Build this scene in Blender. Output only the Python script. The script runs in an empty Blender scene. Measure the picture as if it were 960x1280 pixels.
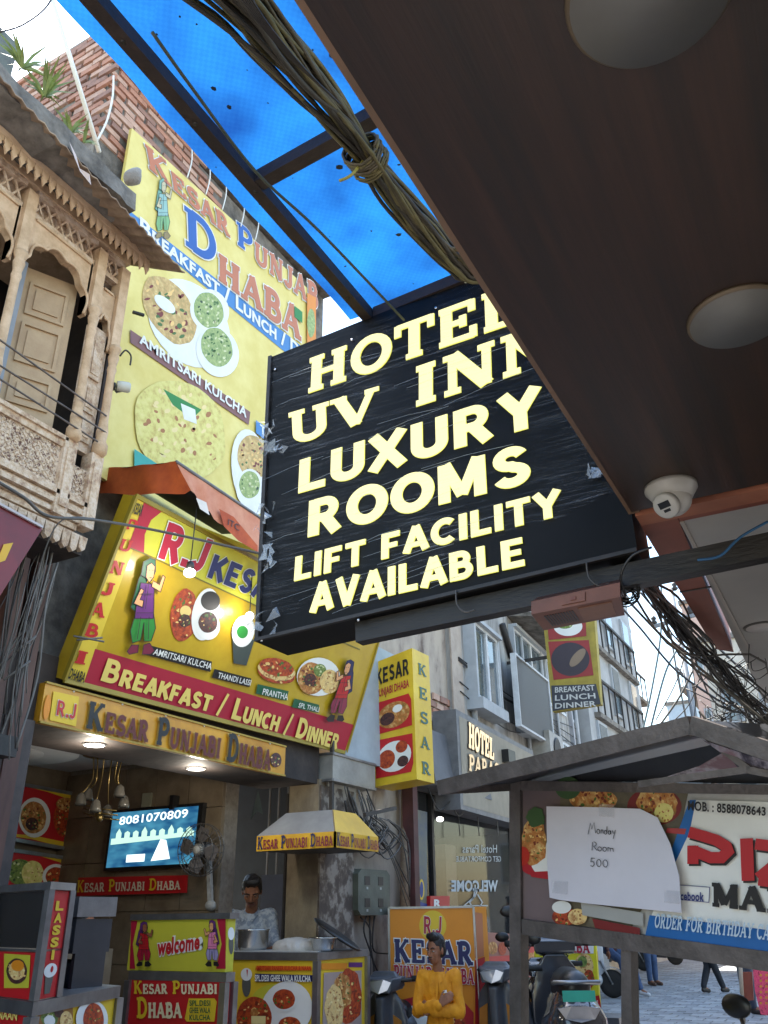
import bpy, bmesh, math, random
from mathutils import Vector, Matrix, noise
random.seed(7)
SC = bpy.context.scene
COL = SC.collection
# ------------------------------------------------------------------ camera
F, CX, CY, H = 1050.0, 480.0, 640.0, 1.45
R3 = Matrix(((0.87998248, 0.21510683, 0.42350903), (0.47484554, -0.37518243, -0.79609036), (-0.01235133, 0.90164694, -0.43229648)))
cam = bpy.data.cameras.new('camera'); co = bpy.data.objects.new('camera', cam); COL.objects.link(co)
co.matrix_world = Matrix.Translation((0, 0, H)) @ R3.to_4x4()
cam.lens = 36 * F / 1280; cam.sensor_width = 36; cam.clip_start = 0.02; cam.clip_end = 800
SC.camera = co
SC.render.resolution_x, SC.render.resolution_y = 768, 1024
# ------------------------------------------------------------------ world, sun, exposure
SUN = Vector((-0.42, 0.10, 0.90)).normalized()
w = bpy.data.worlds.new('World'); SC.world = w; w.use_nodes = True
nt = w.node_tree; bg = nt.nodes['Background']
sky = nt.nodes.new('ShaderNodeTexSky'); sky.sky_type = 'NISHITA'; sky.sun_disc = False
sky.sun_elevation = math.asin(SUN.z); sky.sun_rotation = math.atan2(SUN.x, SUN.y)
sky.air_density = 1.6; sky.dust_density = 1.0; sky.ozone_density = 1.5
nt.links.new(sky.outputs[0], bg.inputs[0]); bg.inputs[1].default_value = 0.125
sl = bpy.data.lights.new('sun', 'SUN'); sl.energy = 5.0; sl.angle = math.radians(0.6); sl.color = (1, 0.95, 0.86)
so = bpy.data.objects.new('sun', sl); COL.objects.link(so); so.rotation_euler = SUN.to_track_quat('Z', 'Y').to_euler()
SC.view_settings.view_transform = 'Standard'; SC.view_settings.look = 'None'
SC.view_settings.exposure = 2.12; SC.view_settings.gamma = 1.0
SC.cycles.max_bounces = 8; SC.cycles.transparent_max_bounces = 12; SC.cycles.caustics_reflective = False; SC.cycles.caustics_refractive = False
SC.cycles.sample_clamp_indirect = 4.0

# ------------------------------------------------------------------ helpers
def V3(*a): return Vector(a)
def ray(u, v): return R3 @ Vector((u - CX, -(v - CY), -F))
def at(u, v, X=None, Y=None, Z=None):
    r = ray(u, v)
    t = X / r.x if X is not None else (Y / r.y if Y is not None else (Z - H) / r.z)
    return Vector((0, 0, H)) + r * t
EYE = Vector((0, 0, H))
class PL:
    """a flat surface in the place: surveyed points on it come back as 3D points"""
    def __init__(s, p, n):
        s.p0 = Vector(p); s.n = Vector(n).normalized()
        if s.n.dot(EYE - s.p0) < 0: s.n = -s.n
    def p(s, u, v, off=0.0):
        r = ray(u, v); q = s.p0 + s.n * off
        return EYE + r * ((q - EYE).dot(s.n) / r.dot(s.n))
    def q(s, pts, off=0.0): return [s.p(u, v, off) for u, v in pts]
def PX(x): return PL((x, 0, 0), (1, 0, 0))
def PY(y): return PL((0, y, 0), (0, 1, 0))
def P3(a, b, c): return PL(a, (Vector(b) - Vector(a)).cross(Vector(c) - Vector(a)))
def bil(q, s, t): return (q[0] * (1 - s) + q[1] * s) * (1 - t) + (q[3] * (1 - s) + q[2] * s) * t
def qn(q):
    n = (q[1] - q[0]).cross(q[3] - q[0]).normalized()
    return n if n.dot(EYE - q[0]) > 0 else -n

def srgb(r, g, b):
    f = lambda c: (c / 255 / 12.92) if c / 255 <= 0.04045 else ((c / 255 + 0.055) / 1.055) ** 2.4
    return (f(r), f(g), f(b))
MATS = {}
def pm(name, c1, c2=None, scale=6, rough=.6, bump=.0, bscale=60, metal=0, stretch=(1, 1, 1), lo=.35, hi=.65, emit=0, c3=None, voro=False, trans=0, alpha=1, spec=.5, coat=0):
    if name in MATS: return MATS[name]
    m = bpy.data.materials.new(name); m.use_nodes = True; t = m.node_tree; b = t.nodes['Principled BSDF']
    c1 = tuple(c1)
    if c2 is None: c2 = tuple(x * .78 for x in c1)
    tc = t.nodes.new('ShaderNodeTexCoord'); mp = t.nodes.new('ShaderNodeMapping'); mp.inputs['Scale'].default_value = stretch
    t.links.new(tc.outputs['Object'], mp.inputs[0])
    if voro:
        nz = t.nodes.new('ShaderNodeTexVoronoi'); nz.inputs['Scale'].default_value = scale; out = nz.outputs['Color']
        sp = t.nodes.new('ShaderNodeSeparateColor'); t.links.new(out, sp.inputs[0]); out = sp.outputs[0]
    else:
        nz = t.nodes.new('ShaderNodeTexNoise'); nz.inputs['Scale'].default_value = scale; nz.inputs['Detail'].default_value = 8; nz.inputs['Roughness'].default_value = .65; out = nz.outputs['Fac']
    t.links.new(mp.outputs[0], nz.inputs['Vector'])
    cr = t.nodes.new('ShaderNodeValToRGB'); t.links.new(out, cr.inputs[0])
    cr.color_ramp.elements[0].position = lo; cr.color_ramp.elements[0].color = (*c2, 1)
    cr.color_ramp.elements[1].position = hi; cr.color_ramp.elements[1].color = (*c1, 1)
    if c3 is not None:
        e = cr.color_ramp.elements.new((lo + hi) / 2); e.color = (*c3, 1)
    t.links.new(cr.outputs[0], b.inputs['Base Color'])
    b.inputs['Roughness'].default_value = rough; b.inputs['Metallic'].default_value = metal
    b.inputs['Specular IOR Level'].default_value = spec; b.inputs['Coat Weight'].default_value = coat
    if trans: b.inputs['Transmission Weight'].default_value = trans
    if alpha < 1: b.inputs['Alpha'].default_value = alpha
    if emit:
        t.links.new(cr.outputs[0], b.inputs['Emission Color']); b.inputs['Emission Strength'].default_value = emit
    if bump:
        n2 = t.nodes.new('ShaderNodeTexNoise'); n2.inputs['Scale'].default_value = bscale; n2.inputs['Detail'].default_value = 5
        t.links.new(mp.outputs[0], n2.inputs['Vector'])
        bp = t.nodes.new('ShaderNodeBump'); bp.inputs['Strength'].default_value = bump; bp.inputs['Distance'].default_value = .01
        t.links.new(n2.outputs['Fac'], bp.inputs['Height']); t.links.new(bp.outputs[0], b.inputs['Normal'])
    MATS[name] = m; return m
def ink(name, r, g, b, rough=.5, var=.9): 
    c = srgb(r, g, b); return pm(name, c, tuple(x * var for x in c), scale=3, rough=rough)

class MB:
    def __init__(s): s.v = []; s.f = []; s.mi = []; s.cur = 0; s.mats = []; s.sm = []; s.smooth = False
    def m(s, mat):
        if mat not in s.mats: s.mats.append(mat)
        s.cur = s.mats.index(mat); return s
    def add(s, vs, fs):
        o = len(s.v); s.v += [Vector(p) for p in vs]
        for f in fs: s.f.append([o + i for i in f]); s.mi.append(s.cur); s.sm.append(s.smooth)
        return s
    def hexa(s, a, b):
        """two quads (same order) joined"""
        return s.add(list(a) + list(b), [(0, 1, 2, 3), (7, 6, 5, 4), (0, 4, 5, 1), (1, 5, 6, 2), (2, 6, 7, 3), (3, 7, 4, 0)])
    def box(s, x0, x1, y0, y1, z0, z1):
        return s.hexa([V3(x0, y0, z0), V3(x1, y0, z0), V3(x1, y1, z0), V3(x0, y1, z0)], [V3(x0, y0, z1), V3(x1, y0, z1), V3(x1, y1, z1), V3(x0, y1, z1)])
    def slab(s, q, th, n=None):
        """polygon of 3D points pushed back by th"""
        if n is None: n = qn(q)
        k = len(q); b = [p - n * th for p in q]
        return s.add(list(q) + b, [tuple(range(k)), tuple(range(2 * k - 1, k - 1, -1))] + [(i, k + i, k + (i + 1) % k, (i + 1) % k) for i in range(k)])
    def poly(s, pts): return s.add(pts, [tuple(range(len(pts)))])
    def bar(s, a, b, w, h, up=(0, 0, 1)):
        a = Vector(a); b = Vector(b); d = (b - a).normalized(); up = Vector(up); x = d.cross(up)
        if x.length < 1e-4: x = d.cross(Vector((0, 1, 0)))
        x.normalize(); y = x.cross(d).normalized(); c = [(-w / 2, -h / 2), (w / 2, -h / 2), (w / 2, h / 2), (-w / 2, h / 2)]
        return s.hexa([a + x * i + y * j for i, j in c], [b + x * i + y * j for i, j in c])
    def tube(s, pts, r, n=6, caps=True, r1=None):
        pts = [Vector(p) for p in pts]; rings = []; N = len(pts)
        sm = s.smooth; s.smooth = True; o = len(s.v); vs = []; ref = None
        for i, p in enumerate(pts):
            d = (pts[min(i + 1, N - 1)] - pts[max(i - 1, 0)])
            d = d.normalized() if d.length > 1e-9 else Vector((0, 0, 1))
            if ref is None: ref = d.orthogonal().normalized()
            ref = (ref - d * ref.dot(d)); ref = ref.normalized() if ref.length > 1e-6 else d.orthogonal().normalized()
            y = d.cross(ref); rr = r if r1 is None else r + (r1 - r) * i / max(1, N - 1)
            if isinstance(r, (list, tuple)): rr = r[i]
            vs += [p + (ref * math.cos(2 * math.pi * k / n) + y * math.sin(2 * math.pi * k / n)) * rr for k in range(n)]
        fs = [(i * n + k, i * n + (k + 1) % n, (i + 1) * n + (k + 1) % n, (i + 1) * n + k) for i in range(N - 1) for k in range(n)]
        if caps: fs += [tuple(range(n - 1, -1, -1)), tuple((N - 1) * n + k for k in range(n))]
        s.add(vs, fs); s.smooth = sm; return s
    def lathe(s, c, prof, n=24, axis=(0, 0, 1), a0=0, a1=360):
        c = Vector(c); ax = Vector(axis).normalized(); x = ax.orthogonal().normalized(); y = ax.cross(x)
        sm = s.smooth; s.smooth = True; vs = []
        for r, h in prof: vs += [c + ax * h + (x * math.cos(2 * math.pi * k / n) + y * math.sin(2 * math.pi * k / n)) * r for k in range(n)]
        P = len(prof); fs = [(i * n + k, i * n + (k + 1) % n, (i + 1) * n + (k + 1) % n, (i + 1) * n + k) for i in range(P - 1) for k in range(n)]
        if prof[0][0] > 1e-5: fs.append(tuple(range(n - 1, -1, -1)))
        if prof[-1][0] > 1e-5: fs.append(tuple((P - 1) * n + k for k in range(n)))
        s.add(vs, fs); s.smooth = sm; return s
    def caps(s, a, b, ra, rb, n=12):
        """closed tapered capsule"""
        a = Vector(a); b = Vector(b); d = b - a; L = d.length; d = d.normalized() if L > 1e-6 else Vector((0, 0, 1))
        prof = [(max(1e-6, ra * math.sin(k * math.pi / 8)), -ra * math.cos(k * math.pi / 8)) for k in range(5)] + [(max(1e-6, rb * math.cos(k * math.pi / 8)), L + rb * math.sin(k * math.pi / 8)) for k in range(5)]
        x = d.orthogonal().normalized(); y = d.cross(x); vs = [a + d * -ra]; 
        for r, h in prof[1:-1]: vs += [a + d * h + (x * math.cos(2 * math.pi * k / n) + y * math.sin(2 * math.pi * k / n)) * r for k in range(n)]
        vs.append(a + d * (L + rb)); P = len(prof) - 2
        fs = [(0, 1 + (k + 1) % n, 1 + k) for k in range(n)] + [(1 + i * n + k, 1 + i * n + (k + 1) % n, 1 + (i + 1) * n + (k + 1) % n, 1 + (i + 1) * n + k) for i in range(P - 1) for k in range(n)] + [(1 + (P - 1) * n + k, 1 + (P - 1) * n + (k + 1) % n, len(vs) - 1) for k in range(n)]
        sm = s.smooth; s.smooth = True; s.add(vs, fs); s.smooth = sm; return s
    def ellip(s, c, r, rot=None, n=16, m=10):
        c = Vector(c); vs = [Vector((0, 0, -r[2]))]
        for i in range(1, m):
            a = -math.pi / 2 + math.pi * i / m
            vs += [Vector((r[0] * math.cos(a) * math.cos(2 * math.pi * k / n), r[1] * math.cos(a) * math.sin(2 * math.pi * k / n), r[2] * math.sin(a))) for k in range(n)]
        vs.append(Vector((0, 0, r[2])))
        if rot is not None: vs = [rot @ p for p in vs]
        vs = [p + c for p in vs]
        fs = [(0, 1 + (k + 1) % n, 1 + k) for k in range(n)] + [(1 + i * n + k, 1 + i * n + (k + 1) % n, 1 + (i + 1) * n + (k + 1) % n, 1 + (i + 1) * n + k) for i in range(m - 2) for k in range(n)] + [(1 + (m - 2) * n + k, 1 + (m - 2) * n + (k + 1) % n, len(vs) - 1) for k in range(n)]
        sm = s.smooth; s.smooth = True; s.add(vs, fs); s.smooth = sm; return s
    def mesh(s, name, org=Vector((0, 0, 0)), mat=None):
        me = bpy.data.meshes.new(name); me.from_pydata([p - org for p in s.v], [], s.f)
        if mat is not None and not s.mats: s.mats = [mat]
        for m in s.mats: me.materials.append(m)
        me.polygons.foreach_set('material_index', s.mi); me.polygons.foreach_set('use_smooth', s.sm); me.update(); return me
    def build(s, name, mat=None, parent=None, fix=True, label=None):
        org = root_of(parent).location.copy() if parent else Vector((0, 0, 0))
        me = s.mesh(name, org, mat)
        if fix:
            bm = bmesh.new(); bm.from_mesh(me); bmesh.ops.recalc_face_normals(bm, faces=bm.faces); bm.to_mesh(me); bm.free()
        o = bpy.data.objects.new(name, me); COL.objects.link(o)
        if parent: o.parent = parent
        if label: o['label'] = label
        return o
def root_of(o):
    while o.parent: o = o.parent
    return o
def thing(name, label, cat, loc=(0, 0, 0), group=None):
    o = bpy.data.objects.new(name, None); COL.objects.link(o); o.location = loc; o.empty_display_size = .1
    o['label'] = label; o['category'] = cat
    if group: o['group'] = group
    return o
def tag(o, label, cat, group=None):
    o['label'] = label; o['category'] = cat
    if group: o['group'] = group
    return o
def struct(o): o['kind'] = 'structure'; return o
def stuff(o): o['kind'] = 'stuff'; return o
def clone(o, parent=None):
    c = o.copy(); COL.objects.link(c); c.parent = parent
    for ch in list(o.children): clone(ch, c)
    return c
def spl(pts, n=6):
    pts = [Vector(p) for p in pts]; P = [pts[0]] + pts + [pts[-1]]; out = []
    for i in range(1, len(P) - 2):
        a, b, c, d = P[i - 1:i + 3]
        for k in range(n):
            t = k / n; out.append(.5 * ((2 * b) + (c - a) * t + (2 * a - 5 * b + 4 * c - d) * t * t + (3 * b - a - 3 * c + d) * t ** 3))
    out.append(pts[-1]); return out
def fused(mb, vox=.01, sm=3):
    """one continuous closed skin over overlapping closed forms"""
    me = mb.mesh('tmp'); o = bpy.data.objects.new('tmp', me); COL.objects.link(o)
    r = o.modifiers.new('r', 'REMESH'); r.mode = 'VOXEL'; r.voxel_size = vox; r.use_smooth_shade = True
    if sm: s = o.modifiers.new('s', 'SMOOTH'); s.iterations = sm; s.factor = .5
    dg = bpy.context.evaluated_depsgraph_get(); dg.update(); me2 = bpy.data.meshes.new_from_object(o.evaluated_get(dg))
    bpy.data.objects.remove(o); 
    return me2
def fbuild(mb, name, mat, parent, vox=.01, sm=3, wob=0, wsc=8):
    me = fused(mb, vox, sm); org = root_of(parent).location if parent else Vector((0, 0, 0))
    for v in me.vertices:
        if wob:
            q_ = Vector((v.co.x * 1.0, v.co.y, v.co.z * .55 + v.co.x * .5)) * wsc
            v.co += v.normal * wob * (.6 * noise.noise(v.co * wsc * .6) + .9 * (.35 - abs(noise.noise(q_ * 1.1))) + .25 * (.3 - abs(noise.noise(q_ * 2.6))))
        v.co -= org
    me.materials.clear(); me.materials.append(mat)
    for p in me.polygons: p.material_index = 0; p.use_smooth = True
    me.name = name; o = bpy.data.objects.new(name, me); COL.objects.link(o)
    if parent: o.parent = parent
    return o

# ------------------------------------------------------------------ lettering
def arc(cx, cy, rx, ry, a0, a1, n=12): return [(cx + rx * math.cos(math.radians(a0 + (a1 - a0) * i / n)), cy + ry * math.sin(math.radians(a0 + (a1 - a0) * i / n))) for i in range(n + 1)]
def gly(ch):
    T, t, m = 1.0, .62, .85
    S = lambda x, y, w=.34: ([(x - w / 2, y), (x + w / 2, y)], t * .95)
    b, e = .055, .945
    bowl = lambda x, y0, y1, r: [(.2, y1), (x, y1)] + arc(x, (y0 + y1) / 2, r, (y1 - y0) / 2, 90, -90)[1:-1] + [(x, y0), (.2, y0)]
    G = {
     'A': ([([(.1, 0), (.44, 1)], t), ([(.42, 1), (.78, 0)], T), ([(.2, .33), (.66, .33)], t), S(.1, b, .3), S(.78, b)], .92),
     'B': ([([(.2, 0), (.2, 1)], T), (bowl(.42, .52, e, .22), m), (bowl(.46, b, .52, .26), m), S(.12, b, .24), S(.12, e, .24)], .84),
     'C': ([(arc(.48, .5, .36, .44, 42, 318, 18), m), ([(.78, .66), (.78, 1)], t)], .9),
     'D': ([([(.2, 0), (.2, 1)], T), (bowl(.4, b, e, .38), m), S(.12, b, .24), S(.12, e, .24)], .9),
     'E': ([([(.2, 0), (.2, 1)], T), ([(.05, e), (.72, e)], t), ([(.05, b), (.74, b)], t), ([(.2, .51), (.52, .51)], t), ([(.71, .7), (.71, 1)], t), ([(.73, 0), (.73, .3)], t), ([(.53, .36), (.53, .66)], t)], .84),
     'F': ([([(.2, 0), (.2, 1)], T), ([(.05, e), (.7, e)], t), ([(.2, .49), (.52, .49)], t), ([(.69, .68), (.69, 1)], t), ([(.53, .34), (.53, .64)], t), S(.2, b)], .78),
     'G': ([(arc(.48, .5, .36, .44, 42, 300, 18), m), ([(.78, .66), (.78, 1)], t), ([(.72, .05), (.72, .42)], T), ([(.54, .42), (.86, .42)], t)], .94),
     'H': ([([(.2, 0), (.2, 1)], T), ([(.72, 0), (.72, 1)], T), ([(.2, .5), (.72, .5)], t), S(.2, b), S(.2, e), S(.72, b), S(.72, e)], .94),
     'I': ([([(.22, 0), (.22, 1)], T), S(.22, b), S(.22, e)], .46),
     'J': ([([(.45, 1), (.45, .25)] + arc(.27, .25, .18, .2, 0, -170, 8)[1:], T * .9), S(.45, e)], .68),
     'K': ([([(.2, 0), (.2, 1)], T), ([(.76, 1), (.26, .42)], t), ([(.38, .6), (.78, 0)], T), S(.2, b), S(.2, e), S(.74, e, .28), S(.78, b, .3)], .94),
     'L': ([([(.2, 0), (.2, 1)], T), ([(.05, b), (.72, b)], t), ([(.71, 0), (.71, .34)], t), S(.2, e)], .8),
     'M': ([([(.18, 0), (.18, 1)], t), ([(.88, 0), (.88, 1)], T), ([(.18, 1), (.53, .1)], T), ([(.53, .1), (.88, 1)], t), S(.18, b, .28), S(.88, b), S(.12, e, .2), S(.94, e, .2)], 1.08),
     'N': ([([(.18, 0), (.18, 1)], t), ([(.76, 0), (.76, 1)], t), ([(.18, 1), (.76, 0)], T), S(.18, b, .28), S(.13, e, .22), S(.76, e, .28)], .94),
     'O': ([(arc(.46, .5, .35, .44, 0, 360, 24), m * 1.05)], .92),
     'P': ([([(.2, 0), (.2, 1)], T), (bowl(.42, .44, e, .25), m), S(.2, b), S(.12, e, .24)], .8),
     'R': ([([(.2, 0), (.2, 1)], T), (bowl(.42, .48, e, .23), m), ([(.42, .48), (.76, 0)], T), S(.2, b), S(.12, e, .24), S(.78, b, .26)], .92),
     'S': ([(arc(.4, .72, .24, .22, 25, 270, 12) + arc(.4, .28, .27, .22, 90, -155, 12)[1:], m), ([(.64, .74), (.64, 1)], t * .8), ([(.12, 0), (.12, .27)], t * .8)], .78),
     'T': ([([(.42, 0), (.42, 1)], T), ([(.05, e), (.79, e)], t), ([(.07, .68), (.07, 1)], t), ([(.77, .68), (.77, 1)], t), S(.42, b)], .84),
     'U': ([([(.2, 1), (.2, .3)] + arc(.46, .3, .26, .245, 180, 360, 10)[1:] + [(.72, 1)], m), S(.2, e), S(.72, e)], .94),
     'V': ([([(.1, 1), (.45, 0)], T), ([(.45, 0), (.78, 1)], t), S(.1, e), S(.78, e, .28)], .88),
     'W': ([([(.06, 1), (.3, 0)], T), ([(.3, 0), (.52, .85)], t), ([(.52, .85), (.76, 0)], T), ([(.76, 0), (.98, 1)], t), S(.06, e, .26), S(.98, e, .24)], 1.06),
     'X': ([([(.1, 1), (.78, 0)], T), ([(.1, 0), (.76, 1)], t), S(.1, e, .28), S(.78, b, .28), S(.1, b, .28), S(.76, e, .28)], .88),
     'Y': ([([(.08, 1), (.44, .45)], T), ([(.78, 1), (.44, .45)], t), ([(.44, 0), (.44, .5)], T), S(.08, e, .28), S(.78, e, .28), S(.44, b)], .86),
     '/': ([([(.05, -.1), (.4, 1.05)], t * .6)], .5), '.': ([([(.12, 0), (.12, .2)], T)], .3), ' ': ([], .42),
    }
    return G.get(ch, G[' '])
def blk(ch):
    t = .84; a, b, e = .14, .10, .90
    bw = lambda x, y0, y1, r: [(a, y1), (x, y1)] + arc(x, (y0 + y1) / 2, r, (y1 - y0) / 2, 90, -90, 14)[1:-1] + [(x, y0), (a, y0)]
    G = {'A': ([([(.10, 0), (.43, 1)], 1), ([(.43, 1), (.76, 0)], 1), ([(.22, .28), (.64, .28)], t * .9)], .86),
     'B': ([([(a, 0), (a, 1)], 1), (bw(.38, .52, e, .19), t), (bw(.42, b, .52, .22), t)], .80),
     'C': ([(arc(.46, .5, .34, .40, 48, 312, 26), .95)], .84), 'D': ([([(a, 0), (a, 1)], 1), (bw(.34, b, e, .34), .9)], .84),
     'E': ([([(a, 0), (a, 1)], 1), ([(.02, e), (.66, e)], t), ([(.02, b), (.68, b)], t), ([(.1, .51), (.6, .51)], t * .9)], .74),
     'F': ([([(a, 0), (a, 1)], 1), ([(.02, e), (.64, e)], t), ([(.1, .49), (.56, .49)], t * .9)], .70),
     'G': ([(arc(.46, .5, .34, .40, 48, 345, 26), .95), ([(.48, .42), (.82, .42)], t)], .88), 'H': ([([(a, 0), (a, 1)], 1), ([(.68, 0), (.68, 1)], 1), ([(a, .5), (.68, .5)], t)], .84),
     'I': ([([(a, 0), (a, 1)], 1)], .30), 'J': ([([(.44, 1), (.44, .3)] + arc(.26, .3, .18, .2, 0, -165, 12)[1:], .95)], .60),
     'K': ([([(a, 0), (a, 1)], 1), ([(.70, 1), (.2, .42)], .95), ([(.34, .62), (.74, 0)], 1)], .84), 'L': ([([(a, 0), (a, 1)], 1), ([(.02, b), (.64, b)], t)], .68),
     'M': ([([(a, 0), (a, 1)], .92), ([(.86, 0), (.86, 1)], .92), ([(.17, 1), (.5, .12)], .86), ([(.5, .12), (.83, 1)], .86)], 1.02),
     'N': ([([(a, 0), (a, 1)], .92), ([(.70, 0), (.70, 1)], .92), ([(.16, .98), (.68, .02)], .95)], .86), 'O': ([(arc(.46, .5, .34, .40, 0, 360, 36), .98)], .92),
     'P': ([([(a, 0), (a, 1)], 1), (bw(.40, .42, e, .22), t)], .76), 'R': ([([(a, 0), (a, 1)], 1), (bw(.40, .46, e, .20), t), ([(.40, .46), (.68, 0)], 1)], .84),
     'S': ([(arc(.38, .71, .22, .19, 20, 270, 16) + arc(.38, .29, .24, .19, 90, -160, 16)[1:], .9)], .76), 'T': ([([(.38, 0), (.38, 1)], 1), ([(.02, e), (.74, e)], t)], .76),
     'U': ([([(a, 1), (a, .34)] + arc(.40, .34, .26, .24, 180, 360, 18)[1:] + [(.66, 1)], .98)], .82), 'V': ([([(.10, 1), (.42, 0)], 1), ([(.42, 0), (.74, 1)], 1)], .84),
     'W': ([([(.08, 1), (.29, 0)], .9), ([(.29, 0), (.5, .9)], .85), ([(.5, .9), (.71, 0)], .85), ([(.71, 0), (.92, 1)], .9)], 1.02), 'X': ([([(.08, 1), (.72, 0)], 1), ([(.08, 0), (.72, 1)], 1)], .82),
     'Y': ([([(.08, 1), (.40, .46)], 1), ([(.72, 1), (.40, .46)], 1), ([(.40, 0), (.40, .5)], 1)], .80), 'Z': ([([(.05, e), (.68, e)], t), ([(.05, b), (.68, b)], t), ([(.1, .08), (.64, .92)], 1)], .74),
     '/': ([([(.02, -.05), (.34, 1.05)], .6)], .42), '.': ([([(.12, 0), (.12, .22)], 1)], .28), ' ': ([], .40), '&': ([(arc(.4, .3, .24, .22, 0, 360, 16), t), (arc(.38, .74, .16, .17, 0, 360, 14), t)], .8)}
    return G.get(ch, G[' '])
def strip(pts, w, ext=0):
    """flat ribbon along a polyline: verts and faces in 2D"""
    P = [Vector((x, y)) for x, y in pts]; n = len(P); closed = n > 3 and (P[0] - P[-1]).length < 1e-6
    if ext and not closed:
        P[0] = P[0] - (P[1] - P[0]).normalized() * ext; P[-1] = P[-1] + (P[-1] - P[-2]).normalized() * ext
    L = []; Rr = []
    for i in range(n):
        if closed: d0 = (P[i] - P[i - 1 if i > 0 else n - 2]); d1 = (P[(i + 1) if i < n - 1 else 1] - P[i])
        else: d0 = P[i] - P[i - 1] if i > 0 else P[1] - P[0]; d1 = P[i + 1] - P[i] if i < n - 1 else d0
        d0 = d0.normalized(); d1 = d1.normalized(); n0 = Vector((-d0.y, d0.x)); n1 = Vector((-d1.y, d1.x)); mm = (n0 + n1)
        mm = mm.normalized() if mm.length > .2 else n0; k = min(2.0, 1 / max(.3, mm.dot(n0)))
        L.append(P[i] + mm * w / 2 * k); Rr.append(P[i] - mm * w / 2 * k)
    return L + Rr, [(i, i + 1, n + i + 1, n + i) for i in range(n - 1)]
INI = []
def serif_layout(s, wt, grow=0, gap=.06, G=None):
    """small letters become small capitals; returns (strokes, width)"""
    x = 0; out = []; INI.clear()
    for ch in s:
        k = .74 if ch.islower() else 1.0; st, adv = (G or gly)(ch.upper())
        for pts, ww in st:
            wd = wt * ww * (1.12 if k < 1 else 1) 
            a = [(x + px * k, py * k) for px, py in pts]
            out.append(strip(a, wd * k + 2 * grow, grow)); INI.append(not ch.islower())
        x += (adv + gap) * k
    return out, x
def sans_layout(s, off, caps=False):
    c = bpy.data.curves.new('t', 'FONT'); c.body = s; c.offset = off; c.space_character = 1 + off * 1.6; c.fill_mode = 'FRONT' if False else 'BOTH'; c.resolution_u = 3
    if caps:
        c.small_caps_scale = .74
        for i, ch in enumerate(s):
            if ch.islower(): c.body_format[i].use_small_caps = True
    o = bpy.data.objects.new('t', c); COL.objects.link(o); bpy.context.view_layer.update()
    me = bpy.data.meshes.new_from_object(o.evaluated_get(bpy.context.evaluated_depsgraph_get()))
    vs = [Vector((v.co.x, v.co.y)) for v in me.vertices]; fs = [tuple(p.vertices) for p in me.polygons]
    bpy.data.objects.remove(o); bpy.data.curves.remove(c); bpy.data.meshes.remove(me); return vs, fs
def text(parent, s, q, mat, font='sans', wt=.2, off=.004, out=None, ow=.05, name='lettering', caps=False, gap=.06, th=0, mirror=False, flipn=None, ini=None):
    """lettering laid on quad q (bottom left, bottom right, top right, top left)"""
    n = qn(q) if flipn is None else flipn; mb = MB()
    G = blk if font == 'block' else gly
    if font == 'block': font = 'serif'
    if font == 'serif':
        main, W = serif_layout(s, wt, 0, gap, G); flags = list(INI); xa, xb, ya, yb = 0.02, W - .06, 0, 1
    else:
        vs, fs = sans_layout(s, wt, caps); main = [(vs, fs)]
        if not vs: return
        xa = min(v.x for v in vs); xb = max(v.x for v in vs); ya, yb = (0, .729) if s.upper() == s or caps else (min(v.y for v in vs), max(v.y for v in vs))
        ya -= wt * .3; yb += wt * .3
    def lay(groups, m, o0, eps):
        mb.m(m)
        for i, (vs, fs) in enumerate(groups):
            if ini is not None and m is mat: mb.m(ini if flags[i] else m)
            def mp(v):
                ss = (v.x - xa) / (xb - xa); ss = 1 - ss if mirror else ss
                return bil(q, ss, (v.y - ya) / (yb - ya)) + n * (o0 + eps * i)
            if th:
                k = len(vs); P = [mp(v) for v in vs]; B = [p - n * th for p in P]
                mb.add(P, fs)
                ed = {}
                for f in fs:
                    for a in range(len(f)): e = (f[a], f[(a + 1) % len(f)]); ed[e] = 1
                for (a, b) in ed:
                    if (b, a) not in ed: mb.add([P[a], P[b], B[b], B[a]], [(0, 1, 2, 3)])
            else: mb.add([mp(v) for v in vs], fs)
    if out is not None:
        if font == 'serif': lay(serif_layout(s, wt, ow, gap, G)[0], out, off, .00012)
        else: lay([sans_layout(s, wt + ow, caps)], out, off, 0)
        off += .002 + .00012 * (len(main) if font == 'serif' else 0)
    lay(main, mat, off, .00012)
    return mb.build(name, None, parent, fix=False)
def ell(pl, cx, cy, rx, ry, rot=0, off=.004, n=28, lump=0, sd=1):
    c, s = math.cos(math.radians(rot)), math.sin(math.radians(rot)); out = []
    for i in range(n):
        a = 2 * math.pi * i / n; k = 1 + lump * noise.noise(Vector((math.cos(a) * 1.7 + sd * 9, math.sin(a) * 1.7, sd)))
        x, y = rx * k * math.cos(a), ry * k * math.sin(a); out.append(pl.p(cx + x * c - y * s, cy + x * s + y * c, off))
    return out
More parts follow.
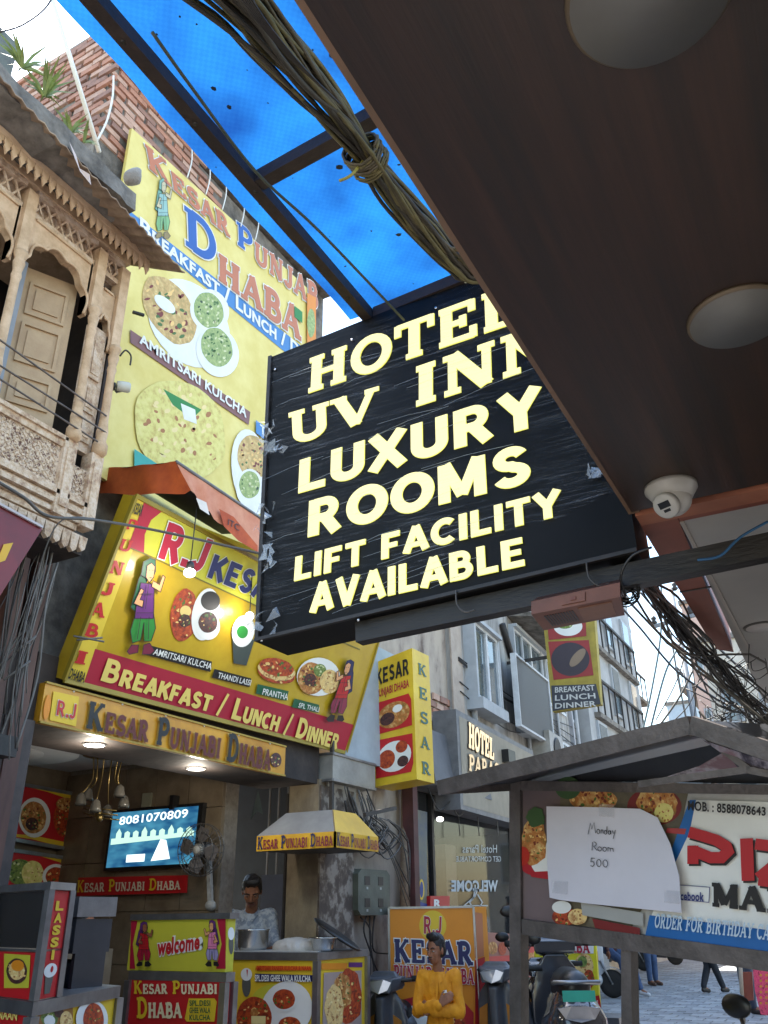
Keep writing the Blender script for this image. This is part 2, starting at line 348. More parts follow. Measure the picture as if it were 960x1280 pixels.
def prints(parent, pl, items, name='printed_picture', off=.004):
    """flat print: list of (kind, material, data) on a surface, later ones over earlier ones"""
    mb = MB(); o = off
    for it in items:
        k, m = it[0], it[1]; mb.m(m)
        if k == 'e':
            a_ = it[2]; food = 'print' in m.name and ('food' in m.name or 'curry' in m.name or 'flatbread' in m.name or 'lentil' in m.name)
            kw = dict(it[3]) if len(it) > 3 else {}
            if food: kw['lump'] = max(kw.get('lump', 0), .05)
            mb.poly(ell(pl, *a_, off=o, **kw))
            if food and a_[2] > 6:
                sh = [garn[g] for g in (('a', 'b', 'c', 'b') if 'green' not in m.name else ('d', 'd', 'e', 'c'))] if 'flatbread' not in m.name else [garn[g] for g in ('f', 'g', 'g', 'f')]
                if pl.p0.x == -4.02: sh = [garn['f' + g] for g in (('ff', 'fg', 'fg')[0][1:], 'g', 'g')] if 'flatbread' in m.name else [garn['f' + g] for g in (('a', 'b', 'c') if 'green' not in m.name else ('d', 'e', 'e'))]
                rr = random.Random(int(a_[0] * 7 + a_[1])); c_, s_ = math.cos(math.radians(a_[4] if len(a_) > 4 else 0)), math.sin(math.radians(a_[4] if len(a_) > 4 else 0))
                for q_ in range(int(min(46, 8 + a_[2] * a_[3] / 14))):
                    an, ra = rr.random() * 6.28, math.sqrt(rr.random()) * .88; x_, y_ = a_[2] * ra * math.cos(an), a_[3] * ra * math.sin(an); mb.m(rr.choice(sh)); sz_ = rr.uniform(.6, 1.0) * (1.2 + a_[2] * .055)
                    mb.poly(ell(pl, a_[0] + x_ * c_ - y_ * s_, a_[1] + x_ * s_ + y_ * c_, sz_, sz_ * rr.uniform(.4, .9), rr.random() * 180, o + .0001 * (q_ % 6 + 1), 7, .3, rr.random() * 9))
        elif k == 'p': mb.poly(pl.q(it[2], o))
        elif k == 'l':
            q = it[2]; w = it[3]; vs, fs = strip(q, w); mb.add([pl.p(v.x, v.y, o) for v in vs], fs)
        o += .0007
    return mb.build(name, None, parent, fix=False)
garn = {}
def figure_items(x, y, w, h, C, lean=0.0, flip=1):
    its = figure_items_(x, y, w, h, C, lean, flip); out = []
    for it in its: out += [it, ('l', garn['k'], it[2] + it[2][:1], max(.35, w * .022))]
    f = lambda px, py: (x + flip * px * w + lean * (.5 - py) * h, y + py * h)
    for a, b_, c_, d_ in ((-.01, .105, .03, .11), (.09, .105, .13, .11), (.03, .19, .10, .185), (-.2, .36, .2, .36), (-.12, .6, -.16, .84), (.14, .6, .18, .84), (-.26, .56, .26, .56), (.02, .26, 0, .52)): out.append(('l', garn['k'], [f(a, b_), f(c_, d_)], max(.3, w * .02)))
    return out
def figure_items_(x, y, w, h, C, lean=0.0, flip=1):
    """items of a little printed figure in a costume: box centre x, top y, size w,h"""
    def T(pts): return [(x + flip * px * w + lean * (.5 - py) * h, y + py * h) for px, py in pts]
    return [('p', C[4], T([(-.12, .05), (-.3, .2), (-.46, .5), (-.3, .55), (-.1, .3), (.05, .1)])),
            ('p', C[2], T([(-.28, .55), (-.4, .75), (-.3, .88), (-.05, .85), (0, .66), (.06, .86), (.28, .86), (.38, .72), (.26, .55)])),
            ('p', C[1], T([(-.22, .24), (-.3, .5), (-.3, .62), (.28, .62), (.26, .5), (.2, .26)])),
            ('p', C[0], T([(.12, .28), (.42, .34), (.52, .18), (.44, .16), (.36, .26), (.16, .22)])),
            ('p', C[0], T([(-.2, .3), (-.38, .46), (-.1, .5), (-.08, .43), (-.2, .42), (-.1, .32)])),
            ('p', C[4], T([(-.2, .02), (-.24, .16), (.1, .22), (.2, .12), (.16, .0), (0, -.02)])),
            ('p', C[0], T([(-.08, .06), (-.08, .18), (.04, .24), (.16, .18), (.17, .07), (.05, .03)])),
            ('p', C[3], T([(-.32, .9), (-.44, .97), (-.36, 1), (-.1, .98), (-.1, .9)])),
            ('p', C[3], T([(.06, .9), (.04, 1), (.3, 1), (.42, .96), (.24, .88)]))]
# ------------------------------------------------------------------ materials
yel = ink('sign yellow', 226, 190, 44); paleyel = pm('faded banner yellow', srgb(230, 214, 132), srgb(214, 194, 100), scale=2.5, rough=.5); orange = ink('sign orange', 226, 140, 30)
red = ink('sign red', 190, 28, 34); mag = ink('sign crimson', 170, 22, 52); navy = ink('sign navy', 28, 32, 84); blue = ink('sign blue', 40, 92, 168); white = ink('print white', 232, 232, 226)
black = ink('print black', 22, 20, 22); green = ink('print green', 40, 130, 50); teal = ink('print teal', 50, 160, 150); brownp = ink('print brown', 132, 88, 82); rust = ink('print rust', 192, 116, 76); lightblue = ink('print light blue', 70, 130, 190)
pink = ink('print pink', 226, 130, 170); skinp = ink('print skin', 222, 160, 110); purple = ink('print purple', 96, 40, 110); dgreen = ink('print dark green', 24, 92, 60); greenyel = ink('sign lime', 196, 190, 56)
kul = pm('flatbread print', srgb(216, 170, 92), srgb(150, 84, 40), scale=26, c3=srgb(226, 196, 130), lo=.3, hi=.7)
kulp = pm('pale flatbread print', srgb(226, 214, 140), srgb(188, 160, 84), scale=20, c3=srgb(216, 206, 120), lo=.3, hi=.7)
cur = pm('curry print', srgb(204, 96, 34), srgb(96, 28, 16), scale=34, c3=srgb(168, 60, 24), lo=.3, hi=.7)
grn = pm('green curry print', srgb(150, 170, 84), srgb(60, 90, 40), scale=34, c3=srgb(110, 130, 60), lo=.3, hi=.7)
mixf = pm('mixed food print', srgb(222, 200, 130), srgb(92, 96, 40), scale=22, c3=srgb(180, 110, 50), lo=.3, hi=.7)
fcur = pm('faded curry print', srgb(214, 168, 104), srgb(150, 104, 64), scale=34, c3=srgb(196, 150, 96), lo=.3, hi=.7); fgrn = pm('faded green curry print', srgb(180, 194, 126), srgb(112, 140, 84), scale=34, c3=srgb(150, 168, 104), lo=.3, hi=.7); fmix = pm('faded mixed food print', srgb(222, 204, 140), srgb(160, 146, 88), scale=22, c3=srgb(196, 160, 100), lo=.3, hi=.7)
garn.update(fa=ink('faded highlight', 232, 216, 160), fb=ink('faded deep', 176, 130, 90), fc=ink('faded herb', 140, 160, 100), fd=ink('faded pale', 214, 216, 170), fe=ink('faded herb dark', 120, 146, 92), ff=ink('faded scorch', 204, 172, 110), fg=ink('faded bread', 232, 220, 166), a=ink('food highlight', 236, 196, 120), b=ink('food deep', 120, 44, 22), c=ink('herb green', 74, 110, 40), d=ink('paneer pale', 206, 210, 160), e=ink('herb dark', 44, 70, 30), f=ink('bread scorch', 170, 112, 56), g=ink('bread light', 236, 214, 150), k=ink('print outline', 46, 34, 40))
darkf = pm('lentil print', srgb(90, 50, 40), srgb(40, 24, 30), scale=40)
steel = pm('worn steel', (.34, .35, .36), (.22, .22, .23), scale=5, rough=.38, metal=.85, bump=.08)
greymetal = pm('grey painted metal', (.2, .2, .21), (.13, .13, .14), scale=7, rough=.5, metal=.3, bump=.1)
brmetal = pm('brown weathered metal', (.15, .12, .105), (.07, .055, .05), scale=9, rough=.6, metal=.3, bump=.25, bscale=40)
galv = pm('galvanised duct metal', (.36, .35, .32), (.24, .23, .21), scale=4, rough=.5, metal=.4, bump=.1)
darkm = pm('dark steel frame', (.035, .028, .025), (.015, .013, .012), scale=8, rough=.55, bump=.1)
blackp = pm('black plastic', (.012, .012, .013), rough=.35); rubber = pm('tyre rubber', (.018, .018, .018), rough=.8)
carved = pm('carved sandy timber', (.64, .45, .29), (.42, .27, .15), scale=9, rough=.75, bump=.5, bscale=45, lo=.3, hi=.62)
carved2 = pm('peeling pinkish timber', (.66, .52, .40), (.34, .21, .14), scale=16, rough=.8, bump=.8, bscale=60, lo=.35, hi=.6, c3=(.55, .40, .27))
doorm = pm('ochre door paint', (.52, .37, .22), (.42, .28, .16), scale=5, rough=.6, bump=.15)
dstone = pm('weathered concrete', (.24, .215, .185), (.08, .07, .06), scale=6, rough=.9, bump=.9, bscale=22, lo=.35, hi=.65)
brm = [pm('brick red', (.50, .25, .17), (.36, .17, .11), scale=12, rough=.9, bump=.5), pm('brick pale', (.58, .38, .29), (.44, .26, .19), scale=12, rough=.9, bump=.5), pm('brick dark', (.36, .20, .15), (.24, .14, .11), scale=12, rough=.9, bump=.5)]
mortar = pm('mortar', (.30, .27, .23), (.20, .17, .14), scale=20, rough=.95)
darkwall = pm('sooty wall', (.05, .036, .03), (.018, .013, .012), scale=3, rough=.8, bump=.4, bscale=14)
plaster = pm('stained cream plaster', (.42, .35, .28), (.13, .09, .07), scale=3.2, rough=.85, bump=.6, bscale=12, lo=.34, hi=.56, c3=(.34, .28, .23), stretch=(1, 1, .55))
bwall = pm('blue grey roughcast', (.44, .425, .40), (.12, .11, .10), scale=3.0, rough=.9, bump=.9, bscale=30, lo=.3, hi=.62, stretch=(1, 1.6, .22))
tilem = pm('tan stone cladding', (.24, .19, .13), (.13, .095, .06), scale=3, rough=.35, bump=.08)
wceil = pm('white false ceiling', (.62, .62, .61), (.55, .55, .54), scale=2, rough=.7)
glass = pm('window glass', (.02, .025, .03), (.015, .02, .02), rough=.02, alpha=.3, spec=.9)
skin = pm('brown skin', srgb(150, 102, 76), srgb(122, 80, 58), scale=14, rough=.6, spec=.3); hair = pm('black hair', (.012, .010, .010), (.006, .005, .005), scale=60, rough=.45, bump=.5, bscale=160)
def glow(name, rgb, k):
    m = bpy.data.materials.new(name); m.use_nodes = True; t = m.node_tree; b = t.nodes['Principled BSDF']
    b.inputs['Base Color'].default_value = (*[x * .08 for x in rgb], 1); b.inputs['Emission Color'].default_value = (*rgb, 1); b.inputs['Emission Strength'].default_value = k; return m
ledw = glow('lit lamp white', (1, .97, .9), 4); letterglow = glow('backlit cream acrylic', (1, .93, .43), .31); lampoff = pm('frosted lamp cover', (.14, .135, .125), (.11, .105, .10), scale=3, rough=.5)
def lamp(name, parent, loc, e, col=(1, .95, .85), r=.05):
    l = bpy.data.lights.new(name, 'POINT'); l.energy = e; l.color = col; l.shadow_soft_size = r
    o = bpy.data.objects.new(name, l); COL.objects.link(o); org = root_of(parent).location; o.parent = parent; o.location = Vector(loc) - org; return o

# ------------------------------------------------------------------ ground
g = MB(); g.m(pm('dusty ground', (.20, .20, .20), (.13, .13, .13), scale=1.5, rough=.9, bump=.3)); g.box(-200, 200, -60, 400, -.6, -.06); struct(g.build('ground'))
pvm = [pm('grey paver', (.34, .35, .36), (.26, .27, .28), scale=4, rough=.7, bump=.3), pm('pale paver', (.40, .41, .42), (.31, .31, .32), scale=4, rough=.7, bump=.3), pm('dark paver', (.29, .30, .31), (.22, .22, .23), scale=4, rough=.7, bump=.3)]
pav = MB(); pav.m(mortar); pav.box(-12, 6, -4, 60, -.058, -.012); pav = struct(pav.build('pavement'))
pms = []
for m in pvm:
    b = MB(); b.smooth = False; q = [V3(-.142, -.142, 0), V3(.142, -.142, 0), V3(.142, .142, 0), V3(-.142, .142, 0)]
    b.hexa([p * 1.0 + V3(0, 0, -.03) for p in q], [p * .97 + V3(0, 0, 0) for p in q]); pms.append(b.mesh('paver', V3(0, 0, 0), m))
far = MB(); k = 0
cells = []
for j in range(-6, 130):
    for i in range(-30, 12):
        x = i * .3 + (.15 if j % 2 else 0); y = 2 + j * .3; c = R3.transposed() @ (V3(x, y, 0) - EYE)
        u, v = CX + F * c.x / -c.z, CY - F * c.y / -c.z
        vis = 735 < u < 975 and 1170 < v < 1290 and c.z < 0
        cells.append((0 if vis else 1, -c.z, x, y))
cells.sort()
for n_, (vis, d, x, y) in enumerate(cells):
    z = random.uniform(-.005, .003)
    if n_ < 290 and vis == 0:
        o = bpy.data.objects.new('paver', random.choice(pms)); COL.objects.link(o); o.parent = pav; o.location = (x, y, z)
    else:
        far.m(pvm[random.randrange(3)]); a = .138; far.add([V3(x - a, y - a, z), V3(x + a, y - a, z), V3(x + a, y + a, z), V3(x - a, y + a, z)], [(0, 1, 2, 3)])
stuff(far.build('paver_field', parent=pav))

# ------------------------------------------------------------------ eatery building (left row)
XA = -4.0
eat = thing('shop_building', 'old eatery building with tan stone interior, brick upper corner and a huge yellow banner', 'building', (XA - .1, 4.5, 0))
b = MB(); b.box(-10, -4.12, 3.06, 6.35, 2.86, 7.75); b.build('upper_wall', dstone, eat)
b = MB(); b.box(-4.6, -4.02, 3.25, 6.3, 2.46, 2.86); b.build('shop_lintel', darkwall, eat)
b = MB(); b.box(-6.9, -4.0, 3.2, 6.0, 0, .28); b.build('floor', pm('shop floor stone', (.2, .17, .14), rough=.4), eat)
b = MB(); b.box(-6.9, -6.7, 3.0, 6.2, 0, 2.86); b.build('back_wall', tilem, eat)
end = MB(); end.box(-6.7, -4.78, 6.02, 6.2, 0, 2.86); end = end.build('end_wall', mortar, eat)
for r in range(6):
    for c in range(5):
        if (r * 5 + c) > 60: break
        x0 = -6.69 + c * .382; z0 = .3 + r * .40; b = MB(); b.box(x0 + .004, x0 + .378, 5.985 - random.random() * .004, 6.02, z0 + .003, z0 + .397)
        b.build('stone_tile', tilem, end)
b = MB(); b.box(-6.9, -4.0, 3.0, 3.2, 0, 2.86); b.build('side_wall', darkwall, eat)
b = MB(); b.box(-6.7, -4.62, 3.2, 6.0, 2.74, 2.86); b.lathe((-5.7, 4.35, 2.60), [(.62, 0), (.62, .14)], 40); b.m(pm('recess', (.12, .12, .12))); b.lathe((-5.7, 4.35, 2.592), [(.36, 0), (.36, .008)], 40)
b.mats[0] = wceil if b.mats else wceil
b.mats = [wceil] + b.mats if wceil not in b.mats else b.mats
b.build('false_ceiling', None, eat)
b = MB(); b.box(-5.35, -4.8, 4.75, 5.98, 2.66, 2.74); b.build('ceiling_cove', pm('gold cove board', (.62, .42, .2), (.5, .36, .3), scale=2), eat)
# brick upper corner
def bricks(parent, o, du, nrm, nu, nv, bl=.23, bh=.075, shrink=None, nm='brick'):
    meshes = []
    for m in brm:
        b = MB(); b.hexa([V3(0, 0, 0), V3(bl - .014, 0, 0), V3(bl - .014, 0, bh - .014), V3(0, 0, bh - .014)], [V3(.004, -.022, .004), V3(bl - .018, -.022, .004), V3(bl - .018, -.022, bh - .018), V3(.004, -.022, bh - .018)]); meshes.append(b.mesh(nm, V3(0, 0, 0), m))
    ang = math.atan2(du[1], du[0]); k = 0
    for r in range(nv):
        for c in range(nu):
            if (shrink and shrink(c, r)) or random.random() < .02: continue
            p = Vector(o) + Vector(du) * ((c + (.5 if r % 2 else 0)) * bl) + V3(0, 0, r * bh) + Vector(nrm) * random.uniform(-.007, .007)
            ob = bpy.data.objects.new(nm, random.choice(meshes)); COL.objects.link(ob); ob.parent = parent
            ob.location = p - root_of(parent).location; ob.rotation_euler = (0, random.uniform(-.035, .035), ang + random.uniform(-.03, .03)); ob.scale = (random.uniform(.92, 1.03), 1, random.uniform(.88, 1.06)); k += 1
    return k
b = MB(); b.box(-5.6, -4.13, 3.04, 4.2, 6.6, 8.35); bw = b.build('brick_parapet', mortar, eat)
bricks(bw, (-5.45, 3.035, 6.95), (1, 0, 0), (0, -1, 0), 6, 18)
bricks(bw, (-4.125, 3.04, 6.95), (0, 1, 0), (1, 0, 0), 6, 15, shrink=lambda c, r: c + r * .25 > 7.5)
b = MB(); b.hexa([V3(-4.5, 3.35, 7.9), V3(-3.98, 3.35, 7.9), V3(-3.98, 6.35, 7.75), V3(-4.5, 6.35, 7.75)], [V3(-4.5, 3.35, 8.2), V3(-3.98, 3.35, 8.2), V3(-3.98, 6.35, 8.05), V3(-4.5, 6.35, 8.05)])
b.build('roof_edge_beam', dstone, eat)

# huge faded banner
BX = PX(-4.02); q = [at(120, 640, X=-4.02), at(395, 775, X=-4.02), at(395, 370, X=-4.02), at(165, 160, X=-4.02)]
q[0] = at(140, 600, X=-4.02); q[0].y = q[3].y
ban = thing('banner', 'huge faded yellow food banner with blue DHABA lettering on the wall behind the carved bay', 'banner', (-4.02, 4.2, 4.1))
b = MB(); b.slab(q, .03); b.build('banner_sheet', paleyel, ban)
prints(ban, BX, [('p', lightblue, [(160, 262), (160, 279), (360, 443), (395, 470), (395, 448), (360, 419)]),
  ('e', white, (236, 404, 62, 44, 52)), ('e', fmix, (212, 388, 48, 27, 58), {'lump': .08}), ('e', white, (262, 388, 24, 27, -20)), ('e', fgrn, (261, 388, 18, 23, -20)), ('e', white, (272, 440, 26, 32, -20)), ('e', fgrn, (271, 434, 19, 25, -20)), ('e', white, (206, 380, 16, 7, 40)),
  ('p', brownp, [(163, 412), (163, 428), (311, 531), (313, 515)]),
  ('e', kulp, (226, 548, 60, 46, 30)), ('e', kulp, (225, 541, 60, 46, 30)), ('e', kulp, (225, 534, 60, 47, 30)), ('e', kulp, (224, 526, 59, 47, 30), {'lump': .05}), ('p', green, [(204, 486), (226, 498), (252, 512), (240, 524), (216, 506)]), ('p', white, [(226, 504), (244, 512), (246, 530), (230, 524)]),
  ('e', white, (314, 590, 24, 54, -8)), ('e', fmix, (316, 572, 19, 28, -8)), ('e', white, (312, 610, 17, 24, 0)), ('e', fgrn, (312, 606, 13, 17, 0)), ('p', lightblue, [(320, 525), (320, 541), (345, 560), (345, 543)]),
  ('p', teal, [(168, 561), (168, 583), (200, 582)]), ('p', green, [(368, 382), (368, 396), (378, 404), (378, 390)]), ('p', orange, [(384, 366), (384, 434), (395, 442), (395, 372)]), ('e', fgrn, (389, 404, 5, 18))], 'printed_dishes')
prints(ban, BX, figure_items(204, 224, 22, 74, [ink('faded skin', 200, 190, 150), ink('faded blue', 150, 190, 180), ink('faded green', 130, 180, 120), ink('faded brown', 150, 130, 80), ink('faded teal', 120, 170, 150)], 0), 'printed_dancer', off=.008)
T = lambda pl, pts: pl.q(pts)
for s, pts, m in (('Kesar', [(185, 211), (286, 298), (283, 266), (179, 180)], rust), ('P', [(296, 306), (316, 321), (315, 293), (295, 277)], blue), ('unjab', [(317, 326), (396, 388), (396, 349), (317, 294)], rust), ('D', [(232, 307), (270, 334), (270, 289), (230, 258)], blue), ('haba', [(272, 350), (374, 426), (374, 375), (272, 306)], rust)):
    text(ban, s, T(BX, pts), m, 'serif', .23, .009, white, .03)
text(ban, 'Breakfast / Lunch / Dinner', T(BX, [(174, 290), (410, 477), (410, 460), (174, 270)]), white, 'sans', .03, .009, caps=True)
text(ban, 'AMRITSARI KULCHA', T(BX, [(172, 429), (306, 523), (307, 511), (172, 416)]), white, 'sans', .03, .018)
text(ban, 'T', T(BX, [(323, 541), (330, 546), (330, 535), (323, 530)]), white, 'sans', .03, .018)
for y in [at(234, 205, X=-4.02).y, at(257, 226, X=-4.02).y, at(277, 250, X=-4.02).y, at(300, 270, X=-4.02).y, at(318, 288, X=-4.02).y]:
    zt = q[3].z + (q[2].z - q[3].z) * (y - q[3].y) / (q[2].y - q[3].y); b = MB(); b.tube(spl([(-4.0, y, zt - .02), (-3.99, y + .02, zt + .2), (-4.0, y, zt + .42)]), .006, 5); b.build('tie_cord', white, ban)

# ------------------------------------------------------------------ carved timber bay
JX = -3.55; bay = thing('carved_bay', 'carved sandy timber balcony bay with scalloped arches and open ochre shutter', 'balcony', (JX - .3, 2.2, 3.4))
Y0, Y1 = .6, 3.06
PJ = PX(JX)
def jz(u, v): return PJ.p(u, v)
zt = 5.42
# interior dark box and frame
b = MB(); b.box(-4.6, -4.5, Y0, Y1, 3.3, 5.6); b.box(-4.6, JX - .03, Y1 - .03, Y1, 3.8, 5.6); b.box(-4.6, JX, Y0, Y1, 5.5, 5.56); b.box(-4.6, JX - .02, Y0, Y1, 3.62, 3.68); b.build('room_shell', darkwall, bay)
# vertical divisions seen along the bay: posts at these depths
posts = [at(15, 425, X=JX).y - .02, at(110, 480, X=JX).y, at(138, 480, X=JX).y]
pA, pB, pC = 2.27, 2.83, 3.03
zc = 3.96  # sill line
prof = lambda h: [(.032, 0), (.045, .02), (.045, .07), (.03, .1), (.036, .16), (.03, .2), (.026, .24), (.024, h - .2), (.03, h - .17), (.024, h - .14), (.034, h - .08), (.028, h - .05), (.04, h - .02), (.04, h)]
for y in (1.72, pA, pB, pC):
    b = MB(); b.lathe((JX + .03, y, 3.92), prof(.95 if y != pC else .78), 16); b.build('turned_column', carved, bay)
for y, z0 in ((1.72, 4.86), (pA, 4.86), (pB, 4.86), (pC, 4.68)):
    b = MB(); b.box(JX - .05, JX + .03, y - .035, y + .035, z0, 5.34); b.build('post_head', carved, bay)
# scalloped arches
def scallop(y0, y1, zs, ztop, zl, name='scalloped_arch'):
    n = 24; pts = []; ym = (y0 + y1) / 2; w = (y1 - y0) / 2
    for i in range(n * 2 + 1):
        a = math.pi - math.pi * i / (n * 2); bump = .90 + .10 * abs(math.sin(a * 4.5))
        pts.append((ym + w * math.cos(a) * bump * 1.0, zs + (ztop - zs) * (math.sin(a) ** .8) * bump))
    b = MB()
    for i in range(len(pts) - 1):
        (ya, za), (yb, zb) = pts[i], pts[i + 1]
        a0 = [V3(JX, ya, za), V3(JX, yb, zb), V3(JX, yb, zl), V3(JX, ya, zl)]
        b.hexa(a0, [p - V3(.05, 0, 0) for p in a0])
    b.box(JX - .05, JX, y0 - .001, pts[0][0], zs, zl); b.box(JX - .05, JX, pts[-1][0], y1 + .001, zs, zl)
    r = [(y, z + .035 * (1 if True else 0)) for y, z in pts]
    b.tube([V3(JX + .004, y, z) for y, z in pts], .010, 5)
    b.box(JX, JX + .012, y0 + .03, y1 - .03, zl - .02, zl - .005)
    return b.build(name, carved, bay)
scallop(pA + .035, pB - .035, 4.80, 5.10, 5.20); scallop(1.76, pA - .035, 4.80, 5.08, 5.20); scallop(pB + .035, pC - .03, 4.66, 4.90, 5.10)
for y0, y1 in ((pA + .04, pB - .04), (1.76, pA - .04), (pB + .04, pC)):
    b = MB(); b.box(JX - .05, JX, y0, y1, 5.20, 5.235); b.box(JX - .05, JX + .01, y0, y1, 5.36, 5.40)
    n = max(2, int((y1 - y0) / .075))
    for i in range(n):
        ya = y0 + (y1 - y0) * i / n; yb = y0 + (y1 - y0) * (i + 1) / n
        b.bar((JX - .02, ya, 5.23), (JX - .02, yb, 5.37), .012, .012); b.bar((JX - .015, ya, 5.37), (JX - .015, yb, 5.23), .012, .012)
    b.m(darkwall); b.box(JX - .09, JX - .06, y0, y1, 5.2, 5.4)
    b.mats = [carved2, darkwall]; b.cur = 0
    b.build('lattice_panel', None, bay)
# narrow panelled pilaster between the last two columns
b = MB(); b.box(JX - .06, JX - .02, pB + .03, pC - .02, 3.92, 4.8)
for z0, z1 in ((4.42, 4.72), (4.18, 4.38), (3.98, 4.14)):
    b.box(JX - .02, JX - .008, pB + .055, pC - .05, z0, z1); b.box(JX - .008, JX - .002, pB + .072, pC - .067, z0 + .03, z1 - .03)
b.build('panelled_pilaster', carved2, bay)
b = MB(); b.box(JX - .06, JX - .02, 1.2, 1.7, 3.92, 5.2); b.box(JX - .02, JX - .005, 1.3, 1.6, 4.1, 4.9); b.build('panelled_pilaster', carved, bay)
# door leaf, ajar
dl = MB(); d0 = V3(JX - .10, pB - .05, 0); d1 = V3(JX - .24, pA + .22, 0); dv = (d1 - d0); dn = V3(dv.y, -dv.x, 0).normalized(); dn = dn if dn.x > 0 else -dn
def dbox(m, s0, s1, z0, z1, t0, t1):
    a = [d0 + dv * s0 + V3(0, 0, z0) + dn * t0, d0 + dv * s1 + V3(0, 0, z0) + dn * t0, d0 + dv * s1 + V3(0, 0, z1) + dn * t0, d0 + dv * s0 + V3(0, 0, z1) + dn * t0]; m.hexa(a, [p + dn * (t1 - t0) for p in a])
dbox(dl, 0, 1, 3.7, 5.06, -.03, 0)
dl = dl.build('shutter_leaf', doorm, bay)
for z0, z1 in ((4.72, 4.96), (4.38, 4.66), (4.10, 4.30), (3.82, 4.04)):
    b = MB(); dbox(b, .14, .86, z0, z0 + .018, 0, .014); dbox(b, .14, .86, z1 - .018, z1, 0, .014); dbox(b, .14, .2, z0 + .018, z1 - .018, 0, .014); dbox(b, .80, .86, z0 + .018, z1 - .018, 0, .014); dbox(b, .27, .73, z0 + .05, z1 - .05, 0, .009); b.build('door_panel', doorm, dl)
b = MB(); b.box(JX - .22, JX - .14, pA + .13, pA + .17, 3.7, 5.0); b.build('door_jamb', pm('blue grey jamb', (.26, .28, .31)), bay)
# railing panel band, base mouldings
def band(z0, z1, x, mat, name, y1=Y1, **kw):
    b = MB(); b.box(JX - .1, x, Y0, y1, z0, z1); return b.build(name, mat, bay)
fil = MB(); y = Y0
lacem = pm('pierced foliage carving', (.66, .52, .39), (.14, .07, .05), scale=34, rough=.8, bump=1.0, bscale=40, lo=.42, hi=.52)
b = MB(); b.box(JX - .06, JX + .005, Y0, pB - .04, 3.62, 3.86); b.build('carved_panel', lacem, bay); b = MB(); b.box(JX - .06, JX + .005, pB + .05, pC - .04, 3.56, 3.80); b.build('carved_panel', lacem, bay)
fm = MB()
for yc, y1_, z0, z1 in ((Y0 + .8, pB - .06, 3.635, 3.85), (pB + .06, pC - .05, 3.575, 3.79)):
    y = yc
    while y < y1_:
        z = z0 + .012
        while z < z1:
            a = random.random() * 6.28; fm.tube([V3(JX + .007, y + .012 * math.cos(a + t), z + .012 * math.sin(a + t)) for t in (0, 1, 2, 3, 4)], .0035, 4, caps=False); z += .028
        y += .028
stuff(fm.build('foliage_carving', carved2, bay))
band(3.86, 3.90, JX + .02, carved2, 'sill_moulding', pB - .03); band(3.90, 3.925, JX + .035, carved2, 'sill_rail', pB - .03)
for y in (pB, pC):
    b = MB(); b.box(JX - .05, JX + .035, y - .05, y + .04, 3.45, 3.92); b.box(JX + .035, JX + .045, y - .03, y + .02, 3.5, 3.86); b.build('newel_block', carved2, bay)
zz = 3.62
for i, (h, x) in enumerate(((.025, .02), (.03, .035), (.02, .01), (.035, .03), (.02, 0), (.03, .02), (.04, .0), (.02, -.015))):
    band(zz - h, zz - .003, JX + x, carved2, 'base_moulding', Y1 - .02 - (.01 * i if i > 4 else 0)); zz -= h
b = MB(); y = Y0
while y < Y1 - .05:
    d = random.uniform(.045, .085) + (.0 if y < 2.7 else .02); a = [V3(JX + .015, y, zz - .002), V3(JX + .015, y + .058, zz - .002), V3(JX + .012, y + .05, zz - d), V3(JX + .012, y + .029, zz - d - .018), V3(JX + .012, y + .008, zz - d)]
    b.slab(a, .03, V3(1, 0, 0)); y += .06
b.build('scalloped_apron', carved2, bay)
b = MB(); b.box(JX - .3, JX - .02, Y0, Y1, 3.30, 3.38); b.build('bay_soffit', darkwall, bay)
# three railing rods
for (ua, va), (ub, vb) in (((0, 425), (133, 520)), ((0, 457), (133, 541)), ((0, 474), (122, 552))):
    a = at(ua, va, X=JX + .1); c = at(ub, vb, X=JX + .06); a = a + (a - c) * .6; b = MB(); b.tube([a, c], .0055, 6); b.build('railing_rod', brmetal, bay)
# eaves: sheet, fringe, slab
EX = -3.42
b = MB(); b.box(-4.4, JX - .01, Y0, Y1, 5.40, 5.55); b.box(JX - .01, JX + .02, Y0, Y1, 5.40, 5.46); b.build('top_beam', carved, bay)
y = .6; ev = MB(); n = 0
corr = []
while y < 3.24: corr.append(y); y += .02
vs = []; fs = []
for i, y in enumerate(corr):
    h = .010 * math.sin(y * 2 * math.pi / .08); zo = 5.30 + .12 * (3.3 - y) + .012 * noise.noise(V3(y * 3, 0, 0)); xo = -3.185 + .012 * noise.noise(V3(y * 5, 4, 0)); vs += [V3(xo, y, zo + h), V3(-3.9, y, zo + .40 + h), V3(-3.9, y, zo + .39 + h), V3(xo, y, zo - .012 + h)]
for i in range(len(corr) - 1):
    a = i * 4; fs += [(a, a + 4, a + 5, a + 1), (a + 3, a + 2, a + 6, a + 7), (a, a + 3, a + 7, a + 4)]
ev.smooth = True; ev.add(vs, fs); ev.build('corrugated_eave', pm('rust brown corrugated sheet', (.34, .23, .14), (.16, .10, .06), scale=5, rough=.7, bump=.2), bay)
fr = MB(); fr.box(EX - .015, EX, .6, 3.12, 5.425, 5.47); fr = fr.build('fringe_board', carved, bay)
bm_ = MB(); pr_ = [(0, 0), (.05, 0), (.05, -.035), (.04, -.045), (.045, -.06), (.032, -.085), (.025, -.11), (.018, -.085), (.005, -.06), (.010, -.045), (0, -.035)]
bm_.slab([V3(0, a, c) for a, c in pr_], .012, V3(1, 0, 0)); tm = bm_.mesh('fringe_tooth', V3(0, 0, 0), carved)
y = .62
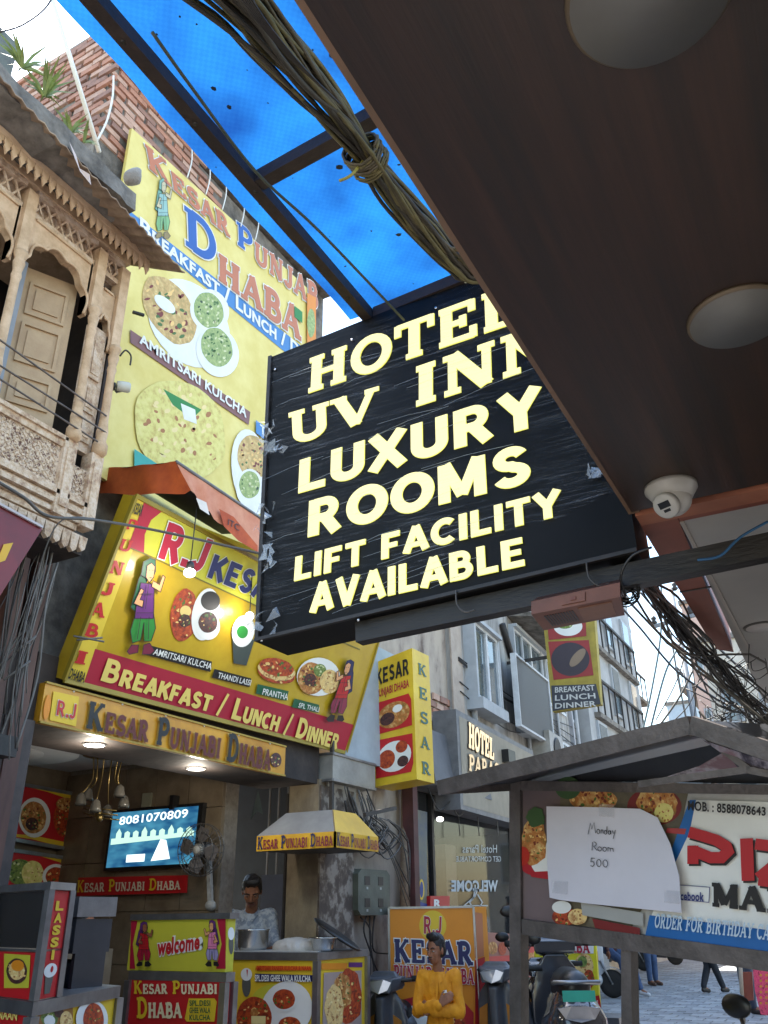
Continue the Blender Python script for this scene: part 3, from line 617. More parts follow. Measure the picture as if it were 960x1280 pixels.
while y < 3.13:
    o = bpy.data.objects.new('fringe_tooth', tm); COL.objects.link(o); o.parent = fr; o.location = V3(EX - .002, y, 5.426) - root_of(fr).location; o.rotation_euler.x = random.uniform(-.03, .03); y += .0535
# concrete slab above with rough edge
b = MB(); n = 34
def slabedge(y): return .035 * noise.noise(V3(y * 4, 1, 0)) + .012 * noise.noise(V3(y * 17, 3, 0))
for i in range(n):
    ya = .4 + (2.76 - .4) * i / n; yb = .4 + (2.76 - .4) * (i + 1) / n
    f0 = [V3(-3.215 + slabedge(ya), ya, 5.47 + slabedge(ya + 9)), V3(-3.215 + slabedge(yb), yb, 5.47 + slabedge(yb + 9)), V3(-3.23 + slabedge(yb + 3), yb, 5.625 + slabedge(yb + 5)), V3(-3.23 + slabedge(ya + 3), ya, 5.625 + slabedge(ya + 5))]
    b.hexa(f0, [V3(-4.5, p.y, p.z) for p in f0])
b.build('concrete_slab', dstone, bay)
b = MB(); c = at(100, 208, X=-3.19); b.add([c + V3(0, -.10, .10), c + V3(.015, -.05, .035), c + V3(.0, .0, -.015), c + V3(.03, .05, -.03), c + V3(.01, .09, -.07), c + V3(.02, .06, -.075), c + V3(.01, 0, -.045), c + V3(.02, -.06, .0)], [(0, 1, 7), (1, 2, 6, 7), (2, 3, 5, 6), (3, 4, 5)])
b.build('torn_paper', ink('old paper', 200, 180, 170), bay)

# plants on the slab
def spiky(label, px, n, L, seed):
    random.seed(seed); c = at(*px, X=-3.5); t = thing('aloe_plant', label, 'plant', c, 'aloe plants on the concrete slab')
    mt = pm('aloe leaf green', (.20, .26, .07), (.10, .15, .04), scale=12, rough=.5)
    for i in range(n):
        a = random.uniform(0, 6.28); l = L * random.uniform(.5, 1); d = V3(math.cos(a) * .5, math.sin(a) * .8, random.uniform(.6, 1.3)).normalized(); s = d.orthogonal().normalized() * .009
        b = MB(); m_ = c + d * l * .5; e = c + d * l + V3(math.cos(a), math.sin(a), -.4) * l * .25
        k = d.cross(s).normalized() * .006
        b.add([c - s, c + k, c + s, m_ - s * 1.2, m_ + k, m_ + s * 1.2, e], [(0, 1, 4, 3), (1, 2, 5, 4), (3, 4, 6), (4, 5, 6), (0, 3, 5, 2), (3, 6, 5)]); b.build('leaf', mt, t)
spiky('big spiky aloe clump on the slab nearest the top left corner', (28, 85), 22, .24, 1)
spiky('aloe clump leaning over the slab left of the brick corner', (55, 120), 26, .26, 2)
spiky('small thin aloe beside the foot of the slanting white pole', (88, 165), 16, .17, 3)
spiky('tiny sprouting aloe just below the brick corner', (105, 178), 6, .16, 4)
random.seed(11)
b = MB(); b.tube([at(124, 190, X=-3.6), at(62, 0, X=-3.6) + V3(0, -.1, .2)], .016, 8); tag(b.build('steel_pole', white), 'thin white slanting pole rising from the concrete slab into the sky', 'pole')
b = MB(); b.tube(spl([at(142, 95, X=-3.9), at(141, 120, X=-3.9), at(134, 150, X=-3.9), at(122, 175, X=-3.9)]), .008, 5); tag(b.build('cord', white), 'loose white cord hanging down the red brick corner', 'cord')
b = MB(); b.tube(spl([at(0, 40, X=-3.4), at(30, 30, X=-3.4), at(60, 6, X=-3.4), at(75, -30, X=-3.4)]), .006, 5); tag(b.build('overhead_wire', darkm), 'grey wire sagging across the sky at the top left corner', 'wire')
b = MB(); b.box(-5.4, -4.5, 2.0, 2.5, 6.2, 7.6); tag(b.build('roof_tank_wall', pm('mossy wall', (.16, .18, .15), (.09, .10, .09))), 'dark mossy rooftop wall behind the aloe plants', 'wall')
b = MB(); b.ellip(at(166, 222, X=-3.5), (.05, .06, .05))
for v_ in b.v: v_ += V3(1, .6, 1) * (.03 * noise.noise(v_ * 14))
tag(b.build('stone', pm('pale rubble', (.33, .32, .31), rough=.95, bump=.8)), 'round pale rubble stone lying on the slab end by the banner', 'stone')
# pipe hook and small camera beside the bay
t = thing('security_camera', 'small round white security camera on the bay corner before the yellow banner', 'camera', at(152, 486, X=-3.5))
c = at(152, 486, X=-3.5); b = MB(); b.lathe(c + V3(0, -.04, 0), [(.03, 0), (.034, .03), (.034, .07), (.028, .08)], 16, (.5, .8, .1)); b.build('camera_body', ink('camera grey', 190, 190, 180), t)
b = MB(); b.lathe(c + V3(-.02, -.052, -.005), [(.026, 0), (.026, .012)], 16, (.5, .8, .1)); b.build('lens', blackp, t)
b = MB(); b.bar(c + V3(-.05, .0, 0), c + V3(0, .01, 0), .02, .02); b.build('bracket', greymetal, t)
b = MB(); c = at(150, 445, X=-3.55); b.tube(spl([c, c + V3(.02, .02, .05), c + V3(.02, .07, .04), c + V3(.02, .075, -.03)]), .006, 6); tag(b.build('wall_hook', darkm), 'curved iron hook on the edge of the bay above the small camera', 'hook')
b = MB(); c = at(166, 390, X=-3.5); b.bar(c, c + V3(.03, .07, .01), .02, .015); tag(b.build('iron_latch', darkm), 'short dark iron latch sticking out from the bay top corner', 'latch')
# ------------------------------------------------------------------ eatery signs
FX = PX(-3.97); fa = thing('name_board', 'long yellow name board reading Kesar Punjabi Dhaba above the open shop front', 'sign', (-3.98, 4.5, 2.45))
q = [V3(-3.97, 3.29, 2.455), V3(-3.97, 5.72, 2.455), V3(-3.97, 5.72, 2.68), V3(-3.97, 3.29, 2.68)]
b = MB(); b.slab(q, .05); b.build('board', pm('aged yellow board', srgb(214, 156, 40), srgb(178, 120, 28), scale=3, rough=.35), fa)
b = MB(); b.bar(q[0], q[1], .02, .012); b.bar(q[3], q[2], .02, .012); b.build('board_edging', ink('brass edge', 170, 140, 50), fa)
text(fa, 'Kesar Punjabi Dhaba', FX.q([(105, 910), (334, 963), (337, 930), (110, 877)]), ink('letter maroon', 92, 22, 18), 'serif', .24, .006, ink('dim cream', 206, 166, 80), .015, ini=black)
prints(fa, FX, [('p', yel, [(67, 864), (99, 871), (95, 908), (62, 900)]), ('e', orange, (59, 884, 4, 16, 8)), ('e', darkf, (345, 950, 7, 9))], 'printed_badge', off=.007)
text(fa, 'R.J', FX.q([(68, 894), (92, 900), (95, 881), (71, 875)]), red, 'block', .2, .011, white, .03)
b = MB()
for y in [3.5, 3.9, 4.3, 4.7, 5.1, 5.5]: b.lathe((-3.97, y, 2.67), [(.006, 0), (.006, .006)], 8, (1, 0, 0))
stuff(b.build('screw_heads', white, fa))

A, B_, C_, D_ = V3(-3.93, 3.444, 2.731), V3(-3.93, 6.60, 2.78), V3(-3.60, 6.60, 3.86), V3(-3.54, 3.444, 3.855)
A = at(80, 850, X=-3.95); TP = P3(A, V3(-3.95, 6.6, 2.75), at(170, 620, Y=A.y)); tq = [A, TP.p(432, 941), None, TP.p(170, 620)]
tq[2] = tq[3] + (tq[1] - tq[0])
bs = thing('menu_signboard', 'big yellow and crimson signboard tilted forward reading Breakfast / Lunch / Dinner', 'sign', (-3.9, 5, 2.74))
sb = MB(); sb.slab(tq, .12); sb.build('sign_box', pm('sign face yellow', srgb(196, 164, 38), srgb(168, 134, 26), scale=1.6, rough=.35, coat=.2), bs)
b = MB()
for i, j in ((0, 1), (3, 2), (0, 3), (1, 2)): b.bar(tq[i], tq[j], .018, .03)
b.build('sign_frame', ink('aged gold frame', 150, 130, 40), bs)
prints(bs, TP, [('p', ink('side strip yellow', 226, 196, 60), [(81, 848), (104, 855), (188, 628), (171, 621)]),
  ('p', mag, [(104, 857), (119, 811), (442, 906), (431, 939)]),
  ('p', greenyel, [(160, 684), (179, 629), (330, 690), (455, 760), (460, 806), (320, 757), (186, 693)]),
  ('p', mag, [(160, 684), (180, 628), (203, 639), (189, 650), (181, 668), (180, 692)]),
  ('l', ink('panel line', 120, 110, 40), [(160, 684), (180, 692), (320, 757), (450, 812)], 1.6),
  ('e', cur, (230, 769, 17, 33, 6), {'lump': .08}), ('e', ink('print butter', 230, 200, 120), (232, 764, 7, 7)), ('e', darkf, (231, 776, 8, 8), {'lump': .2}),
  ('e', white, (257, 768, 17, 33, 10)), ('e', black, (263, 751, 12, 12)), ('e', white, (260, 783, 15, 17)), ('e', darkf, (260, 778, 12, 13)),
  ('p', ink('lassi glass print', 60, 70, 66), [(290, 790), (318, 800), (308, 832), (292, 829)]), ('e', white, (304, 789, 14, 20, 10)), ('e', green, (303, 790, 7, 8)),
  ('p', black, [(185, 806), (265, 827), (263, 840), (181, 818)]), ('p', black, [(268, 836), (314, 848), (312, 859), (265, 847)]), ('p', dgreen, [(322, 855), (361, 864), (358, 876), (320, 867)]), ('p', dgreen, [(368, 873), (399, 881), (398, 891), (365, 884)]),
  ('e', cur, (346, 842, 24, 12, 12)), ('e', kul, (346, 838, 24, 12, 12)), ('e', cur, (346, 834, 22, 11, 12)),
  ('e', white, (398, 846, 27, 24)), ('e', mixf, (389, 848, 17, 20)), ('e', darkf, (388, 850, 8, 8)), ('e', grn, (400, 838, 8, 8)), ('e', kul, (412, 852, 12, 15))], 'printed_dishes', off=.002)
prints(bs, TP, figure_items(182, 700, 40, 118, [skinp, purple, green, ink('print shoe', 120, 30, 60), dgreen], .10), 'printed_dancer', off=.03)
prints(bs, TP, figure_items(428, 826, 26, 76, [skinp, red, ink('print trousers', 140, 40, 70), black, navy], .26, -1), 'printed_dancer', off=.03)
cen = [('K', 170, 634, 5), ('P', 162, 656, 7), ('U', 155, 682, 8), ('N', 144, 710, 9), ('J', 133, 736, 9), ('A', 121, 762, 10), ('B', 113, 788, 9), ('I', 100, 822, 9), ('D', 90, 846, 7)]
for ch, x, y, h in cen:
    if ch in 'KD': continue
    text(bs, ch, TP.q([(x - 9 - h * .1, y + h * .6), (x + 7, y + h * 1.0), (x + 11, y - h * .7), (x - 4, y - h * 1.1)]), red, 'serif', .24, .012, name='letter')
for s, pts in (('KESAR', [(164, 641), (175, 645), (179, 631), (168, 627)]), ('DHABA', [(83, 847), (103, 853), (107, 840), (88, 834)])): text(bs, s, TP.q(pts), black, 'sans', .03, .012)
text(bs, 'R.J', TP.q([(196, 697), (250, 716), (266, 676), (210, 652)]), mag, 'block', .26, .012, white, .03)
text(bs, 'KESAR PUNJABI', TP.q([(257, 721), (440, 798), (452, 772), (267, 692)]), navy, 'block', .26, .012, white, .02)
text(bs, 'Breakfast / Lunch / Dinner', TP.q([(124, 850), (419, 936), (425, 912), (134, 822)]), ink('print gold', 232, 206, 110), 'block', .25, .012, gap=.04)
for s, pts in (('AMRITSARI KULCHA', [(187, 817), (260, 836), (262, 828), (190, 809)]), ('THANDI LASSI', [(268, 846), (309, 856), (311, 849), (270, 839)]), ('PRANTHA', [(324, 867), (356, 874), (357, 866), (326, 859)]), ('SPL THALI', [(369, 883), (395, 889), (396, 883), (371, 877)])):
    text(bs, s, TP.q(pts), white, 'sans', .01, .03)
# lit bulb before the sign
c = at(237, 716, X=-3.45); t = thing('pendant_lamp', 'lit white bulb hanging in front of the big yellow and crimson signboard', 'lamp', c)
b = MB(); b.ellip(c, (.038, .038, .03)); b.build('bulb', ledw, t); b = MB(); b.lathe(c + V3(0, 0, .02), [(.03, 0), (.022, .05), (.008, .06)], 16); b.build('socket', blackp, t)
b = MB(); b.tube([c + V3(0, 0, .07), c + V3(0, .01, .5)], .004, 5); b.build('flex', blackp, t); lamp('bulb_light', t, c + V3(.03, -.05, -.05), 1.3, r=.04)
c = at(312, 770, X=-3.6); t = thing('spot_lamp', 'second small lamp half hidden behind the left edge of the black hotel sign', 'lamp', c)
b = MB(); b.ellip(c, (.03, .03, .03)); b.build('bulb', ledw, t); b = MB(); b.tube([c, c + V3(0, 0, .35)], .004, 5); b.build('flex', blackp, t); lamp('bulb_light', t, c + V3(.03, -.05, -.05), .8, r=.04)
# orange awning sheet over the sign
AXo = -3.42; tip = at(220, 577, X=AXo); tb = at(236, 612, X=AXo)
t = thing('awning', 'faded orange canvas awning with printed pale flap between banner and tilted signboard', 'awning', (-3.7, tip.y, tip.z))
om = pm('burnt orange canvas', srgb(206, 96, 40), srgb(160, 60, 24), scale=3, rough=.7, bump=.12, bscale=6); om2 = pm('pale printed canvas', srgb(222, 160, 130), srgb(196, 120, 90), scale=3, rough=.7, bump=.2, bscale=10)
PYt = PY(tip.y); b = MB(); N = 16
top = [(110 + 110 * i / N, 586 - 9 * (i / N) ** 1.4) for i in range(N + 1)]; bot = [(104 + 134 * i / N, 616 + 2 * math.sin(i / N * 3) - (4 if i == N else 0)) for i in range(N + 1)]
P = [PYt.p(*p) + V3(0, .008 * math.sin(i * 1.1), 0) for i, p in enumerate(top)]; Q = [PYt.p(*p) + V3(0, .012 * math.sin(i * .9 + 1), 0) for i, p in enumerate(bot)]
b.smooth = True
b.add(P + Q, [(i, i + 1, N + 2 + i, N + 1 + i) for i in range(N)])
b.build('side_flap', om, t)
PXt = PX(AXo); b = MB(); N = 20; top = [(220 + 130 * i / N, 577 + 87 * i / N) for i in range(N + 1)]; bt = [(237, 612), (252, 632), (262, 642), (280, 658), (298, 672), (322, 690), (352, 716)]
b.smooth = True; pts = []
for i in range(N + 1):
    s = i / N * (len(bt) - 1); k = min(int(s), len(bt) - 2); f = s - k; pts.append((bt[k][0] * (1 - f) + bt[k + 1][0] * f, bt[k][1] * (1 - f) + bt[k + 1][1] * f))
P = [PXt.p(*p) for p in top]; Q = [PXt.p(*p) + V3(.015 * math.sin(i * 1.3), 0, 0) for i, p in enumerate(pts)]
b.add(P + Q, [(i, i + 1, N + 2 + i, N + 1 + i) for i in range(N)])
b.build('front_flap', om2, t)
prints(t, PX(AXo + .012), [('p', om, [(274, 636), (292, 646), (322, 682), (322, 690), (298, 676), (280, 658)]), ('p', ink('canvas white', 226, 216, 206), [(245, 622), (258, 628), (262, 644), (250, 636)])], 'printed_patch')
text(t, 'ITC', PX(AXo + .016).q([(284, 656), (298, 664), (299, 656), (285, 648)]), black, 'sans', 0, .006)
b = MB(); b.add([P[0] , V3(-3.98, tip.y, P[0].z + .1), V3(-3.98, P[-1].y, P[-1].z + .1), P[-1]], [(0, 1, 2, 3)]); b.build('top_sheet', pm('awning top dark', (.05, .045, .05)), t, fix=False)
b = MB(); b.tube([P[0], P[-1]], .012, 6); b.build('front_rail', greymetal, t)

# dark side wall, posts and clutter at far left
sw = thing('shuttered_shop', 'dark unlit neighbouring shop front with brown timber posts left of the eatery', 'building', (-4.1, 1.5, 0))
b = MB(); b.box(-4.4, -4.1, -1.5, 3.05, 0, 3.3); b.build('wall', darkwall, sw)
for y in (3.0, 3.16): b = MB(); b.box(-4.08, -3.98, y - .05, y + .05, 0, 3.4); b.build('post', pm('dark red brown timber', (.11, .05, .035), (.06, .025, .02), scale=8, stretch=(1, 1, .2)), sw)
b = MB(); b.box(-4.1, -3.99, 3.08, 3.28, 0, 2.46); b.build('pier', pm('dark pier', (.07, .05, .045), (.03, .022, .02)), sw)
b = MB(); b.box(-4.1, -3.75, -1.5, 3.0, 2.2, 2.3); b.build('counter_shelf', darkm, sw)
for i, y in enumerate((1.9, 2.3, 2.7)):
    b = MB(); b.box(-4.09, -4.04, y - .16, y + .16, .3, 2.1); b.build('shutter_panel', pm('dark panel', (.05, .04, .035)), sw)
random.seed(21)
tw = thing('cable_tangle', 'thin tangled wires and twigs hanging in the dark left of the tilted signboard', 'cables', (-3.8, 2.8, 2.5))
wm = [darkm, pm('dusty cable', (.10, .09, .08)), pm('grey cable', (.14, .13, .12))]
for i in range(26):
    u = random.uniform(0, 60); v = random.uniform(700, 790); u2 = u - random.uniform(10, 45); v2 = random.uniform(830, 960)
    x = random.uniform(-3.95, -3.6); b = MB(); b.tube(spl([at(u + 20, v - random.uniform(30, 80), X=x), at(u, v, X=x) + V3(.03, 0, 0), at((u + u2) / 2 + random.uniform(-12, 12), (v + v2) / 2, X=x), at(u2, v2, X=x)], 4), random.choice((.003, .004, .006)), 4); b.build('cable', random.choice(wm), tw)
for p in (((92, 795), (130, 802)), ((96, 800), (128, 797)), ((20, 815), (45, 795)), ((5, 850), (38, 826))):
    b = MB(); b.tube([at(*p[0], X=-3.7), at(*p[1], X=-3.65)], .006, 5); b.build('twig', wm[2], tw)
b = MB(); b.tube(spl([at(-10, 598, X=-3.42), at(30, 622, X=-3.42), at(60, 645, X=-3.42), at(118, 650, X=-3.4), at(200, 664, X=-3.35), at(325, 692, X=-2.9)], 8), .009, 6); tag(b.build('cable', wm[1]), 'dusty cable draped across the apron of the carved bay towards the hotel sign', 'cable')
b = MB(); b.tube(spl([at(118, 648, X=-3.4), at(72, 655, X=-3.45), at(40, 740, X=-3.6), at(10, 840, X=-3.7)], 8), .004, 5); tag(b.build('cable', wm[1]), 'thin cable dropping from the bay corner past the dark red sign', 'cable')
RS = PX(-3.3); t = thing('red_sign', 'dark red sign with a yellow figure 1 at the left edge under the carved bay', 'sign', at(20, 700, X=-3.3))
q = RS.q([(-60, 800), (-2, 748), (53, 661), (-60, 600)]); q[0] = q[1] + (q[3] - q[2]); b = MB(); b.slab(q, .05); b.build('board', pm('dark red board', srgb(126, 24, 34), srgb(96, 18, 26), scale=3, rough=.35), t)
text(t, '1', RS.q([(-6, 704), (6, 700), (16, 678), (4, 680)]), ink('gold paint', 220, 170, 40), 'sans', .04, .005)
b = MB(); b.bar(RS.p(-60, 598, .01), RS.p(53, 659, .01), .012, .012); b.build('sign_edge', ink('sign edge white', 190, 180, 180), t)

# ------------------------------------------------------------------ shop interior
t0 = thing('downlight', 'left round downlight glowing under the name board soffit', 'lamp', at(118, 930, Z=2.455)); 
def downl(t, c, r=.06):
    b = MB(); b.lathe(c + V3(0, 0, -.012), [(r, 0), (r, .006)], 24); b.build('lens', ledw, t); b = MB(); b.lathe(c + V3(0, 0, -.008), [(r + .012, 0), (r + .014, .008)], 24); b.build('trim_ring', white, t)
c = at(118, 930, Z=2.46); downl(t0, c); lamp('downlight_lamp', t0, c + V3(0, 0, -.06), 2.4, (1, .9, .75))
c = at(245, 960, Z=2.46); t1 = thing('downlight', 'right round downlight glowing under the name board soffit', 'lamp', c); downl(t1, c); lamp('downlight_lamp', t1, c + V3(0, 0, -.06), 2.4, (1, .9, .75))
# television
TY = PY(5.93); q = TY.q([(129, 1089), (246, 1083), (254, 1003), (139, 1013)]); z0 = (q[0].z + q[1].z) / 2; z1 = (q[2].z + q[3].z) / 2
t = thing('television', 'lit wall television with blue lakeside picture inside the shop', 'television', (q[0] + q[1]) / 2)
b = MB(); b.slab(q, .06, V3(0, -1, 0)); b.build('case', blackp, t)
def inset(q, k): c = sum(q, V3(0, 0, 0)) / 4; return [c + (p - c) * k for p in q]
qi = [bil(q, a, c) + V3(0, -.004, 0) for a, c in ((.03, .05), (.96, .05), (.96, .95), (.03, .95))]
def screenmat():
    m = bpy.data.materials.new('lit screen picture'); m.use_nodes = True; tt = m.node_tree; bs_ = tt.nodes['Principled BSDF']; tc = tt.nodes.new('ShaderNodeTexCoord'); nz = tt.nodes.new('ShaderNodeTexNoise'); nz.inputs['Scale'].default_value = 4
    mp = tt.nodes.new('ShaderNodeMapping'); mp.inputs['Scale'].default_value = (1, 1, 2.5); tt.links.new(tc.outputs['Object'], mp.inputs[0]); tt.links.new(mp.outputs[0], nz.inputs[0])
    cr = tt.nodes.new('ShaderNodeValToRGB'); tt.links.new(nz.outputs['Fac'], cr.inputs[0]); e = cr.color_ramp.elements; e[0].position = .35; e[0].color = (.01, .09, .25, 1); e[1].position = .7; e[1].color = (.10, .42, .62, 1)
    bs_.inputs['Base Color'].default_value = (0, 0, 0, 1); tt.links.new(cr.outputs[0], bs_.inputs['Emission Color']); bs_.inputs['Emission Strength'].default_value = .20; bs_.inputs['Roughness'].default_value = .2; return m
b = MB(); b.poly(qi); scr = b.build('screen', screenmat(), t, fix=False)
sg = glow('screen pale green', (.55, .85, .70), .30); sw_ = glow('screen white', (.8, .95, 1), .42)
def SQ(a, c, o=.006): return bil(q, a, c) + V3(0, -o, 0)
b = MB(); b.m(sg); b.poly([SQ(.05, .42), SQ(.94, .48), SQ(.94, .56), SQ(.6, .52), SQ(.05, .52)])
for k in range(9): x = .1 + k * .095; b.poly([SQ(x, .5, .007), SQ(x + .06, .5, .007), SQ(x + .06, .6, .007), SQ(x + .03, .68 if k % 3 == 0 else .63, .007), SQ(x, .6, .007)])
b.m(sw_); b.poly([SQ(.52, .12, .008), SQ(.72, .14, .008), SQ(.66, .44, .008), SQ(.6, .46, .008)]); b.poly([SQ(.25, .12, .008), SQ(.45, .12, .008), SQ(.45, .24, .008), SQ(.25, .24, .008)]); b.build('screen_picture', None, t, fix=False)
text(t, '8081070809', [SQ(.12, .74), SQ(.86, .78), SQ(.86, .92), SQ(.12, .88)], sw_, 'sans', .01, .004)
# wall sign strip
q = TY.q([(96, 1120), (232, 1116), (233, 1094), (98, 1097)]); t = thing('wall_sign', 'red strip reading Kesar Punjabi Dhaba on the stone wall below the television', 'sign', q[0])
b = MB(); b.slab(q, .02, V3(0, -1, 0)); b.build('board', red, t)
text(t, 'Kesar Punjabi Dhaba', [bil(q, .0, .2), bil(q, .96, .2), bil(q, .96, .85), bil(q, .0, .85)], ink('sign cream', 226, 214, 190), 'serif', .2, .005, ini=yel)
# menu panels on the back wall
MX = PX(-6.62)
for lab, pts, items in (('upper red menu panel with plated dishes inside the shop at left', [(-20, 1043), (88, 1062), (100, 994), (-20, 972)], [('p', yel, [(-20, 1040), (40, 1049), (87, 1061), (88, 1054), (40, 1044)]), ('p', yel, [(20, 980), (98, 994), (98, 1003), (60, 990)]), ('e', white, (8, 1015, 16, 26)), ('e', cur, (10, 1015, 9, 15)), ('e', white, (43, 1022, 20, 25)), ('e', mixf, (42, 1022, 16, 20)), ('e', darkf, (40, 1030, 8, 8)), ('e', cur, (80, 1024, 13, 22)), ('e', mixf, (82, 1005, 12, 8))]),
        ('lower red menu panel with two flatbreads inside the shop at left', [(-20, 1118), (80, 1120), (92, 1074), (-20, 1058)], [('p', yel, [(-20, 1060), (20, 1063), (91, 1075), (91, 1083), (50, 1070)]), ('e', grn, (25, 1090, 17, 16)), ('e', kulp, (41, 1092, 14, 16)), ('e', white, (70, 1096, 17, 16)), ('e', cur, (70, 1096, 13, 12))]),):
    q = MX.q(pts); t = thing('wall_menu', lab, 'menu board', q[0], 'red menu panels on the inner shop wall'); b = MB(); b.slab(q, .04); b.build('panel', red, t); prints(t, MX, items, 'printed_dishes', off=.004)
    b = MB()
    for i in range(4): b.bar(q[i], q[(i + 1) % 4], .04, .03)
    b.build('panel_frame', steel, t)
# chandelier
c = at(133, 965, Z=2.66); t = thing('chandelier', 'gold and glass chandelier hanging unlit inside the shop', 'chandelier', V3(-5.3, c.y * 5.3 / -c.x, 2.66) if c.x < -5.3 else c)
c = root_of(t).location.copy(); gm = pm('gold metal', (.45, .32, .12), rough=.3, metal=.9)
b = MB(); b.lathe(c, [(.2, -.02), (.2, 0)], 24); b.build('ceiling_plate', gm, t)
for k in range(6):
    a = k * 1.047; p = c + V3(math.cos(a) * .17, math.sin(a) * .17, -.3 - .06 * (k % 3)); b = MB(); b.tube(spl([c + V3(math.cos(a) * .12, math.sin(a) * .12, 0), c + V3(math.cos(a) * .1, math.sin(a) * .1, -.2), p + V3(0, 0, .04)], 4), .006, 5); b.build('arm', gm, t)
    b = MB(); b.lathe(p, [(.01, .05), (.03, .03), (.045, -.03), (.04, -.05), (.015, -.02)], 14); b.build('glass_cup', pm('smoky glass', (.3, .28, .24), rough=.1, alpha=.7, spec=.8), t)
for k in range(3): b = MB(); p = c + V3(-.05 + .05 * k, -.03 * k, -.42 - .04 * k); b.tube([p + V3(-.18, 0, .05), p, p + V3(.16, .05, -.02)], .006, 5); b.ellip(p, (.03, .03, .03)); b.build('lower_arm', gm, t)
# wall fan
c = at(249, 1062, Y=5.75); t = thing('wall_fan', 'dark wall mounted fan in front of the television corner', 'fan', c); ax = V3(.15, -1, -.05).normalized(); cage = pm('fan wire', (.14, .14, .14), metal=.5, rough=.4)
b = MB(); rx = ax.orthogonal().normalized(); ry = ax.cross(rx)
for r, h in ((.2, 0), (.2, .05), (.14, .075), (.07, .09)):
    b.tube([c + ax * (h - .05) + (rx * math.cos(k * .2618) + ry * math.sin(k * .2618)) * r for k in range(25)], .004, 4, caps=False)
for k in range(20): a = k * math.pi / 10; d = rx * math.cos(a) + ry * math.sin(a); b.tube([c + d * .03 + ax * .042, c + d * .13 + ax * .03, c + d * .2 + ax * 0, c + d * .2 - ax * .05, c + d * .05 - ax * .09], .002, 4)
stuff(b.build('guard', cage, t))
for k in range(4):
    a = k * 1.5708 + .5; d = rx * math.cos(a) + ry * math.sin(a); e = -rx * math.sin(a) + ry * math.cos(a); b = MB(); b.slab([c + d * .03, c + d * .10 - e * .05 + ax * .01, c + d * .165 - e * .05 + ax * .015, c + d * .175 + e * .05, c + d * .10 + e * .07 - ax * .01], .003, ax); b.build('blade', pm('grey blade', (.12, .11, .11)), t)
b = MB(); b.lathe(c, [(.045, .0), (.045, .03), (.02, .045)], 16, ax); b.build('hub', pm('hub pale', (.4, .4, .38)), t); b = MB(); b.lathe(c - ax * .2, [(.05, 0), (.06, .1), (.05, .13)], 16, ax); b.build('motor', greymetal, t)
b = MB(); b.bar(c - ax * .15, c - ax * .15 + V3(.06, .0, -.42), .035, .035); b.ellip(c - ax * .15 + V3(.06, 0, -.42), (.05, .04, .04)); b.build('wall_bracket', pm('bracket pale', (.35, .35, .33)), t)
b = MB(); c = at(182, 1000, Y=5.95); b.box(c.x - .05, c.x + .05, 5.955, 5.98, c.z - .06, c.z + .06); tag(b.build('framed_picture', ink('small frame', 150, 150, 130)), 'tiny framed picture on the stone wall above the television', 'picture')
b = MB(); c = at(219, 1002, Y=5.95); b.box(c.x - .02, c.x + .02, 5.9, 5.98, c.z - .07, c.z + .05); tag(b.build('wall_speaker', blackp), 'small black holder on the wall above the television top edge', 'speaker')

# ------------------------------------------------------------------ counters with posters
def cornerbox(cpx, lpx, rpx, zt, cx, zb, top=.05, over=.02):
    c = at(*cpx, X=cx); z = c.z; l = at(*lpx, Z=z) if abs(lpx[1] - 1150) > 70 else None; r = at(*rpx, Z=z) if abs(rpx[1] - 1150) > 70 else None
    return c, l, r
def counter(label, c, l, r, zb, mats, name='food_counter'):
    """box with corner c (top), left face end l, right face end r"""
    t = thing(name, label, 'counter', V3(c.x, c.y, 0)); d = l + (r - c); q = [c, r, d, l]
    up = lambda p, z: V3(p.x, p.y, z)
    ce = sum(q, V3(0, 0, 0)) / 4; ins = [ce + (p - ce) * .965 for p in q]
    b = MB(); b.hexa([up(p, zb) for p in ins], [up(p, c.z - .05) for p in ins]); b.build('cabinet', mats[0], t)
    b = MB(); b.hexa([up(p, c.z - .05) for p in q], [up(p, c.z) for p in q]); b.build('counter_top', steel, t)
    for p in ins: b = MB(); pp = ce + (p - ce) * 1.01; b.hexa([V3(pp.x + i, pp.y + j, zb) for i, j in ((-.022, -.022), (.022, -.022), (.022, .022), (-.022, .022))], [V3(pp.x + i, pp.y + j, c.z - .052) for i, j in ((-.022, -.022), (.022, -.022), (.022, .022), (-.022, .022))]); b.build('corner_trim', steel, t)
    Lp = P3(up(ins[0], 0), up(ins[0], 1), up(ins[3], 0)); Rp = P3(up(ins[0], 0), up(ins[0], 1), up(ins[1], 0)); return t, Lp, Rp, ins
# main counter
c = at(397, 1191, X=-3.65); l = at(285, 1191, Y=c.y); l.z = c.z; r = at(460, 1188, X=-3.65); r.z = c.z
ct, LP, RP, ins = counter('yellow poster food counter where the cook works, steel topped', c, l, r, .28, [yel]); mainc = c
prints(ct, LP, [('e', ink('dull cup', 90, 90, 84), (308, 1231, 5.5, 15)), ('e', white, (308, 1218, 7, 8)), ('p', red, [(308, 1212), (310, 1212), (309, 1222)]), ('p', ink('print orange', 230, 110, 30), [(321, 1207), (389, 1208), (389, 1213), (321, 1213)]), ('p', navy, [(319, 1217), (391, 1219), (391, 1227), (319, 1227)]),
  ('e', greenyel, (345, 1250, 30, 20)), ('e', white, (358, 1262, 32, 36, 20)), ('e', cur, (318, 1272, 22, 26)), ('e', mixf, (318, 1266, 5, 5)), ('p', ink('butter', 240, 220, 150), [(314, 1270), (332, 1270), (332, 1280), (314, 1280)]), ('e', white, (355, 1250, 17, 15)), ('e', cur, (355, 1249, 14, 12.5)), ('e', white, (362, 1280, 17, 12)), ('e', cur, (362, 1281, 14, 10))], 'printed_dishes')
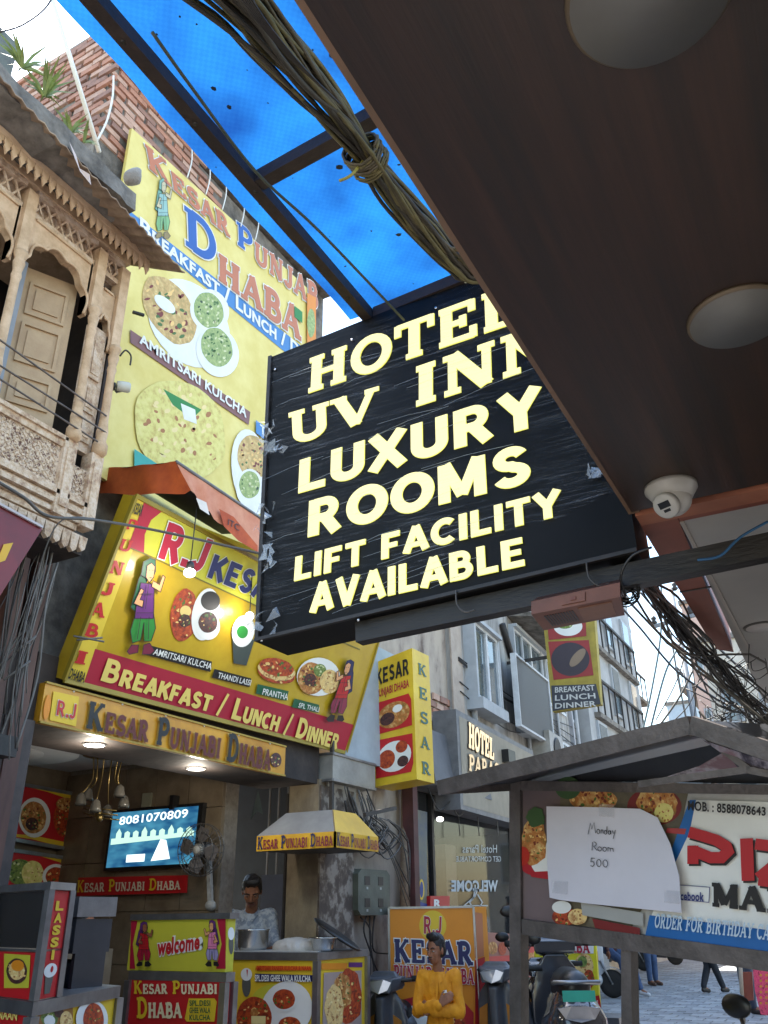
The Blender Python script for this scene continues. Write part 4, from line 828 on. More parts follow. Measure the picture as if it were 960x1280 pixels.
text(ct, 'AMRITSARI PANEER KULCHA & NAAN', LP.q([(320, 1213), (390, 1213), (390, 1207), (320, 1207)]), ink('dark orange', 190, 50, 20), 'sans', .02, .012)
text(ct, 'SPL.DESI GHEE WALA KULCHA', LP.q([(320, 1226), (390, 1227), (390, 1219), (320, 1218)]), white, 'sans', .03, .016)
prints(ct, RP, [('p', orange, [(402, 1204), (434, 1204), (434, 1212), (402, 1212)]), ('p', purple, [(436, 1203), (453, 1203), (453, 1209), (436, 1209)]), ('p', ink('hazy photo print', 170, 150, 140), [(405, 1216), (452, 1213), (452, 1290), (403, 1290)]), ('e', cur, (436, 1246, 17, 34), {'lump': .2}), ('e', mixf, (428, 1240, 12, 22), {'lump': .3}), ('e', kul, (418, 1260, 12, 28), {'lump': .2})], 'printed_dishes')
# things on the counter
zc_ = c.z
def pot(px, r, h, label, cat, name, kind=0):
    p = at(*px, Z=zc_) if False else None
b = MB(); p = c + V3(-.72, .20, 0); b.lathe(p, [(.09, .0), (.115, .03), (.12, .14), (.13, .15), (.125, .15), (.11, .13), (.08, .02)], 28); tag(b.build('steel_pot', pm('bright steel', (.6, .6, .58), rough=.22, metal=.9)), 'steel cooking pot at the left end of the counter before the cook', 'pot')
b = MB(); p = c + V3(.01 - .10, .22, 0); b.lathe(p, [(.07, 0), (.08, .02), (.1, .09), (.115, .095), (.1, .085), (.07, .02)], 28); tag(b.build('steel_bowl', MATS['bright steel']), 'shallow steel bowl beside the black griddle on the counter', 'bowl')
b = MB(); p = c + V3(-.36, .26, 0.0); b.ellip(p + V3(0, 0, .02), (.2, .13, .07)); fbuild(b, 'dough_cloth', pm('floury cloth', (.6, .58, .53), (.45, .43, .4), bump=.4), None, .012, 2, .02, 14); tag(bpy.data.objects['dough_cloth'], 'white floury dough cloth mounded on the counter under the cook\'s hands', 'cloth')
b = MB(); b.slab([c + V3(-.8, .08, .006), c + V3(-.06, .1, .006), c + V3(-.1, .4, .006), c + V3(-.78, .4, .006)], .005, V3(0, 0, 1)); tag(b.build('paper_sheet', pm('greasy white paper', (.6, .6, .58))), 'white paper sheet covering the counter top under the pots', 'paper')
a_ = V3(0, -.12, 1).normalized(); gc = c + V3(-.10, .42, .10); R_ = Matrix.Rotation(math.radians(28), 3, 'Y')
b = MB(); vs = [(.25, 0), (.27, .01), (.26, .02), (.0001, .015)]; b.lathe(gc, [(.20, 0), (.215, .012), (.20, .02)], 32, V3(.50, .22, .85)); tag(b.build('griddle', blackp), 'black round griddle propped at an angle on the counter', 'griddle')
# hood over the counter
hc = at(419, 1059, X=-3.5); Yh = hc.y; hz = hc.z; hl = at(320, 1069, Y=Yh).x; hr = at(473, 1063, X=-3.5).y; t = thing('hood_canopy', 'small yellow and grey hipped canopy reading Kesar Punjabi Dhaba over the counter', 'canopy', (-3.8, Yh + .3, hz))
ht = at(419, 1039, X=-3.5).z; lo = [V3(hl, Yh, hz), V3(-3.5, Yh, hz), V3(-3.5, hr, hz), V3(hl, hr, hz)]; mid = [V3(p.x, p.y, ht) for p in lo]
pk = at(433, 1015, X=-3.62).z; up_ = [V3(hl + .16, Yh + .16, pk), V3(-3.62, Yh + .16, pk), V3(-3.62, hr - .16, pk), V3(hl + .16, hr - .16, pk)]
yh = pm('hood yellow', srgb(226, 176, 36), srgb(200, 150, 26), scale=3, rough=.5)
b = MB(); b.slab([lo[0], lo[1], mid[1], mid[0]], .015, V3(0, -1, 0)); b.slab([lo[1], lo[2], mid[2], mid[1]], .015, V3(1, 0, 0)); b.build('fascia', yh, t)
b = MB(); b.slab([mid[0], mid[1], up_[1], up_[0]], .01); b.add([up_[0], up_[1], up_[2], up_[3]], [(0, 1, 2, 3)]); b.build('front_slope', pm('dusty grey sheet', (.30, .29, .27), (.22, .21, .2), scale=4), t)
b = MB(); b.slab([mid[1], mid[2], up_[2], up_[1]], .01, V3(1, 0, 0)); b.build('side_slope', yh, t)
b = MB(); b.add([p + V3(0, 0, .004) for p in lo], [(0, 1, 2, 3)]); b.build('hood_underside', darkm, t)
b = MB(); b.bar(V3(hl + .3, hr - .05, hz), V3(hl + .3, hr - .05, 3.0), .03, .03); b.bar(V3(-3.6, hr - .05, pk), V3(-3.6, hr + .5, pk + .1), .03, .03); b.build('support_arm', darkm, t)
text(t, 'Kesar Punjabi Dhaba', [bil([lo[0], lo[1], mid[1], mid[0]], a, c_) for a, c_ in ((.02, .12), (.98, .12), (.98, .92), (.02, .92))], ink('hood ink', 130, 34, 56), 'serif', .22, .005, ini=navy)
text(t, 'Kesar Punjabi Dhaba', [bil([lo[1], lo[2], mid[2], mid[1]], a, c_) for a, c_ in ((.03, .12), (.98, .12), (.98, .95), (.03, .95))], ink('hood ink', 130, 34, 56), 'serif', .22, .005, ini=navy)

# welcome cabinet
c = at(283, 1216, X=-3.55); l = at(161, 1216, Y=c.y); l.z = c.z; r = at(294, 1217, X=-3.55); r.z = c.z
r = V3(c.x, c.y + .16, c.z) if (r - c).length > .5 else r
wt_, LP, RP, ins = counter('red Kesar Punjabi Dhaba counter carrying the yellow welcome box', c, l, r, .28, [red])
text(wt_, 'Kesar Punjabi', LP.q([(168, 1242), (273, 1242), (273, 1226), (168, 1226)]), ink('cream ink', 232, 220, 180), 'serif', .24, .005, ini=yel)
text(wt_, 'Dhaba', LP.q([(172, 1272), (228, 1272), (228, 1247), (172, 1247)]), ink('cream ink', 232, 220, 180), 'serif', .24, .005, ini=yel)
prints(wt_, LP, [('p', yel, [(236, 1248), (268, 1248), (271, 1252), (268, 1277), (233, 1277), (231, 1273)])], 'printed_patch', off=.004)
for i, s in enumerate(('SPL.DESI', 'GHEE WALA', 'KULCHA')): text(wt_, s, LP.q([(238, 1257 + i * 9), (264, 1257 + i * 9), (264, 1250 + i * 9), (238, 1250 + i * 9)]), dgreen, 'sans', .02, .009)
wc = c; up = c + V3(0, .0, 0); zt_ = at(283, 1141, Y=c.y).z
t = thing('welcome_box', 'yellow box printed welcome with two dancing figures on the red counter', 'box', V3(c.x, c.y, c.z))
x0 = at(162, 1180, Y=c.y + .01).x; b = MB(); b.hexa([V3(x0, c.y + .01, c.z + .002), V3(c.x - .02, c.y + .01, c.z + .002), V3(c.x - .02, r.y, c.z + .002), V3(x0, r.y, c.z + .002)], [V3(x0, c.y + .01, zt_ - .035), V3(c.x - .02, c.y + .01, zt_ - .035), V3(c.x - .02, r.y, zt_ - .035), V3(x0, r.y, zt_ - .035)]); b.build('panel_box', greenyel, t)
b = MB(); b.box(x0 - .01, c.x, c.y, r.y + .01, zt_ - .034, zt_); b.build('lid_frame', steel, t)
WP = PY(c.y + .01)
prints(t, WP, [('p', mag, [(162, 1211), (164, 1151), (172, 1151), (166, 1180), (169, 1211)]), ('p', mag, [(270, 1211), (277, 1180), (271, 1148), (282, 1148), (282, 1211)])], 'printed_border', off=.002)
prints(t, WP, figure_items(180, 1153, 22, 55, [ink('fig brown', 150, 90, 60), red, mag, black, purple], 0), 'printed_dancer', off=.004)
prints(t, WP, figure_items(265, 1151, 20, 57, [skinp, pink, ink('fig grey', 160, 150, 190), black, purple], 0, -1), 'printed_dancer', off=.004)
text(t, 'welcome', WP.q([(197, 1196), (250, 1187), (251, 1166), (198, 1173)]), red, 'sans', .04, .004, white, .05)
SPp = PX(c.x - .02); prints(t, SPp, [('e', ink('dull cup', 90, 90, 84), (289, 1180, 3, 13)), ('e', white, (289, 1167, 4, 8))], 'printed_cup', off=.002)

# lassi cabinet at the left foreground
c = at(42, 1253, X=-3.1); z = c.z; r = at(151, 1232, Z=z); l = at(-60, 1240, Z=z)
r = c + (r - c).normalized() * min((r - c).length, 1.3); l = c + (l - c).normalized() * min((l - c).length, 1.2)
lt, LP, RP, ins = counter('red and yellow counter with steel edge carrying the lassi box', c, l, r, .0, [yel])
prints(lt, RP, [('p', ink('panel brown', 150, 100, 40), [(47, 1264), (91, 1258), (92, 1290), (47, 1290)]), ('e', grn, (62, 1272, 11, 11)), ('e', white, (62, 1276, 7, 7)), ('e', darkf, (74, 1266, 6, 6)), ('e', kul, (83, 1276, 8, 12)), ('e', white, (115, 1274, 20, 24)), ('e', cur, (117, 1275, 13, 21)), ], 'printed_dishes')
prints(lt, LP, [('p', red, [(-60, 1258), (34, 1262), (34, 1300), (-60, 1300)])], 'printed_panel')
text(lt, '& NAAN', LP.q([(-8, 1273), (24, 1275), (25, 1263), (-7, 1261)]), ink('print gold', 232, 206, 110), 'sans', .03, .01)
bx = c; zt2 = RP.p(70, 1108).z
kz = lambda p, z_: V3(p.x, p.y, z_)
dR = (r - c).normalized(); dL = (l - c).normalized(); b0 = c + dR * .02 + dL * .02; w1 = (RP.p(76, 1240) - RP.p(48, 1243)).length
t = thing('lassi_box', 'upright red and glass box lettered LASSI at the lower left', 'cabinet', c)
b1 = b0 + dR * w1; bL = b0 + dL * .9; bD = b1 + dL * .9
zt2 = at(68, 1112, X=b0.x).z
for p in (b0, b1, bL, bD): fr = MB(); fr.hexa([kz(p, z + .002) + V3(i, j, 0) for i, j in ((-.015, -.015), (.015, -.015), (.015, .015), (-.015, .015))], [kz(p, zt2) + V3(i, j, 0) for i, j in ((-.015, -.015), (.015, -.015), (.015, .015), (-.015, .015))]); fr.build('frame_post', steel, t)
b = MB(); b.hexa([kz(p, zt2) for p in (b0 - dR * .02 - dL * .02, b1 + dR * .02 - dL * .02, bD + dR * .02, bL)], [kz(p, zt2 + .03) for p in (b0 - dR * .02 - dL * .02, b1 + dR * .02 - dL * .02, bD + dR * .02, bL)]); b.build('lid', steel, t)
qs = [kz(b0, z + .004) + dR * .012, kz(b1, z + .004) - dR * .012, kz(b1, zt2 - .002) - dR * .012, kz(b0, zt2 - .002) + dR * .012]
b = MB(); b.slab(qs, .01); b.build('side_panel', red, t)
for i, ch in enumerate('LASSI'):
    y0 = .90 - i * .115; text(t, ch, [bil(qs, a, y) for a, y in ((.3, y0 - .09), (.72, y0 - .09), (.72, y0), (.3, y0))] if ch != 'I' else [bil(qs, a, y) for a, y in ((.43, y0 - .09), (.58, y0 - .09), (.58, y0), (.43, y0))], yel, 'sans', .05, .004, name='letter')
def ellq(q_, cx, cy, rx, ry, o): n_ = qn(q_); return [bil(q_, cx + rx * math.cos(k * .3142), cy + ry * math.sin(k * .3142)) + n_ * o for k in range(20)]
b = MB(); b.m(ink('dull cup', 90, 90, 84)); n_ = qn(qs); b.poly([bil(qs, a, y) + n_ * .003 for a, y in ((.36, .04), (.62, .04), (.72, .24), (.26, .24))]); b.m(white); b.poly(ellq(qs, .5, .25, .33, .065, .004)); b.m(red); b.poly(ellq(qs, .55, .26, .07, .03, .005)); b.build('printed_cup', None, t, fix=False)
ql = [kz(bL, z + .004), kz(b0, z + .004), kz(b0, z + (zt2 - z) * .42), kz(bL, z + (zt2 - z) * .42)]
b = MB(); b.slab(ql, .01); b.build('lower_panel', red, t)
Lp2 = P3(ql[0], ql[1], ql[2]); prints(t, Lp2, [('p', greenyel, [(5, 1235), (5, 1192), (38, 1194), (36, 1235)]), ('e', darkf, (21, 1214, 13, 16)), ('e', kul, (21, 1213, 10, 12)), ('e', orange, (22, 1207, 8, 7))], 'printed_dishes', off=.003)
qg = [kz(bL, z + (zt2 - z) * .46), kz(b0, z + (zt2 - z) * .46), kz(b0, zt2 - .004), kz(bL, zt2 - .004)]; b = MB(); b.slab(qg, .006); b.build('glass_pane', pm('dark dusty glass', (.03, .03, .03), rough=.12, alpha=.8, spec=.7), t)
b = MB(); b.hexa([kz(p, z + (zt2 - z) * .43) for p in (bL, b0, b1, bD)], [kz(p, z + (zt2 - z) * .45) for p in (bL, b0, b1, bD)]); b.build('shelf', steel, t)
b = MB(); p = c + dR * .62 + dL * .3; b.m(steel); b.box(p.x - .13, p.x + .13, p.y - .13, p.y + .13, z + .31, z + .40); b.m(pm('dark appliance', (.05, .05, .055), rough=.35)); b.box(p.x - .12, p.x + .12, p.y - .12, p.y + .12, z + .15, z + .30); b.box(p.x - .10, p.x + .10, p.y - .14, p.y - .12, z + .17, z + .27); b.lathe((p.x, p.y, z), [(.07, 0), (.08, .1), (.07, .12)], 12); b.box(p.x + .1, p.x + .12, p.y - .1, p.y + .1, z, z + .15); tag(b.build('coffee_machine'), 'dark steel drinks machine behind the lassi box', 'appliance')
b = MB(); b.box(-4.7, -4.3, 3.9, 4.4, .28, 1.28); tag(b.build('cabinet', tilem), 'low marble clad cabinet between the lassi box and welcome box', 'cabinet')
# ------------------------------------------------------------------ old wall, pillar, duct
ow = thing('old_wall', 'stained peeling plaster house wall and pillar between the eatery and the hotel', 'building', (-4.1, 7.2, 0))
b = MB(); b.box(-4.6, -4.06, 6.9, 7.98, 0, 5.6); b.build('plaster_wall', plaster, ow); b = MB(); b.box(-4.6, -4.06, 7.98, 9.25, 2.63, 5.6); b.build('upper_plaster_wall', plaster, ow)
pil = pm('yellowish pillar plaster', (.30, .24, .15), (.13, .09, .06), scale=4, rough=.8, bump=.4, stretch=(1, 1, .6)); pil2 = pm('blotchy brown plaster', (.30, .25, .20), (.09, .065, .05), scale=7, rough=.85, bump=.6, bscale=14, lo=.42, hi=.56, c3=(.13, .095, .07))
b = MB(); b.box(-4.30, -4.0, 6.28, 6.86, 0, 2.5); b.m(pil2); b.box(-4.0, -3.985, 6.29, 6.85, 0, 2.45); b.mats = [pil, pil2]; b.mi = [0] * 6 + [1] * 6; b.build('pillar', None, ow)
b = MB(); b.box(-4.32, -4.302, 6.26, 6.29, 0, 2.4); b.build('pillar_pipe', darkm, ow)
dw = thing('dark_passage', 'dark stair passage with a tall steel grille beside the pillar', 'doorway', (-4.8, 6.6, 0))
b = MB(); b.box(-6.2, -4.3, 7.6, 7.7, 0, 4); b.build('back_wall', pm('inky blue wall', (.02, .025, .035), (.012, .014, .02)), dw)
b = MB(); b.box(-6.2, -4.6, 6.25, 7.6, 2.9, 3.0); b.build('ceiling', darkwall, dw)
b = MB(); b.box(-6.2, -4.0, 6.0, 9, -.0, .27); b.build('step_floor', pil, dw)
for i in range(6):
    x = at(333, 1100, Y=7.2).x + i * .11; b = MB(); b.bar((x, 7.2, .3), (x, 7.2, 2.8), .016, .016); b.build('grille_bar', pm('steel grille', (.4, .4, .42), metal=.6, rough=.4), dw)
b = MB(); p = at(338, 1140, Y=7.15); b.box(at(333, 1100, Y=7.2).x, at(372, 1100, Y=7.2).x, 7.12, 7.16, .3, at(350, 1093, Y=7.14).z); b.build('blue_cabinet', pm('dark blue cabinet', (.05, .06, .10)), dw)
b = MB(); c = at(318, 1010, Y=6.7); b.slab([c + V3(-.04, 0, -.1), c + V3(.03, 0, .16), c + V3(.1, 0, -.06), c + V3(.03, 0, -.03)], .004, V3(0, -1, 0)); tag(b.build('cloth_flag', pm('teal grey cloth', (.10, .14, .15))), 'small limp grey green cloth hanging in the dark passage', 'cloth')
du = thing('air_duct', 'square galvanised duct elbow above the pillar', 'duct', (-4.1, 6.5, 2.4))
zb, zt_ = at(416, 976, X=-3.9).z, at(416, 940, X=-3.9).z; yd = at(416, 958, X=-3.9).y; xl = at(367, 960, Y=yd).x; yr = yd + .75
b = MB(); b.hexa([V3(xl, yd, zb), V3(-3.9, yd, zb), V3(-3.9, yr, zb), V3(xl, yr, zb)], [V3(xl, yd, zt_), V3(-3.9, yd, zt_), V3(-3.9, yr, zt_), V3(xl, yr, zt_)]); b.build('duct_box', galv, du)
for z in (zb + .01, zt_ - .01): b = MB(); b.bar(V3(xl, yd - .006, z), V3(-3.894, yd - .006, z), .012, .02); b.bar(V3(-3.894, yd, z), V3(-3.894, yr, z), .012, .02); b.build('flange', steel, du)
z2 = zb - .32; a = [V3(xl + .09, yd + .06, zb), V3(-3.98, yd + .06, zb), V3(-3.98, yd + .55, zb), V3(xl + .09, yd + .55, zb)]; e = [V3(xl + .03, yd + .1, z2), V3(-4.03, yd + .1, z2), V3(-4.0, yd + .5, z2), V3(xl + .03, yd + .5, z2)]; b = MB(); b.hexa(e, a); b.build('duct_drop', galv, du)
b = MB(); b.hexa([V3(xl + .3, yd + .25, zt_), V3(-3.93, yd + .25, zt_), V3(-3.93, yd + .9, zt_), V3(xl + .3, yd + .9, zt_)], [V3(xl + .3, yd + .9, 3.9), V3(-3.95, yd + .9, 3.9), V3(-3.95, yd + 1.3, 3.9), V3(xl + .3, yd + 1.3, 3.9)]); b.build('duct_riser', pm('pale blue duct', (.36, .42, .46), (.28, .32, .36), scale=3), du)
# meter box
c = at(463, 1117, X=-3.96); mtb = thing('meter_box', 'green grey electrical junction box with four dark windows on the peeling wall', 'electric box', c)
y0, y1 = at(444, 1117, X=-3.96).y, at(484, 1117, X=-3.96).y; z0, z1 = at(463, 1144, X=-3.96).z, at(463, 1087, X=-3.96).z; gb = pm('green grey paint', (.12, .13, .10), (.08, .085, .065), scale=6, rough=.6, bump=.2)
b = MB(); hh = [(y0, z0 + .04), (y0 + .05, z0), (y1 - .05, z0), (y1, z0 + .04), (y1, z1 - .04), (y1 - .06, z1), (y0 + .06, z1), (y0, z1 - .04)]; b.slab([V3(-3.93, y, z) for y, z in hh], .12, V3(1, 0, 0)); b.build('case', gb, mtb)
for i in (0, 1):
    for j in (0, 1):
        yc, zc2 = y0 + (y1 - y0) * (.27 + .42 * i), z0 + (z1 - z0) * (.28 + .48 * j); b = MB(); b.box(-3.93, -3.926, yc - .045, yc + .045, zc2 - .04, zc2 + .03); b.m(pm('pale spot', (.4, .4, .36))); b.box(-3.93, -3.925, yc - .02, yc + .01, zc2 - .075, zc2 - .055); b.mats = [darkm, MATS['pale spot']]; b.mi = [0] * 6 + [1] * 6; b.build('window', None, mtb)
random.seed(5)
b = MB(); stp = [(508, 988), (505, 1040), (506, 1100), (506, 1180)]; b.tube([at(u, v, X=-3.97) for u, v in ((508, 986), (506, 1200))], .055, 10); tag(b.build('drain_pipe', pm('flaking pipe', (.36, .27, .18), (.16, .1, .07), scale=9, bump=.4)), 'flaking tan drain pipe standing against the old wall', 'pipe')
b = MB(); p = at(517, 1100, X=-3.9); b.box(-3.98, -3.86, p.y - .05, p.y + .05, 0, 2.9); tag(b.build('timber_post', pm('maroon post', (.10, .03, .03), (.06, .02, .02))), 'maroon square post between the old wall and the hotel glass front', 'post')
cb = thing('cable_coil', 'tangle of looping black cables on the plaster wall above the green meter box', 'cables', at(470, 1040, X=-3.9))
for i in range(22):
    u0, v0 = random.uniform(425, 460), random.uniform(985, 1020); uc, vc = 470 + random.uniform(-14, 22), 1045 + random.uniform(-14, 10); b = MB(); x = random.uniform(-3.97, -3.85); rr = random.uniform(6, 18)
    pts = [at(u0 + 5, v0 - 10, X=x), at(u0 + 12, v0 + 15, X=x), at(uc - rr, vc, X=x), at(uc, vc + rr * 1.2, X=x + .02), at(uc + rr, vc, X=x), at(uc, vc - rr, X=x)]
    if i % 3 == 0: pts += [at(uc + 25, vc - 5 + rr, X=-3.88), at(512, vc + random.uniform(30, 90), X=-3.88)]
    b.tube(spl(pts, 4), random.choice((.005, .007, .009)), 4); b.build('cable', random.choice(wm + [darkm]), cb)
for pts in ([(462, 1145), (463, 1180), (470, 1210), (490, 1240)], [(468, 1145), (466, 1185), (480, 1192), (500, 1190)], [(458, 1145), (455, 1165), (466, 1200), (468, 1230)], [(450, 1146), (462, 1160), (463, 1190), (462, 1280)]):
    b = MB(); b.tube(spl([at(u, v, X=-3.96) for u, v in pts], 5), .007, 4); b.build('cable', darkm, cb)
# double faced box sign
YK = 7.25; KP = PY(YK); q = [at(467, 984, Y=YK), at(521, 974, Y=YK), at(515, 810, Y=YK), at(467, 829, Y=YK)]
t = thing('box_sign', 'tall narrow yellow box sign lettered KESAR with two red food panels on the old wall', 'sign', q[0]); dpt = V3(.02, .34, .0)
b = MB(); b.hexa(q, [p + dpt for p in q]); b.build('sign_box', pm('box sign yellow', srgb(222, 190, 50), srgb(200, 164, 40), scale=3, rough=.4), t)
def KQ(a, c_, o=0): return bil(q, a, c_) + V3(0, -o, 0)
b = MB(); b.m(red); b.poly([KQ(a, c_, .004) for a, c_ in ((.06, .40), (.94, .40), (.94, .60), (.88, .65), (.14, .655), (.06, .60))]); b.poly([KQ(a, c_, .004) for a, c_ in ((.06, .06), (.88, .06), (.94, .12), (.94, .34), (.12, .355), (.06, .30))]); b.build('printed_panel', None, t, fix=False)
b = MB(); 
def kell(cx, cy, rx, ry, m, o): b.m(m); b.poly([KQ(cx + rx * math.cos(k * .2618), cy + ry * math.sin(k * .2618), o) for k in range(24)])
kell(.5, .52, .4, .10, mixf, .006); kell(.35, .5, .18, .05, darkf, .007); kell(.6, .56, .12, .03, white, .007); kell(.5, .2, .4, .115, white, .006); kell(.32, .19, .2, .07, cur, .007); kell(.68, .26, .14, .045, cur, .007); kell(.7, .15, .13, .04, darkf, .007); b.build('printed_dishes', None, t, fix=False)
text(t, 'KESAR', [KQ(a, c_) for a, c_ in ((.07, .80), (.92, .80), (.92, .93), (.07, .93))], black, 'block', .22, .006)
text(t, 'PUNJABI DHABA', [KQ(a, c_) for a, c_ in ((.09, .70), (.9, .70), (.9, .765), (.09, .765))], mag, 'sans', .02, .006)
qs2 = [q[1], q[1] + dpt, q[2] + dpt, q[2]]
for i, ch in enumerate('KESAR'): y = .9 - i * .19; text(t, ch, [bil(qs2, a, c_) for a, c_ in ((.3, y - .09), (.78, y - .09), (.78, y), (.3, y))], ink('box ink', 60, 100, 90), 'serif', .2, .006, name='letter')
b = MB(); b.bar(q[0] + V3(.02, .1, .3), V3(-4.06, YK + .1, q[0].z + .3), .03, .03); b.bar(q[3] + V3(.02, .1, -.3), V3(-4.06, YK + .1, q[3].z - .3), .03, .03); b.build('wall_bracket', darkm, t)

# ------------------------------------------------------------------ hotel building
B0 = V3(-4.0, 9.2, 0); BD = V3(-.054, 1, 0).normalized(); BN = V3(1, .054, 0).normalized(); BP = PL(B0, BN)
def BPo(o): return PL(B0 + BN * o, BN)
hb = thing('hotel_building', 'blue grey roughcast hotel building with framed windows and dark glass front', 'building', B0)
def bpt(s, z, o=0): return B0 + BD * s + BN * o + V3(0, 0, z)
def bbox(b, s0, s1, z0, z1, o0, o1): return b.hexa([bpt(s0, z0, o0), bpt(s1, z0, o0), bpt(s1, z1, o0), bpt(s0, z1, o0)], [bpt(s0, z0, o1), bpt(s1, z0, o1), bpt(s1, z1, o1), bpt(s0, z1, o1)])
def sz(u, v, o=0): p = BPo(o).p(u, v); d = p - B0; return d.dot(BD), p.z
b = MB(); bbox(b, 0, 6.7, 2.75, 7.3, -4, 0); b.build('upper_wall', bwall, hb)
b = MB(); bbox(b, -.02, .35, 2.75, 5.8, 0, .02); b.build('wall_patch', pm('buff render', (.46, .38, .31), (.34, .27, .22), scale=4, bump=.3), hb)
b = MB()
wallpipe = b.tube([bpt(.62, 2.6, .05), bpt(.62, 7, .05)], .04, 8); b.build('rain_pipe', pm('pale pipe', (.42, .44, .47)), hb)
def window(label, uv0, uv1, dep, panes=2, open_=False):
    s0, z0 = sz(*uv0, dep); s1, z1 = sz(*uv1, dep); fm_ = pm('grey window frame', (.42, .44, .46), (.34, .36, .38))
    w_ = MB(); bbox(w_, s0 - .06, s1 + .06, z0 - .14, z0, 0, dep + .06); bbox(w_, s0 - .06, s1 + .06, z1, z1 + .05, 0, dep + .05); bbox(w_, s0 - .06, s0, z0, z1, 0, dep); bbox(w_, s1, s1 + .06, z0, z1, 0, dep); w_ = w_.build('window_frame', fm_, hb)
    n = 2
    for i in range(n):
        a = s0 + (s1 - s0) * i / n; c_ = s0 + (s1 - s0) * (i + 1) / n; k = MB(); bbox(k, a, a + .035, z0, z1, dep - .06, dep - .01); bbox(k, c_ - .035, c_, z0, z1, dep - .06, dep - .01); bbox(k, a + .035, c_ - .035, z0, z0 + .04, dep - .06, dep - .01); bbox(k, a + .035, c_ - .035, z1 - .04, z1, dep - .06, dep - .01); k.build('sash', pm('white aluminium', (.6, .62, .64)), w_)
        k = MB(); bbox(k, a + .035, c_ - .035, z0 + .04, z1 - .04, dep - .045, dep - .04); k.build('pane', pm('sky tinted glass', (.10, .13, .15), rough=.04, spec=1.0), w_)
    return w_
s0, z0 = sz(597, 868); s1, z1 = sz(624, 790)
window('', (600, 872), (622, 800), .16)
window('', (653, 905), (682, 820), .08)
s0, z0 = sz(654, 905, .3); s1, z1 = sz(687, 852, .3)
k = MB(); bbox(k, s0, s1, z0, z1, .22, .26); k = k.build('mesh_shutter', pm('window mesh', (.10, .10, .10), (.07, .07, .07), scale=80), hb)
k2 = MB(); bbox(k2, s0 - .03, s1 + .03, z0 - .03, z0, .2, .28); bbox(k2, s0 - .03, s1 + .03, z1, z1 + .03, .2, .28); bbox(k2, s0 - .03, s0, z0, z1, .2, .28); bbox(k2, s1, s1 + .03, z0, z1, .2, .28); k2.build('shutter_frame', pm('white aluminium', (.6, .62, .64)), k)
# slanting dark sunshade and cables
a = BPo(.0).p(633, 770); e = BPo(.0).p(681, 822); b = MB(); b.hexa([a, a + V3(0, 0, .08), a + BN * .4 + V3(0, 0, .0), a + BN * .4 - V3(0, 0, .06)], [e, e + V3(0, 0, .08), e + BN * .4, e + BN * .4 - V3(0, 0, .06)]); b.build('sunshade', dstone, hb)
b = MB(); b.tube([BPo(.05).p(628, 780), BPo(.05).p(640, 822)], .05, 6); b.build('black_pipe', darkm, hb)
for i, (u, v) in enumerate(((700, 960), (715, 940), (728, 930), (742, 925))):
    s, _ = sz(u, v); b = MB(); bbox(b, s, s + .07, 2.75, 7.3, 0, .05 + .02 * i); b.build('pilaster', pm('pale strip', (.5, .5, .52), (.3, .3, .32), scale=5, stretch=(1, 1, .3)), hb)
for s in (4.3, 5.2, 6.0):
    for z in (3.3, 4.6, 5.9):
        k = MB(); bbox(k, s, s + .5, z, z + .8, .0, .03); k = k.build('window', pm('white aluminium', (.6, .62, .64)), hb); k3 = MB(); bbox(k3, s + .05, s + .45, z + .05, z + .75, .03, .035); k3.build('pane', MATS['sky tinted glass'], k)
b = MB(); bbox(b, 2.2, 2.24, 3.0, 3.3, 0, .3)
for s_, z_ in ((3.1, 3.35),):
    ac = MB(); bbox(ac, s_, s_ + .8, z_, z_ + .55, .04, .34); ac = ac.build('air_conditioner', pm('dusty appliance white', (.42, .41, .39), (.3, .29, .27), scale=6), hb); k = MB(); k.lathe(bpt(s_ + .4, z_ + .28, .342), [(.20, 0), (.22, .012), (.19, .014)], 20, BN); k.build('fan_grille', darkm, ac)
for s_, r_ in ((3.0, .03), (4.1, .035), (4.9, .025), (6.3, .04)): b = MB(); b.tube([bpt(s_, 2.8, .06), bpt(s_, 7.2, .06)], r_, 8); b.build('wall_pipe', pm('pale pipe', (.42, .44, .47)), hb)
random.seed(77)
for k_ in range(7): z_ = random.uniform(3.0, 4.6); b = MB(); b.tube(spl([bpt(.2, z_, .03), bpt(1.8, z_ - random.uniform(.05, .25), .06), bpt(3.4, z_ - .05, .05), bpt(6.4, z_ + random.uniform(-.3, .3), .05)], 6), .008, 4); b.build('facade_cable', darkm, hb)
# hotel lightbox
s0, _ = sz(572, 930, .3); s1, _ = sz(668, 960, .3); _, z0 = sz(577, 975, .3); _, z1 = sz(577, 890, .3)
hs = thing('hotel_sign', 'cream light box lettered HOTEL on the blue grey building beside the box sign', 'sign', bpt(s0, z0, .3))
b = MB(); bbox(b, s0, s1, z0 - .3, z1, .02, .3); b.build('sign_case', greymetal, hs)
q = [bpt(s0 + .08, z0 - .25, .303), bpt(s1 - .05, z0 - .25, .303), bpt(s1 - .05, z1 - .06, .303), bpt(s0 + .08, z1 - .06, .303)]
b = MB(); b.poly(q); b.build('sign_face', pm('cream acrylic', (.30, .26, .20), (.24, .21, .16)), hs, fix=False)
H1 = BPo(.31); text(hs, 'HOTEL', H1.q([(585, 934), (616, 950), (616, 925), (585, 903)]), glow('warm lit letter', (1, .8, .5), .3), 'serif', .22, .01, darkm, .03, th=.02)
text(hs, 'PARAS', H1.q([(585, 963), (622, 976), (622, 955), (585, 943)]), glow('warm lit letter dim', (1, .8, .5), .2), 'serif', .22, .01, darkm, .03)
